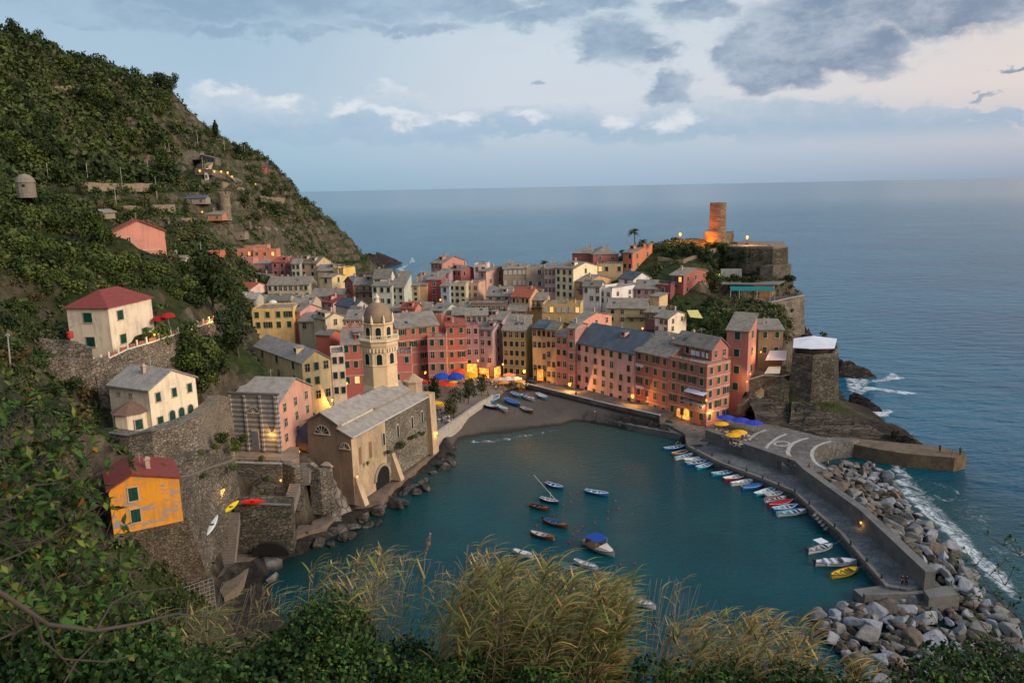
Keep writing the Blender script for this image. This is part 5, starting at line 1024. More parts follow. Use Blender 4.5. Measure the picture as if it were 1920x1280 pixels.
    m = MB(); m.lathe(c, [(r1*1.1,zb),(r1*1.1,zz(728)),(r1,zz(716)),(r1,zz(681)),(r1*1.03,zz(680)),(r1*1.03,zz(679)),(r1,zz(678)),(r1,zz(650)),(r1*1.1,zz(642)),(r1*1.1,zz(636))], 8, a0); m.build('tower_shaft', TP, root)
    m = MB()
    for k in range(8):
        a = a0+2*math.pi*k/8; a2 = a+2*math.pi/8; A_ = c+Vector((math.cos(a),math.sin(a),0))*r1; B_ = c+Vector((math.cos(a2),math.sin(a2),0))*r1
        for j in range(4):
            q = A_.lerp(B_, (j+.5)/4); nrm = ((A_+B_)/2-c).normalized(); m.box((q+nrm*.15).to_tuple()[:2]+(zz(651),), (.3,.5,.8), math.atan2(nrm.y,nrm.x)+math.pi/2)
    m.lathe(c+Vector((0,0,zz(636))), [(r1*1.16,0),(r1*1.2,.2),(r1*1.2,.45),(r1*1.0,.5)], 8, a0); m.build('corbel_gallery', TRM, root)
    m = MB()
    for k in range(8):
        a = a0+2*math.pi*k/8; a2 = a+2*math.pi/8; A_ = c+Vector((math.cos(a),math.sin(a),0))*r1*1.13+Vector((0,0,zz(636)+.45)); B_ = c+Vector((math.cos(a2),math.sin(a2),0))*r1*1.13+Vector((0,0,zz(636)+.45))
        m.tube(A_+Vector((0,0,.95)), B_+Vector((0,0,.95)), .09, n=5); m.tube(A_, A_+Vector((0,0,1.15)), .14, n=5)
        for j in range(1, 8): q = A_.lerp(B_, j/8); m.tube(q, q+Vector((0,0,.95)), .06, n=4)
    m.build('balustrade', TRM, root)
    m = MB(); m.lathe(c+Vector((0,0,zz(636))), [(r2,.3),(r2,zz(607)-zz(636)),(r2*1.07,zz(605)-zz(636)),(r2*1.09,zz(603)-zz(636)),(r2*1.02,zz(602)-zz(636))], 8, a0); m.build('belfry', TP, root)
    hd = zz(566)-zz(603); rd = 27*s
    m = MB(); m.lathe(c+Vector((0,0,zz(603))), [(rd*math.cos(t*math.pi/2/9)**.78 if t < 9 else .35, hd*math.sin(t*math.pi/2/9)) for t in range(10)], 32, a0); m.build('dome', mat('dome_lead', lin((150,128,104)), .85, .4, .5, col2=lin((112,98,84))), root, smooth=True)
    m = MB(); m.lathe(c+Vector((0,0,zz(567))), [(.75,-.2),(.6,.1),(.42,.5),(.42,1.0),(.62,1.1),(.2,1.6),(.05,2.0)], 8); m.build('finial', TRM, root)
    for k in range(8): m = MB(); a = a0+2*math.pi*k/8; q = c+Vector((math.cos(a),math.sin(a),0))*r2*1.03+Vector((0,0,zz(603))); m.lathe(q, [(.28,0),(.24,.9),(.12,1.5),(.02,1.9)], 6); m.build('pinnacle', TRM, root)
    for k in range(8):
        am = a0+2*math.pi*(k+.5)/8; n_ = Vector((math.cos(am), math.sin(am), 0)); yw = am+math.pi/2
        if n_.y > .3: continue
        ap1 = r1*math.cos(math.pi/8); ap2 = r2*math.cos(math.pi/8)
        arch_window(root, c+n_*(ap1+.01)+Vector((0,0,zz(677))), yw, 1.15, 2.3, TRM); arch_window(root, c+n_*(ap2+.01)+Vector((0,0,zz(632)+.2)), yw, 1.15, 2.4, TRM)
    return root
def build_chapel():
    h = HOUSES['salmon chapel hall behind the striped marble front']
    Cp, A, a = h['C'], h['A'], h['a']; u = -h['uL']; o = Vector((math.sin(a), -math.cos(a), 0)); root = h['root']; z = h['z']; g = PD(521, 842, Cp.y).z; L = h['tL']
    S = striped_mat(); P3 = lambda p, zz: (p.x, p.y, zz); m = MB()
    m.hexa([P3(A-u*.2+o*.5, g-1), P3(Cp+u*.2+o*.5, g-1), P3(Cp+u*.2+o*.02, g-1), P3(A-u*.2+o*.02, g-1)], [P3(A-u*.2+o*.5, z+1.7), P3(Cp+u*.2+o*.5, z+1.7), P3(Cp+u*.2+o*.02, z+1.7), P3(A-u*.2+o*.02, z+1.7)]); m.build('striped_front', S, root)
    m = MB(); m.hexa([P3(A-u*.5+o*.75, z+1.7), P3(Cp+u*.5+o*.75, z+1.7), P3(Cp+u*.5+o*.0, z+1.7), P3(A-u*.5, z+1.7)], [P3(A-u*.5+o*.75, z+2.05), P3(Cp+u*.5+o*.75, z+2.05), P3(Cp+u*.5, z+2.05), P3(A-u*.5, z+2.05)]); m.build('cornice', mat('dark_cornice', (0.14,0.125,0.11), .9, .3), root)
    yw = math.atan2(u.y, u.x); lunette(root, A+u*L*.5+o*.52+Vector((0,0,z-1.6-A.z)), yw, 1.9)
    m = MB()
    for t in (.02,.33,.66,.98): q = A+u*L*t+o*.6; m.box((q.x,q.y,(g+z+1.7)/2), (.4,.3,z+2.6-g), yw)
    m.build('pilasters', S, root)
    m = MB(); q = A+u*L*.5+o*.55; m.box((q.x,q.y,g+1.9), (1.5,.14,3.6), yw); m.mi = 1; m.box((q.x+o.x*.05,q.y+o.y*.05,g+1.8), (1.2,.14,3.3), yw); m.build('door', [M_TRIM, mat('grey_blue_door', (0.17,0.19,0.23), .6, .3)], root)
    wall_lamp('lit lamp beside the door of the striped chapel front', A+u*L*.86+o*.5+Vector((0,0,g+3.6-A.z)), o, 200)
    # terrace and steps
    T = PD(432, 866, 131).z
    prism('chapel_terrace', [(p.x, p.y) for p in (PD(436,862,131),PD(528,866,129.5),PD(560,850,133),PD(560,830,139),PD(430,838,139))], g-.6, 2, mat('terrace_stone', (0.27,0.21,0.15), .9, .4, .6), kind='structure')
    top = [PD(436,868,130.2), PD(481,870,129.6), PD(527,871,129)]; zt = g-.4
    rwall('dark square retaining wall below the striped chapel', [Vector((p.x,p.y,zt)) for p in top], 3.0, 2, ST_BLOCK, cap=WHITEST)
    railing('iron railing on the edge of the chapel terrace', [Vector((p.x,p.y,zt+.2)) for p in top], 1.0)
def steps(label, p, q, w, n, m=None, name='stone_steps'):
    p, q = Vector(p), Vector(q); d = q-p; hd = Vector((d.x,d.y,0)); L = hd.length; hd.normalize(); s = Vector((-hd.y,hd.x,0)); b = MB()
    for i in range(n):
        a = p+hd*(L*i/n); e = p+hd*(L*(i+1)/n); z = p.z+d.z*(i+.5)/n; zb = z-1.8
        b.hexa([(a-s*w/2).to_tuple()[:2]+(zb,), (e-s*w/2).to_tuple()[:2]+(zb,), (e+s*w/2).to_tuple()[:2]+(zb,), (a+s*w/2).to_tuple()[:2]+(zb,)], [(a-s*w/2).to_tuple()[:2]+(z,), (e-s*w/2).to_tuple()[:2]+(z,), (e+s*w/2).to_tuple()[:2]+(z,), (a+s*w/2).to_tuple()[:2]+(z,)])
    return tag(b.build(name, m or mat('step_stone', (0.22,0.19,0.16), .9, .4, 1.5), loc=p), label, 'steps')
def build_walls():
    V = lambda p, z: Vector((p.x, p.y, z))
    # bastion below the yellow house and walls towards the chapel
    z0 = PD(203,1003,94).z; h = HOUSES['weathered yellow house with red sheet roof on a tall stone bastion']; zb = h['zb']; A, Cc, B = h['A'], h['C'], h['B']; o = -h['uR']; o2 = -h['uL']
    b = MB(); e1, e2, e3, e4 = Cc-h['uR']*.5+o2*.4, B+h['uR']*.6+o2*.4, h['E']+h['uR']*.6, A-h['uR']*.5
    b.hexa([V(e1+o2*2.0-h['uR']*1.2,3), V(e2+o2*2.6+h['uR']*2.4,3), V(e3+h['uR']*2,3), V(e4-h['uR']*1.2,3)], [V(e1,zb+.35), V(e2,zb+.35), V(e3,zb+.35), V(e4,zb+.35)]); c = (e1+e3)/2
    root = empty('stone_bastion', (c.x,c.y,3), 'tall battered stone bastion carrying the weathered yellow house', 'bastion'); b.build('bastion_wall', stone('bastion_rubble', [(0.09,0.07,0.05),(0.15,0.115,0.08),(0.22,0.17,0.12)], .4, moss=.35), root)
    # net of rope over its lower part
    nb = MB(); q0, q1 = e1+o2*1.75-h['uR']*.6, e2+o2*2.3+h['uR']*2.0
    f = lambda s, t: V(q0,0).lerp(V(q1,0), s)+o2*(.45-.05*t)+Vector((0,0,3.4+t))
    for i in range(9): nb.tube(f(.25,.2+i*.5), f(1.0,.9+i*.55), .035, n=4)
    for i in range(16): s = .25+.75*i/15; nb.tube(f(s,.2+(s-.25)), f(s,4.4+(s-.25)), .03, n=4)
    nb.build('rockfall_netting', mat('rope_netting', (0.33,0.32,0.3), .8, .2), root)
    rwall('curving rubble wall from the yellow house to the chapel terrace', [PD(330,896,99),PD(352,893,104),PD(385,880,112),(PD(440,862,122))], [5,5,5,4.5], 2.0, ST_GREY, cap=mat('kerb_stone', (0.2,0.185,0.16)), rnd=.05)
    rwall('high rubble wall below the cream villa with arched doors', [PD(196,812,109),PD(240,818,107.5),PD(284,808,107),PD(345,790,111),PD(376,778,115.5)], [22,20,15,14,14], 2.5, ST_WARM, cap=CONC, rnd=.06)
    rwall('tall rubble wall dropping beside the striped chapel', [PD(376,776,116),PD(392,764,121),PD(412,742,130),PD(430,745,134)], [14,13,12,12], 2.0, stone('wall_tan',[(0.2,0.165,0.12),(0.28,0.235,0.18),(0.36,0.31,0.24)],.4), cap=None, rnd=.3)
    rwall('stepped rubble wall below the terrace garden path', [PD(300,870,103),PD(340,858,106),(PD(380,845,112)),(PD(432,838,124))], [9,9,9,9], 1.5, ST_GREY, rnd=.15)
    rwall('dry stone terrace wall left of the villa with arched doors', [PD(60,676,118),PD(110,668,120),PD(170,676,122),PD(205,668,124)], [33,31,29,27], 1.2, ST_WARM, rnd=.2)
    rwall('terrace wall behind the villa with arched doors', [PD(180,706,122),PD(230,690,126),PD(290,676,130)], [25,24,26], 1.2, ST_WARM, rnd=.2)
    rwall('low rubble wall under the cream villa at the left edge', [PD(0,640,120),PD(60,636,122),PD(130,640,124),PD(170,652,125)], [36,35,34,33], 1.0, ST_GREY, rnd=.2)
    rwall('rubble wall above the chapel lane', [PD(400,690,150),PD(440,672,165),PD(480,668,176)], [18,17,16], 1, ST_GREY, rnd=.2)
    rwall('short rubble wall with buttress below the salmon villa', [PD(290,494,183),PD(330,492,190),PD(352,500,196)], [36,35,35], 1.5, ST_GREY, rnd=.15)
    # white balustraded terrace of the square villa
    pts = [PD(177,683,127),PD(205,672,128),PD(240,655,130),PD(275,645,132),PD(320,630,137),PD(360,617,144),PD(402,602,152)]
    zt = sum(p.z for p in pts)/len(pts)
    w = rwall('terrace wall carrying the white balustrade', pts, [p.z-5 for p in pts], 2.0, ST_WARM)
    r = empty('balustrade', pts[2], 'white balustrade with terracotta panels along the villa terrace', 'balustrade'); b = MB()
    for i in range(len(pts)-1):
        p, q = pts[i], pts[i+1]; k = max(2, int((q-p).length/1.9)); yw = math.atan2(q.y-p.y, q.x-p.x)
        for j in range(k): s = p.lerp(q, j/k); b.box(s+Vector((0,0,.6)), (.28,.28,1.2), yw)
        for j in range(k): s = p.lerp(q, (j+.5)/k); pb = MB(); pb.box(s+Vector((0,0,.5)), ((q-p).length/k*.6,.1,.55), yw); pb.build('panel', mat('terracotta_panel', (0.35,0.14,0.08), .85, .3), r)
        b.tube(p+Vector((0,0,.08)), q+Vector((0,0,.08)), .16, n=4)
    b.build('posts', mat('white_plaster', (0.7,0.66,0.58), .85, .2), r)
    wall_lamp('lit globe lamp at the near end of the white balustrade', PD(294,636,133)+Vector((0,0,1.2)), (0,-1,0), 90); wall_lamp('lit globe lamp at the far end of the white balustrade', PD(401,600,151)+Vector((0,0,1.0)), (0.5,-1,0), 160)
    # small bay annex of the villa with arched doors
    h = HOUSES['cream villa with three arched green doors above the stone retaining wall']; root = h['root']; A, Cc = h['A'], h['C']; o = Vector((math.sin(h['a']), -math.cos(h['a']), 0)); c = Cc.lerp(A, .36)+o*.9; zb_ = h['zb']
    m = MB(); m.lathe((c.x,c.y,zb_), [(2.6,0),(2.6,3.9)], 8, .2); m.build('bay', stucco((240,218,180)), root); m = MB(); m.lathe((c.x,c.y,zb_+3.9), [(3.0,0),(.1,1.5)], 8, .2); bo = m.build('bay_roof', mat('brown_tile', (0.2,0.12,0.09), .85, .4, 2), root)
    q = c+Vector((math.cos(-.75), math.sin(-.75), 0))*2.5; put_window(root, (q.x,q.y,zb_+2.2), .82, 'c', 'g', 1.1, 1.5)
    for t in (.42,.62,.82):
        q = Cc+h['uR']*h['tR']*t; arch_window(root, (q.x+.0, q.y, zb_+.5), h['a']+math.pi/2, 1.05, 2.5, M_TRIM, 'arched_door', SHUT['g'])
    q = Cc+h['uR']*h['tR']*.17; put_window(root, (q.x,q.y,zb_+1.9), h['a']+math.pi/2, 'c', 'g', 1.0, 1.4)
    for u_ in (.45,.75): q = Cc.lerp(A, u_); put_window(root, (q.x,q.y,h['z']-1.2), h['a'], 'p', 'g', .6, .45)
    # windows of the yellow house near its left corner
    h = HOUSES['weathered yellow house with red sheet roof on a tall stone bastion']; root = h['root']
    for dz in (2.2, 5.2): q = h['C']+h['uR']*h['tR']*.33; put_window(root, (q.x,q.y,h['z']-dz+1.0), h['a']+math.pi/2, 'c', 'g', 1.15, 1.8)
    # long stairs, boat arch, landing
    steps('long stone stairs climbing beside the bastion', P(418,1075,1.0), PD(431,958,118), 3.2, 22); steps('lamplit steps between chapel terrace wall and church', PD(541,945,123), PD(553,905,127), 1.8, 9)
    steps('stairs below the lit church porch', PD(568,892,129), PD(576,866,132.5), 2.0, 9)
    rwall('curved rubble wall in front of the church porch', [PD(530,868,129.5),PD(552,876,128),PD(566,880,128.2)], 5, 1.5, ST_GREY, rnd=.2)
    rwall('pale rubble wall right of the porch stairs', [PD(580,872,131),PD(600,884,130.5),PD(622,880,132)], 3, 1.5, ST_GREY, rnd=.4)
    rwall('rubble wall with boat arch beneath the kayaks', [PD(438,947,118),PD(470,945,118),PD(545,948,119)], 1.5, 4, ST_DARK, cap=CONC)
    m = MB(); p0 = P(470,1003,1.9); q = Vector((p0.x+1.5, PD(500,1000,114).y, 1.9)); 
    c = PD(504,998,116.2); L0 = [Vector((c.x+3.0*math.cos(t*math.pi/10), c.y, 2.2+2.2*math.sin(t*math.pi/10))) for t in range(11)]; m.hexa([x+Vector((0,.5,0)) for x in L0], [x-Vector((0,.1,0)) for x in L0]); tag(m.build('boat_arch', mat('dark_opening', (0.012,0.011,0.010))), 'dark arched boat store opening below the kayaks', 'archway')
    wall_lamp('lit lamp on the rubble wall above the yellow kayak', PD(421,912,117), (0.2,-1,0), 90); wall_lamp('lit lamp on the corner post of the chapel steps', PD(526,895,126.5), (0.3,-1,0), 110); wall_lamp('lit lamp hidden among the rocks below the bastion', P(383,1075,3), (0.6,-1,0), 60)
    wall_lamp('lit lamp on the church foot beside the arch', PD(669,888,134), (0.3,-1,0), 70)
def battered(name, label, cat, top, base, zt, zb, m, cap=None):
    b = MB(); b.hexa([(p.x,p.y,zb) for p in base], [(p.x,p.y,zt) for p in top]); c = sum((Vector(p) for p in top), Vector((0,0,0)))/len(top); r = empty(name, (c.x,c.y,zb), label, cat); b.build('masonry', m, r); return r
def build_castle():
    V = lambda p, z: Vector((p.x, p.y, z))
    # harbour fort
    zt = PD(1520,671,187).z; t = [PD(1486,671,188.5), PD(1525,672,186), PD(1564,672,188), PD(1571,668,194), PD(1566,662,202), PD(1490,662,202)]; c = sum((V(p,0) for p in t), Vector((0,0,0)))/6
    bs_ = [c+(V(p,0)-c)*1.22 for p in t]; r = battered('harbour_fort', 'massive battered stone fort above the rock slab, roofed with white canvas', 'fort', t[:], bs_, zt, 3.0, ST_DARK)
    m = MB()
    for i in range(6):
        p, q = V(t[i],zt), V(t[(i+1)%6],zt); d = (q-p); k = 1; inn = (V(c,zt)-(p+q)/2).normalized(); m.hexa([p, q, q+inn*.5, p+inn*.5] if False else [p, q, q+inn*.5, p+inn*.5], [p+Vector((0,0,.9)), q+Vector((0,0,.9)), q+inn*.5+Vector((0,0,.9)), p+inn*.5+Vector((0,0,.9))])
    m.build('parapet', ST_GREY, r)
    CANV = mat('white_canvas', (0.66,0.68,0.74), .8, .15, .5); 
    m = MB(); q = [PD(1486,664,189), PD(1518,665,187), PD(1564,668,188), PD(1568,657,199), PD(1524,653,200), PD(1487,656,200)]; zc = zt+2.3; pts = [V(q[0],zc), V(q[1],zc+.1), V(q[2],zc-.15), V(q[3],zc), V(q[4],zc+.7), V(q[5],zc+.1)]
    m.hexa([p-Vector((0,0,.12)) for p in pts], pts); cv = tag(m.build('canvas_canopy', CANV, loc=pts[0]), 'white canvas roof over the top of the harbour fort', 'canopy')
    p_ = MB(); [p_.tube(V(a,zt), V(a,zc-.1), .06, n=5) for a in q]; p_.build('posts', IRON, cv)
    # terraces with canopies between tower house and fort
    rwall('stone terrace wall below the pink lit canopy', [PD(1405,712,190),PD(1432,704,190),PD(1470,706,190),PD(1492,700,192)], 4, 10, ST_GREY, cap=WHITEST)
    rwall('rubble terrace wall at the foot of the stairs left of the fort', [PD(1395,752,186),PD(1440,730,184),PD(1480,715,184)], [4,4,4], 5, ST_DARK, rnd=.1)
    steps('stairs with pale handrail climbing towards the fort', PD(1384,762,183), PD(1430,728,184), 1.6, 14, mat('warm_step', (0.28,0.2,0.14), .9, .3)); railing('pale handrail of the fort stairs', [PD(1384,760,182), PD(1428,727,183)], 1.0, mat('warm_step', (0.28,0.2,0.14)))
    for i, (lab, x0, x1, y0, y1, D0, D1, h_, col) in enumerate((('pinkish white sloping canopy beside the tall tower house',1436,1476,675,658,189,196,3.0,(0.62,0.5,0.47)),('small cream canopy below the pinkish canopy',1434,1464,700,690,186.5,190,2.8,(0.5,0.46,0.4)))):
        pts = [PD(x0-1,y0,D0), PD(x1-2,y0+2,D0)]; zc = pts[0].z; pts = [pts[0], V(pts[1],zc), V(PD(x1,y1,D1),zc+.9), V(PD(x0+7,y1,D1),zc+.9)]
        r = empty('canopy', pts[0], lab, 'canopy'); m = MB(); m.hexa([p-Vector((0,0,.1)) for p in pts], pts); m.build('canvas', mat('canvas_%d' % i, col, .8, .2), r); m = MB(); [m.tube(p, p-Vector((0,0,h_)), .05, n=5) for p in pts]; m.build('poles', IRON, r)
    wall_lamp('bright lamp on the stone house between tower house and canopy', PD(1424,657,193), (0.2,-1,0), 420); wall_lamp('white lamp low on the corner of the tall tower house', PD(1404,698,187), (0.3,-1,0), 130, (1,.8,.5)); wall_lamp('orange lamp at the foot of the tall tower house', PD(1401,712,186.5), (-0.3,-1,0), 260)
    # castle hill walls
    ct = [PD(1360,463,288),PD(1400,464,284),PD(1449,467,281),PD(1474,465,284)]; r = rwall('upper castle bastion wall on the hill', ct+[PD(1478,463,292)], 27, 10, ST_DARK, 'castle_wall', 'castle wall', .05)
    prism('castle_platform', [(p.x,p.y) for p in (PD(1362,462,289),PD(1449,466,282),PD(1472,464,286),PD(1470,458,305),PD(1400,452,312),PD(1360,455,308))], ct[0].z+.3, 25, mat('castle_paving', (0.22,0.18,0.14), .9, .4), kind='structure')
    rwall('long low castle wall running left from the lamp', [PD(1216,456,300),PD(1262,455,298),PD(1300,456,296),PD(1362,462,289)], 33, 2.5, ST_GREY, 'castle_wall', 'castle wall', .02, rnd=.2)
    rwall('lower castle wall below the bastion at the cliff', [PD(1425,500,279),PD(1450,497,277),PD(1482,497,280),PD(1484,494,288)], 20, 5, ST_GREY, 'castle_wall', 'castle wall', .04, rnd=.15)
    # round tower
    tb = PD(1345,433,300); tt = PD(1345,380,300); r = empty('round_tower', (tb.x,tb.y,tb.z-6), 'round stone castle watchtower glowing orange on its left side', 'tower'); rs = 15*300/1450
    TS = stone('tower_courses', [(0.16,0.12,0.085),(0.22,0.17,0.12),(0.28,0.22,0.16)], .9, .7, stretch=(.5,.5,2.2)); m = MB(); m.lathe((tb.x,tb.y,tb.z-5), [(rs*1.04,0),(rs,5),(rs*.98,tt.z-tb.z+4.2),(rs*.98,tt.z-tb.z+5)], 28, closed=False); m.lathe((tb.x,tb.y,tb.z-5), [(rs*.75,1),(rs*.75,tt.z-tb.z+5)], 28, closed=False)
    for j in range(28):
        a, b_ = 2*math.pi*j/28, 2*math.pi*(j+1)/28; m.face(*[(tb.x+rr*math.cos(x), tb.y+rr*math.sin(x), tt.z) for rr, x in ((rs*.98,a),(rs*.98,b_),(rs*.75,b_),(rs*.75,a))])
    m.build('shaft', TS, r); m = MB(); m.lathe((tb.x-.9,tb.y-.5,tb.z-7), [(rs*1.35,0),(rs*1.25,7),(rs*1.1,7.3)], 20); m.build('base_drum', TS, r)
    prism('ruined_wall', [(p.x,p.y) for p in (PD(1352,440,297),PD(1376,440,299),PD(1376,436,306),PD(1356,436,306))], PD(1365,436,300).z, tb.z-8, ST_GREY, label='ruined wall stub right of the round tower', cat='wall')
    light(r, (tb.x-5.5, tb.y-7, tb.z-3.5), 7000, (1,.20,.015), .4); light(r, (tb.x-9, tb.y-2, tb.z+.5), 3500, (1,.24,.02), .4)
    street_lamp('glowing orange floodlight lamp left of the round tower', PD(1275,456,299)-Vector((0,0,.3)), 3.0, 2600, (1,.42,.08), 2.2); street_lamp('glowing orange floodlight lamp right of the round tower', PD(1400.4,462,290)-Vector((0,0,.3)), 3.0, 2600, (1,.42,.08), 2.2)
    # castle restaurant
    fl = PD(1400,566,262).z; tp = [PD(1318,557,266),PD(1380,562,263),PD(1447,569,260),PD(1475,558,267),PD(1508,546,275)]; tp = [V(p,fl) for p in tp]
    rwall('grey terrace wall of the castle restaurant', tp, 14, 8, ST_GREY, cap=WHITEST); rwall('tall tan wall of the lower castle terrace at the cliff edge', [V(PD(1447,571,259.5),fl-.3),V(PD(1460,566,262),fl-.3),V(PD(1509,549,274),fl-.3)], 6, 3, ST_WARM)
    prism('restaurant_terrace', [(p.x,p.y) for p in (tp[0],tp[1],tp[2],tp[3],tp[4],PD(1500,530,290),PD(1330,530,290))], fl+.02, 10, PAVE, kind='structure')
    r = empty('restaurant', V(PD(1415,530,275),fl), 'castle restaurant with flat grey roof and turquoise awning', 'restaurant')
    q = [V(PD(1352,545,272),0),V(PD(1458,549,268),0),V(PD(1478,540,282),0),V(PD(1360,538,284),0)]; zr = PD(1400,534,270).z
    m = MB(); m.hexa([V(p,zr) for p in q], [V(p,zr+.35) for p in q]); m.build('flat_roof', mat('grey_roof_felt', (0.2,0.2,0.21), .8, .4, .5), r)
    m = MB(); cc = sum(q, Vector((0,0,0)))/4; m.hexa([V(cc+(p-cc)*.85+Vector((0,2,0)),fl) for p in q], [V(cc+(p-cc)*.85+Vector((0,2,0)),zr) for p in q]); m.build('dining_room', mat('timber_wall', (0.3,0.16,0.08), .8, .4, 1), r)
    a = [V(PD(1368,543,268),zr-.1),V(PD(1450,546,265),zr-.1)]; b2 = [V(p,0)+Vector((-.5,-3.0,zr-1.2)) for p in a]; m = MB(); m.hexa([b2[0]-Vector((0,0,.1)),b2[1]-Vector((0,0,.1)),a[1]-Vector((0,0,.1)),a[0]-Vector((0,0,.1))], [b2[0],b2[1],a[1],a[0]]); m.build('awning', mat('turquoise_awning', (0.0,0.16,0.17), .75, .2), r)
    m = MB(); [m.tube(V(b2[0].lerp(b2[1],t),fl), b2[0].lerp(b2[1],t), .12, n=6) for t in (0,.2,.6,.9,1)]; m.build('posts', WHITEST, r); light(r, V(PD(1425,552,268),fl+2.2), 260, (1,.62,.3))
    railing('railing along the castle restaurant terrace', [p+Vector((0,0,.22)) for p in tp], 1.0)
    rwall('pale tall wall above the restaurant garden', [PD(1352,505,279),PD(1391,505,278)], 22, 2, mat('pale_wall', (0.3,0.3,0.28), .9, .45, .6), name='garden_wall')
    rwall('overgrown garden wall below the castle restaurant', [PD(1320,585,250),PD(1380,600,240),PD(1445,597,243)], 8, 2, ST_DARK, rnd=.2)
    wall_lamp('greenish lit lamp in the castle garden', PD(1348,513,277), (0,-1,0), 120, (.8,1,.3))
def build_far():
    # watchtower and restaurants on the far slope
    p = gp(423,403) or PD(423,400,372); sc_ = p.y; r = empty('round_watchtower', p-Vector((0,0,3)), 'round stone watchtower with battlements on the left mountain slope', 'tower'); m = MB(); R_ = 10*sc_/1450; h = 36*sc_/1450; m.lathe(p-Vector((0,0,3)), [(R_*1.05,0),(R_,3),(R_,h+1.5),(R_*1.08,h+2),(R_*1.08,h+3)], 20)
    for k in range(10): a = 2*math.pi*k/10; m.box((p.x+R_*math.cos(a), p.y+R_*math.sin(a), p.z+h+.6), (.9,.9,1.3), a)
    m.build('shaft', stone('watchtower_stone', [(0.24,0.19,0.13),(0.32,0.26,0.19),(0.4,0.33,0.25)], .9), r)
    p = PD(50,362,174); r = empty('domed_hut', p-Vector((0,0,1)), 'small stone hut with rounded dome on the left skyline', 'hut'); m = MB(); m.lathe(p-Vector((0,0,1)), [(1.9,0),(1.9,3.2),(2.05,3.3),(1.7,4.2),(1.0,4.9),(.1,5.2)], 14); m.build('dome_and_wall', mat('old_plaster', (0.24,0.21,0.17), .9, .4, 1), r); m = MB(); m.box((p.x+.6,p.y-1.75,p.z+1.6),(.5,.3,.5)); m.build('opening', M_GLASS, r)
    HS = [('small house with blue grey roof on the slope left of the watchtower',348,385,None,371,385,(150,140,125),'L','b'),('low stone house with orange lit doorway below the watchtower',378,416,None,402,368,(200,120,70),'SL','s'),('small pale hut high on the slope',383,392,None,309,420,(190,160,130),'SL','s'),('grey ruined farmhouse high on the slope',322,375,None,288,450,(130,120,110),'F','s'),('white shed among the slope gardens',383,390,None,326,410,(220,220,215),'F','s'),('ruined stone house with empty windows above the salmon houses',434,458,None,438,366,(140,124,104),'F','s'),('orange lamplit wall house left of the salmon row',384,412,None,474,346,(220,90,40),'F','s'),('salmon lamplit house on the upper terrace right of the ruin',430,500,None,462,358,(224,130,90),'F','s'),('stone cottage with lean-to roof behind the salmon villa',168,192,None,398,196,(150,135,115),'R','w'),('tiny terracotta hut on the skyline ridge',490,497,None,316,520,(180,70,50),'F','s')]
    for lab, x0, x1, x2, y, D, rgb, rf, rm in HS:
        q = gp((x0+x1)/2, y+11); D = q.y-1 if q else D
        house('cottage', lab, rgb, x0, x1, x2, y, D, 0, y+10, rf, rm, None if rf != 'F' else None, 2 if x1-x0 > 20 else 1, 0, 1, dep=6, kinds='p', chim=0, own=True)
    for i, (x, y, D) in enumerate(((378,322,430),(392,321,430),(405,323,430),(418,325,430),(430,326,430),(438,333,428))):
        wall_lamp('one in the row of glowing terrace lamps high on the mountain slope', (gp(x,y+3) or PD(x,y,D))+Vector((0,-1.5,1.6)), (0,-1,0), 1500, (1,.5,.15), 3.0)
    for lab, x, y, D, pw in (('glowing lamp by the yellow lit bush on the slope',482,350,440,500),('small lamp at the end of the slope terraces',500,359,440,100),('lamp on the orange wall left of the salmon row',397,479,343,500),('lamp on the salmon lamplit terrace',483,470,347,500),('second lamp on the salmon lamplit terrace nearer the cliff',497,471,348,300),('lamp at the watchtower foot doorway',384,409,364,300)):
        wall_lamp(lab, (gp(x,y+3) or PD(x,y,D))+Vector((0,-1.5,1.5)), (0,-1,0), pw*2, (1,.45,.12), 2.0)
    rwall('stone terrace wall under the glowing lamp row', [(gp(a_,b_+8) or PD(a_,b_,446))+Vector((0,-1,3)) for a_,b_ in ((345,300),(372,297),(405,303))], [(gp(372,306) or PD(370,312,446)).z-3]*3, 3, ST_WARM); 
    m_ = [(gp(a_,b_+5) or PD(a_,b_,428))+Vector((0,-1,2.2)) for a_,b_ in ((368,326),(400,329),(425,333),(442,343))]; rwall('pale terrace edge of the mountain restaurant', m_, [p.z-3 for p in m_], 6, ST_WARM, cap=mat('pale_terrace', (0.4,0.33,0.25), .9, .3))
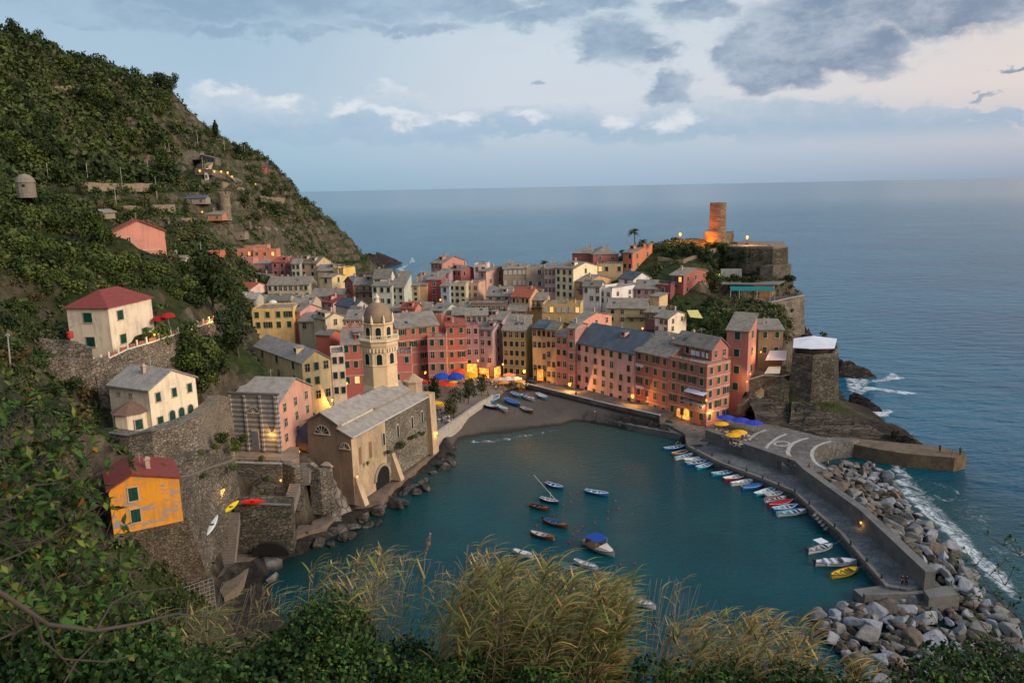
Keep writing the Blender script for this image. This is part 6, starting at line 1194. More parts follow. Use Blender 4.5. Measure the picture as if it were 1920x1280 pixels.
def build_landmarks():
    house('chapel_hall','salmon chapel hall behind the striped marble front',(220,150,118),433,521,583,757,136,-5,842,'L','p',3.2,0,3,3,y2=722,kinds='p',sh='n',chim=0)
    build_church(); build_chapel(); build_walls(); build_castle(); build_far()
    h = HOUSES['red corner house with pale cornice, penthouse and lamplit arches on the quay']; root = h['root']; u = -h['uL']; o = Vector((math.sin(h['a']), -math.cos(h['a']), 0)); g = 2.1
    for t, w, hh in ((.30,1.3,2.3),(.50,2.2,2.7)): arch_window(root, h['A']+u*h['tL']*t+Vector((0,0,g-h['z']+.3)), h['a'], w, hh, M_TRIM, 'lit_arch', mat('lit_arch_glass', (1,.5,.12), .6, .1, emit=(1,.36,.05), estr=0.9))
    light(root, h['A']+u*h['tL']*.5+o*1.4+Vector((0,0,g-h['z']+1.5)), 160, (1,.4,.08))
    m = MB(); p = h['A']+u*h['tL']*.84+o*.03; m.box((p.x,p.y,g+1.2),(1.3,.12,2.4),h['a']); m.build('door', mat('rust_door', (0.35,.07,.02), .7, .3, emit=(1,.3,.05), estr=.12), root)  # faint orange glow put into the door's own material
    m = MB(); q = h['A']+u*h['tL']*.72+o*.9; m.box((q.x,q.y,h['z']-9.6),(6.5,1.8,.15),h['a']); m.build('balcony', WHITEST, root)
    m = MB(); 
    for k in range(28): s = q+u*(6.4*(k/27-.5))+o*.85; m.box((s.x,s.y,h['z']-9.05),(.04,.04,1),h['a'])
    s = q+o*.85; m.box((s.x,s.y,h['z']-8.55),(6.5,.06,.06),h['a']); m.build('balcony_railing', IRON, root)
    m = MB(); q = h['A']+u*h['tL']*.78+o*.8; A_ = [q-u*3, q+u*3]; z = h['z']-6.6; m.hexa([(A_[0]+o*.9).to_tuple()[:2]+(z-.5,), (A_[1]+o*.9).to_tuple()[:2]+(z-.5,), (A_[1]-o*.8).to_tuple()[:2]+(z,), (A_[0]-o*.8).to_tuple()[:2]+(z,)], [(A_[0]+o*.9).to_tuple()[:2]+(z-.4,), (A_[1]+o*.9).to_tuple()[:2]+(z-.4,), (A_[1]-o*.8).to_tuple()[:2]+(z+.1,), (A_[0]-o*.8).to_tuple()[:2]+(z+.1,)]); m.build('awning', mat('white_canvas', (0.66,0.68,0.74)), root)
    wall_lamp('white lamp at the corner above the lamplit arches', h['C']-u*.8+o*.1+Vector((0,0,-9.6)), o, 160, (1,.75,.4)); wall_lamp('orange lamp low on the flank of the red corner house', h['C']+h['uR']*1.5-h['uL']*.0+Vector((0,0,-11.0)), -h['uL'], 260)
# ================================================================ boats, parasols, people, small things
def paint(rgb, rough=.45): return mat('paint_%d_%d_%d' % rgb, lin(rgb), rough, .25, 2.5, spec=.4)
HULLC = {'blue':(24,104,176),'cyan':(50,150,180),'lblue':(110,170,196),'white':(214,216,216),'red':(172,30,44),'brown':(128,70,36),'yellow':(214,180,24),'grey':(160,166,170),'navy':(24,44,84)}
def boat(label, a, b, hull='blue', inner='lblue', beam=None, z=0.0, kind='row', name='rowing_boat', extra='', bow='b', group='moored boats', lift=0.0):
    """a, b: world ends of the boat at the water; bow at b"""
    a, b = Vector(a), Vector(b)
    if bow == 'a': a, b = b, a
    d = b-a; L = max(d.length, 3.4); d.normalize(); yaw = math.atan2(d.y, d.x); n = Vector((-d.y, d.x, 0)); B_ = (beam or min(L*.34, 2.3))/2; c = (a+b)/2
    root = empty(name, (c.x, c.y, z+lift), label, 'boat', group); H = .34+L*.045; S = 12; T = lambda x, y, zz: c+d*x+n*y+Vector((0,0,z+lift+zz-c.z))
    prof = []
    for i in range(S+1):
        t = i/S; bw = math.sin(min(1, (t*.9+.28))*math.pi*.5)*(1-max(0,(t-.45)/.55)**2.1) if kind != 'canoe' else math.sin(math.pi*t)**.75
        if kind == 'row2': bw = (math.sin(math.pi*(t*.93+.035))**.62)
        prof.append((L*(t-.5), B_*bw, H*(1+.45*abs(t-.42)**1.6*2.2)))
    m = MB(); V = []
    for x, y, h in prof:
        y = max(y, .03)
        m.v += [tuple(T(x, s*y*k, zz)) for s, k, zz in ((-1,1,h),(-1,.86,h*.35),(-1,.4,-.22),(1,.4,-.22),(1,.86,h*.35),(1,1,h))]
    for i in range(S):
        for j in range(5): q = i*6+j; m.f.append((q, q+1, q+7, q+6)); m.m.append(0)
    m.f.append((0,1,2,3,4,5)); m.m.append(0); m.build('hull', paint(HULLC[hull]), root)
    g = MB(); inn = MB()
    for i in range(S):
        (x0,y0,h0),(x1,y1,h1) = prof[i], prof[i+1]; w = .10
        for s in (-1, 1):
            g.hexa([T(x0,s*(y0+.03),h0-.03), T(x1,s*(y1+.03),h1-.03), T(x1,s*max(y1-w,0),h1-.03), T(x0,s*max(y0-w,0),h0-.03)], [T(x0,s*(y0+.03),h0+.05), T(x1,s*(y1+.03),h1+.05), T(x1,s*max(y1-w,0),h1+.05), T(x0,s*max(y0-w,0),h0+.05)])
            inn.face(T(x0,s*max(y0-w,0),h0-.01), T(x1,s*max(y1-w,0),h1-.01), T(x1,s*y1*.6,.1), T(x0,s*y0*.6,.1))
        inn.face(T(x0,-y0*.6,.1), T(x1,-y1*.6,.1), T(x1,y1*.6,.1), T(x0,y0*.6,.1))
    g.build('gunwale', paint(HULLC['white'] if hull != 'white' else (110,120,130)) if 'w' not in extra else WOOD, root); inn.build('inside', paint(HULLC[inner], .6), root)
    if 'c' in extra:      # fabric cover
        m = MB()
        for i in range(1, S-1):
            (x0,y0,h0),(x1,y1,h1) = prof[i], prof[i+1]; k0 = .22; m.face(T(x0,-y0,h0+.06), T(x1,-y1,h1+.06), T(x1,0,h1+k0), T(x0,0,h0+k0)); m.face(T(x0,0,h0+k0), T(x1,0,h1+k0), T(x1,y1,h1+.06), T(x0,y0,h0+.06))
        m.build('cover', mat('boat_cover_%s' % hull, tuple(x*.9 for x in lin(HULLC[hull])), .9, .3, 2), root)
    else:
        for t in ((.28,.5,.7) if L > 4 else (.35,.62)):
            i = int(t*S); x, y, h = prof[i]; m = MB(); p = T(x, 0, h-.16); m.box(p, (.28, 2*y-.12, .05), yaw); m.build('thwart', WOOD if hull in ('brown','yellow') else paint(HULLC['white']), root)
        x, y, h = prof[S-2]; m = MB(); m.hexa([T(prof[S-3][0],-prof[S-3][1]+.05,h-.1), T(prof[S][0]-.05,0,h), T(prof[S][0]-.06,0.01,h), T(prof[S-3][0],prof[S-3][1]-.05,h-.1)], [T(prof[S-3][0],-prof[S-3][1]+.05,h-.04), T(prof[S][0]-.05,0,h+.06), T(prof[S][0]-.06,0.01,h+.06), T(prof[S-3][0],prof[S-3][1]-.05,h-.04)]); m.build('foredeck', paint(HULLC[hull]), root)
    if 'm' in extra: m = MB(); p = T(-L/2-.1,0,H+.25); m.box(p, (.4,.35,.45), yaw); m.box(p-Vector((0,0,.5)), (.15,.12,.8), yaw); m.build('outboard_motor', mat('motor_black', (.02,.02,.022), .4, .1), root)
    if 't' in extra:      # small sun roof
        m = MB(); zz = 1.75
        m.hexa([T(-.9,-B_*.9,zz), T(.9,-B_*.9,zz), T(.9,B_*.9,zz), T(-.9,B_*.9,zz)], [T(-.9,-B_*.9,zz+.06), T(.9,-B_*.9,zz+.06), T(.9,B_*.9,zz+.06), T(-.9,B_*.9,zz+.06)]); m.build('sun_roof', mat('white_canvas', (0.66,0.68,0.74)), root)
        m = MB(); [m.tube(T(x,y,H), T(x,y,zz), .025, n=4) for x in (-.85,.85) for y in (-B_*.8,B_*.8)]; m.build('roof_posts', M_FRAME, root)
    if 'k' in extra:      # windscreen and seats of a motor boat
        m = MB(); m.hexa([T(.5,-B_*.75,H+.05), T(1.0,0,H+.05), T(.5,B_*.75,H+.05), T(.45,0,H+.05)], [T(.35,-B_*.7,H+.5), T(.8,0,H+.5), T(.35,B_*.7,H+.5), T(.3,0,H+.5)]); m.build('windscreen', M_GLASS, root)
        m = MB(); m.box(T(-.4,0,H), (.6,B_*1.2,.5), yaw); m.box(T(-1.5,0,H-.05), (.6,B_*1.5,.45), yaw); m.build('seats', paint((210,212,214)), root)
        m = MB(); m.hexa([T(1.0,-B_*.62,H+.1), T(2.6,-B_*.2,H+.16), T(2.6,B_*.2,H+.16), T(1.0,B_*.62,H+.1)], [T(1.0,-B_*.55,H+.3), T(2.5,-B_*.15,H+.3), T(2.5,B_*.15,H+.3), T(1.0,B_*.55,H+.3)]); m.build('bow_deck', paint((214,216,216)), root)
    if 's' in extra:      # slanting spar
        m = MB(); m.tube(T(L*.42,0,H+.1), T(-L*.95,.6,4.6), .06, .03, n=5); m.tube(T(.3,0,.2), T(.3,0,2.2), .05, n=5); m.build('spar', M_FRAME, root)
    if 'b' in extra:      # blue bimini and pale foredeck
        BL = mat('blue_canvas', (0.004,0.055,0.30), .75, .2, 1); m = MB(); zz = 2.0
        for i in range(4):
            x0, x1 = -2.3+i*.75, -2.3+(i+1)*.75; f = lambda x: zz+.12*math.sin((x+2.3)/3*math.pi); m.hexa([T(x0,-B_*.95,f(x0)), T(x1,-B_*.95,f(x1)), T(x1,B_*.95,f(x1)), T(x0,B_*.95,f(x0))], [T(x0,-B_*.95,f(x0)+.05), T(x1,-B_*.95,f(x1)+.05), T(x1,B_*.95,f(x1)+.05), T(x0,B_*.95,f(x0)+.05)])
        m.build('bimini', BL, root); m = MB(); [m.tube(T(x,y,H), T(x,y,zz), .03, n=4) for x in (-2.2,.6) for y in (-B_*.9,B_*.9)]; m.build('bimini_frame', M_FRAME, root)
        m = MB(); m.hexa([T(.6,-B_*.85,H), T(2.9,-B_*.35,H+.1), T(2.9,B_*.35,H+.1), T(.6,B_*.85,H)], [T(.8,-B_*.7,H+.6), T(2.6,-B_*.25,H+.3), T(2.6,B_*.25,H+.3), T(.8,B_*.7,H+.6)]); m.build('cabin', paint((196,188,180)), root)
        m = MB(); m.box(T(-1.4,0,H-.15), (1.9,B_*1.2,.3), yaw); m.build('engine_box', WOOD, root)
    return root
def build_boats():
    B = [
     ('bright blue open boat nearest the quay corner, innermost of the row',1245,843,1284,839,'blue','blue',''),
     ('orange brown boat with white foredeck, second from the quay corner',1260,853,1292,847,'brown','brown',''),
     ('white hulled boat with blue waterline, third from the quay corner',1266,861,1301,853,'white','lblue',''),
     ('pale blue boat with yellow floats, fourth from the quay corner',1283,865,1327,860,'lblue','white',''),
     ('dark blue boat with white thwarts, fifth from the quay corner',1287,872,1327,866,'blue','navy',''),
     ('light blue boat with pale rim ending the inner group of boats',1306,879,1340,870,'cyan','lblue',''),
     ('cyan boat starting the outer group behind the red boat',1335,891,1379,886,'cyan','cyan',''),
     ('red boat with white seats beside the cyan boat',1357,900,1402,893,'red','white',''),
     ('plain white boat between red boat and blue white boat',1371,909,1416,902,'white','white',''),
     ('blue and white boat right of the plain white boat',1391,917,1432,910,'blue','white','c'),
     ('turquoise boat with white interior at the middle of the outer group',1416,929,1456,918,'cyan','white',''),
     ('grey white dinghy beside the turquoise boat',1436,932,1471,924,'grey','grey',''),
     ('narrow white boat with brown gear beside the second red boat',1434,940,1474,934,'white','brown',''),
     ('long red boat with red cover near the end of the row',1440,948,1487,941,'red','red','c'),
     ('deep blue boat second from the open end of the row',1449,957,1496,950,'blue','lblue',''),
     ('white boat with light blue deck, outermost of the row',1457,966,1512,959,'white','cyan',''),
     ('white motor boat with square sun roof moored alone',1514,1036,1561,1024,'white','grey','tm'),
     ('white speedboat with dark windscreen moored by the mole',1528,1058,1607,1055,'white','white','km'),
     ('yellow wooden boat moored beside the speedboat',1559,1082,1608,1068,'yellow','yellow','w'),
     ('blue rowing boat furthest back in the harbour middle',1024,907,1056,917,'blue','blue',''),
     ('blue rowing boat floating alone right of the others',1097,921,1141,929,'blue','cyan',''),
     ('dark boat with long slanting white spar',1013,935,1047,944,'navy','grey','s'),
     ('small brown and white boat left of the spar boat',993,947,1029,956,'brown','navy','w'),
     ('brown boat with blue bundle and outboard motor',1019,976,1064,988,'brown','blue','wm'),
     ('orange brown boat with pale gear near the reeds',995,999,1039,1011,'brown','white','w'),
     ('white boat half hidden behind the left reeds',962,1033,1001,1045,'white','grey','c'),
     ('white boat just behind the tall reeds',1077,1052,1122,1068,'white','white',''),
     ('small blue boat hidden behind the reeds',1050,1062,1082,1070,'blue','blue','c'),
     ('white rowing boat floating alone in front, right of the reeds',1171,1121,1230,1140,'white','grey','')]
    for lab, x0, y0, x1, y1, hc, ic, ex in B:
        a, b = P(x0, y0, 0.2), P(x1, y1, 0.2); boat(lab, a, b, hc, ic, extra=ex, kind='row2' if hc in ('brown','yellow') else 'row', name='speedboat' if 'k' in ex else ('motor_boat' if 't' in ex else 'rowing_boat'), bow='b' if x0 > 1200 or 'row' else 'a')
    for r_ in [o for o in C.objects if o.get('group') == 'moored boats' and P(1240,840).y > o.location.y > 100 and o.location.x > 25]:
        p = r_.location; px, py = proj(p)
        if px < 1240: continue
        m = MB(); a = Vector((p.x+1.9, p.y+.5, .75)); q = Vector((p.x+4.6, p.y+1.6, 1.8)); pr = a
        for i in range(5): t = (i+1)/5; nx = a.lerp(q, t)-Vector((0,0,.35*math.sin(math.pi*t))); m.tube(pr, nx, .022, n=4); pr = nx
        m.build('mooring_line', mat('rope', (0.3,0.27,0.2), .9, .2), r_)
    boat('large cream launch with blue sun awning in the middle of the harbour', P(1094,1016,.2), P(1153,1042,.2), 'grey', 'brown', beam=3.0, extra='wb', name='motor_launch')
    beach = [('turquoise boat lying askew beside the white harbour wall',919,765,937,754,'cyan','cyan',''),('black and white boat on the sand nearest the harbour wall',907,770,932,778,'navy','white',''),('white boat with three dark seats on the sand',933,772,953,782,'white','white',''),('boat under a blue cover on the beach',948,761,975,772,'blue','blue','c'),('brown boat with blue inside pulled up on the beach',977,771,999,778,'brown','lblue',''),('pale blue boat highest up the beach ramp',960,748,978,756,'lblue','cyan',''),('blue and white boat between the ramp boats',979,753,1003,762,'white','cyan',''),('light blue boat nearest the low parapet',1007,750,1026,760,'lblue','white','')]
    for lab, x0, y0, x1, y1, hc, ic, ex in beach:
        a, b = P(x0, y0, 1.5), P(x1, y1, 1.5); g = max(ground((a.x+b.x)/2, (a.y+b.y)/2), .5); g = max(g, 2.2 if y0 < 756 else 0); boat(lab, a, b, hc, ic, extra=ex, z=g+.2, group='boats pulled up on the beach')
    # kayaks leaning on the wall
    for lab, p, q, col in (('yellow kayak leaning on the rubble wall above the stairs', PD(419,961,116), PD(448,938,117.5), (226,206,20)), ('red kayak with yellow edge lying on the boat arch roof', PD(450,941,117), PD(497,939,117.6), (214,40,20)), ('white kayak propped upright beside the long stairs', PD(388,1003,103.5), PD(408,965,106.5), (200,206,210))):
        p, q = Vector(p), Vector(q); d = (q-p); L = d.length; d.normalize(); s = d.cross(Vector((0,-1,.3))).normalized(); t = d.cross(s); m = MB(); k = 10
        for i in range(k+1):
            u = i/k; r = .42*math.sin(math.pi*(u*.98+.01))**.7+.01; c = p+d*(L*u)
            m.v += [tuple(c+s*r*math.cos(j*math.pi/3)+t*r*.4*math.sin(j*math.pi/3)) for j in range(6)]
        for i in range(k):
            for j in range(6): m.f.append((i*6+j, i*6+(j+1) % 6, i*6+6+(j+1) % 6, i*6+6+j)); m.m.append(0)
        r_ = empty('kayak', p, lab, 'kayak'); m.build('hull', paint(col), r_); c = p+d*L*.5-t*.12; m = MB(); m.lathe(c, [(.28,.0),(.3,.1)], 10); m.build('cockpit', mat('motor_black', (.02,.02,.022)), r_)
    # mooring buoys
    me = None
    for x, y in ((730,255),(678,325),(620,350),(553,425),(422,505),(960,400),(958,452),(1015,318),(1042,375),(864,487),(770,510),(735,548),(697,568),(668,630),(1050,795),(1160,790),(676,268),(500,770)):
        p = P(900+x/4, 860+y/4, 0)
        if me is None: m = MB(); m.lathe((0,0,0), [(.02,-.16),(.14,-.06),(.18,.08),(.14,.2),(.04,.28)], 10); o = m.build('buoy', mat('buoy_red', lin((160,44,44)), .5, .3), None, smooth=True); me = o.data
        else: o = bpy.data.objects.new('buoy', me); C.objects.link(o)
        o.location = p; tag(o, 'small red mooring buoy floating among the harbour boats', 'buoy', 'mooring buoys')
    for i, (x, y) in enumerate(((1268,832),(1272,835),(1276,833),(1271,829))):
        o = bpy.data.objects.new('buoy', me.copy()); o.data.materials.clear(); o.data.materials.append(paint((222,190,40))); C.objects.link(o); o.location = P(x,y,0); tag(o, 'yellow float bunched beside the innermost blue boat', 'float', 'yellow floats')
def parasol(label, p, r, h, rgb, dome=False, slant=0.0, sides=8, name='parasol', group=None):
    p = Vector(p); root = empty(name, p, label, 'parasol', group); m = MB(); 
    pr = [(r,0),(r*.94,.16*r),(r*.72,.36*r),(r*.38,.52*r),(.04,.6*r)] if dome else [(r,0),(r*.5,.16*r),(.04,.30*r)]
    k = MB(); n = sides*2; i0 = 0
    for rr, zz in pr:
        for j in range(n): t = 2*math.pi*j/n; f = 1.0 if j % 2 == 0 else .955; k.v.append((p.x+rr*f*math.cos(t), p.y+rr*f*math.sin(t), p.z+h+zz+(0 if j % 2 == 0 else -.02*r)))
    for q in range(len(pr)-1):
        for j in range(n): k.f.append((q*n+j, q*n+(j+1) % n, (q+1)*n+(j+1) % n, (q+1)*n+j)); k.m.append(0)
    k.build('canopy', mat('canvas_%d_%d_%d' % rgb, lin(rgb), .8, .15, 2), root); m = MB(); m.tube(p, p+Vector((0,0,h+.3*r)), .035, n=6); m.build('pole', M_FRAME, root); m = MB(); m.lathe(p, [(.3,0),(.3,.08),(.08,.12)], 10); m.build('foot', IRON, root); return root
PEOPLE = {}
def person_proto(pose, top, low, skin=(0.42,0.24,0.16), hair=(0.03,0.02,0.015)):
    """a figure about 1.72 m tall: skinned body, clothes and hair; returns list of (name, mesh, material)"""
    key = (pose, top, low)
    if key in PEOPLE: return PEOPLE[key]
    if pose == 'stand': J = dict(pel=(0,0,.93), sp=(0,0,1.15), ch=(0,0,1.36), nk=(0,-.01,1.48), hd=(0,-.02,1.57), ht=(0,-.02,1.68), hl=(.09,0,.88), kl=(.10,-.02,.48), al=(.10,.03,.08), tl=(.11,-.12,.03), hr=(-.09,0,.88), kr=(-.11,-.03,.48), ar=(-.13,.0,.08), tr=(-.14,-.14,.03), sl=(.18,0,1.41), el=(.23,.02,1.13), wl=(.22,-.07,.88), fl=(.215,-.10,.78), sr=(-.18,0,1.41), er=(-.24,.02,1.13), wr=(-.22,-.08,.88), fr=(-.215,-.12,.78))
    elif pose == 'walk': J = dict(pel=(0,0,.92), sp=(0,-.01,1.14), ch=(0,-.02,1.35), nk=(0,-.04,1.47), hd=(0,-.06,1.56), ht=(0,-.06,1.67), hl=(.09,0,.87), kl=(.09,-.16,.50), al=(.09,-.22,.10), tl=(.09,-.36,.07), hr=(-.09,0,.87), kr=(-.09,.06,.46), ar=(-.09,.28,.12), tr=(-.09,.18,.03), sl=(.18,-.01,1.40), el=(.22,.10,1.14), wl=(.20,.12,.90), fl=(.20,.10,.80), sr=(-.18,-.01,1.40), er=(-.22,-.08,1.14), wr=(-.20,-.22,.95), fr=(-.20,-.28,.87))
    else: J = dict(pel=(0,.05,.52), sp=(0,.07,.74), ch=(0,.04,.95), nk=(0,.02,1.07), hd=(0,0,1.16), ht=(0,0,1.27), hl=(.09,.03,.50), kl=(.11,-.38,.50), al=(.11,-.36,.10), tl=(.11,-.50,.03), hr=(-.09,.03,.50), kr=(-.11,-.38,.50), ar=(-.11,-.30,.10), tr=(-.11,-.44,.03), sl=(.18,.04,1.0), el=(.24,-.06,.76), wl=(.14,-.28,.76), fl=(.09,-.36,.77), sr=(-.18,.04,1.0), er=(-.24,-.06,.76), wr=(-.14,-.28,.76), fr=(-.09,-.36,.77))
    Rd = dict(pel=(.15,.11), sp=(.13,.095), ch=(.155,.105), nk=(.05,.05), hd=(.085,.10), ht=(.07,.085), hl=(.09,.09), kl=(.06,.06), al=(.042,.042), tl=(.04,.03), hr=(.09,.09), kr=(.06,.06), ar=(.042,.042), tr=(.04,.03), sl=(.06,.06), el=(.042,.042), wl=(.03,.03), fl=(.035,.02), sr=(.06,.06), er=(.042,.042), wr=(.03,.03), fr=(.035,.02))
    E = [('pel','sp'),('sp','ch'),('ch','nk'),('nk','hd'),('hd','ht'),('pel','hl'),('hl','kl'),('kl','al'),('al','tl'),('pel','hr'),('hr','kr'),('kr','ar'),('ar','tr'),('ch','sl'),('sl','el'),('el','wl'),('wl','fl'),('ch','sr'),('sr','er'),('er','wr'),('wr','fr')]
    def skin_mesh(edges, grow, rootj, nm):
        names = []; 
        for e in edges:
            for q in e:
                if q not in names: names.append(q)
        me = bpy.data.meshes.new(nm); me.from_pydata([J[q] for q in names], [(names.index(a), names.index(b)) for a, b in edges], []); o = bpy.data.objects.new(nm, me); C.objects.link(o)
        md = o.modifiers.new('s', 'SKIN'); md.use_smooth_shade = True
        for i, q in enumerate(names): sv = me.skin_vertices[0].data[i]; sv.radius = (Rd[q][0]+grow, Rd[q][1]+grow); sv.use_root = (q == rootj)
        sb = o.modifiers.new('b', 'SUBSURF'); sb.levels = 1; bpy.context.view_layer.update(); dg = bpy.context.evaluated_depsgraph_get(); r = bpy.data.meshes.new_from_object(o.evaluated_get(dg)); r.name = nm; bpy.data.objects.remove(o); return r
    parts = [('body', skin_mesh(E, 0, 'pel', 'body'), mat('skin', skin, .6, .1)), ('shirt', skin_mesh([('pel','sp'),('sp','ch'),('ch','sl'),('sl','el'),('ch','sr'),('sr','er')], .022, 'pel', 'shirt'), paint(top, .9)), ('trousers', skin_mesh([('pel','hl'),('hl','kl'),('kl','al'),('pel','hr'),('hr','kr'),('kr','ar')], .02, 'pel', 'trousers'), paint(low, .9))]
    hx, hy, hz = J['ht']; m = MB(); m.lathe((hx,hy+.015,hz-.05), [(.088,0),(.105,.05),(.09,.11),(.03,.145)], 10); ho = m.build('hair', mat('hair', hair, .7, .2)); parts.append(('hair', ho.data, mat('hair', hair))); bpy.data.objects.remove(ho)
    hx, hy, hz = J['hd']; m = MB(); m.tube((hx,hy-.085,hz+.03), (hx,hy-.115,hz+.0), .012, .016, 5)
    for sx in (-.035,.035): m.tube((hx+sx,hy-.082,hz+.045),(hx+sx,hy-.092,hz+.045),.012,.012,5)
    for nm, me, mt in parts:
        if not me.materials: me.materials.append(mt)
    PEOPLE[key] = parts; return parts
def person(label, p, yaw, pose='stand', top=(60,60,70), low=(40,44,60), group=None):
    r = empty('person', p, label, 'person', group, rz=yaw)
    for nm, me, mt in person_proto(pose, top, low): o = bpy.data.objects.new(nm, me); C.objects.link(o); o.parent = r
    return r
FURN = {}
def furniture(kind, label, p, yaw=0, group=None):
    if kind not in FURN:
        b = MB()
        if kind == 'table': b.lathe((0,0,0), [(.28,0),(.28,.03),(.04,.05),(.04,.70),(.42,.71),(.42,.75)], 14); mt = mat('table_white', (0.55,0.53,0.5), .7, .2)
        else:
            b.box((0,0,.45),(.44,.44,.05)); b.box((0,.21,.72),(.44,.04,.46)); [b.tube((x,y,0),(x,y,.44),.02,n=4) for x in (-.2,.2) for y in (-.2,.2)]; mt = mat('chair_'+kind, {'chair':(0.5,0.48,0.45),'dchair':(0.05,0.05,0.06)}[kind], .7, .2)
        o = b.build('cafe_table' if kind == 'table' else 'cafe_chair', mt); FURN[kind] = o.data; bpy.data.objects.remove(o)
    o = bpy.data.objects.new('cafe_table' if kind == 'table' else 'cafe_chair', FURN[kind]); C.objects.link(o); o.location = p; o.rotation_euler = (0,0,yaw); return tag(o, label, 'table' if kind == 'table' else 'chair', group)
def build_quay_details():
    m = MB(); m.lathe((0,0,0), [(.2,0),(.2,.1),(.12,.15),(.12,.45),(.22,.5),(.22,.6),(.1,.66)], 10); me = m.build('bollard', IRON).data; bpy.data.objects.remove(bpy.data.objects['bollard'])
    for x, y in ((1300,845),(1330,857),(1362,871),(1395,886),(1425,899),(1455,912),(1485,925),(1512,948),(1560,990),(1590,1023),(1620,1055),(1648,1086)):
        o = bpy.data.objects.new('bollard', me); C.objects.link(o); o.location = P(x+5, y-3, 1.82); tag(o, 'small iron bollard on the kerb of the mole', 'bollard', 'bollards along the mole')
    steps('steps cut through the sea wall up to the plaza', P(1492,885,1.7), P(1466,866,3.6), 2.6, 9, CONC)
    m = MB(); a, b = P(1530,962,1.85), P(1552,980,1.85)
    for i in range(5): q = a.lerp(b, i/4); m.box(q+Vector((-.3,-.2,-.2-.18*i)), (1.6,.5,.16), .9)
    tag(m.build('landing_steps', CONC, loc=a), 'short flight of landing steps in the kerb of the mole', 'steps')
    wall_lamp('small lit lantern fixed on the inner face of the sea wall', P(1619,975,3.0), (-.8,-.5,0), 25)
    m = MB(); q = P(1735,1090,1.75); m.box(q+Vector((0,0,.42)), (1.8,.45,.08), .9); m.box(q+Vector((.5,.6,.2)), (.1,.4,.4), .9); m.box(q+Vector((-.5,-.6,.2)), (.1,.4,.4), .9); tag(m.build('bench', WHITEST, loc=q), 'pale bench beside the pair at the mole end', 'bench')
    for i, (x, y, c, l) in enumerate(((1310,836,(60,70,90),'heap of dark blue nets at the start of the mole'),(1325,826,(150,90,50),'upturned brown dinghy by the sea wall corner'),(1262,800,(120,110,90),'coiled ropes and crates on the quay before the arches'))):
        q = P(x, y, 1.75 if i < 2 else 2.0); V = leaf_cloud(np.random.RandomState(i), 160, [(0,0,.2,.5),(.5,.2,.15,.4),(-.4,.1,.1,.4)], .35, .6, .3)+np.array(q)
        if i == 1: boat(l, q-Vector((1.4,.6,0)), q+Vector((1.4,.6,0)), 'brown', 'brown', z=q.z, extra='c', group=None)
        else: tag(np_mesh('net_heap' if i == 0 else 'rope_heap', V, np.arange(len(V)).reshape(-1,4), paint(c, .9), loc=q), l, 'nets' if i == 0 else 'ropes')
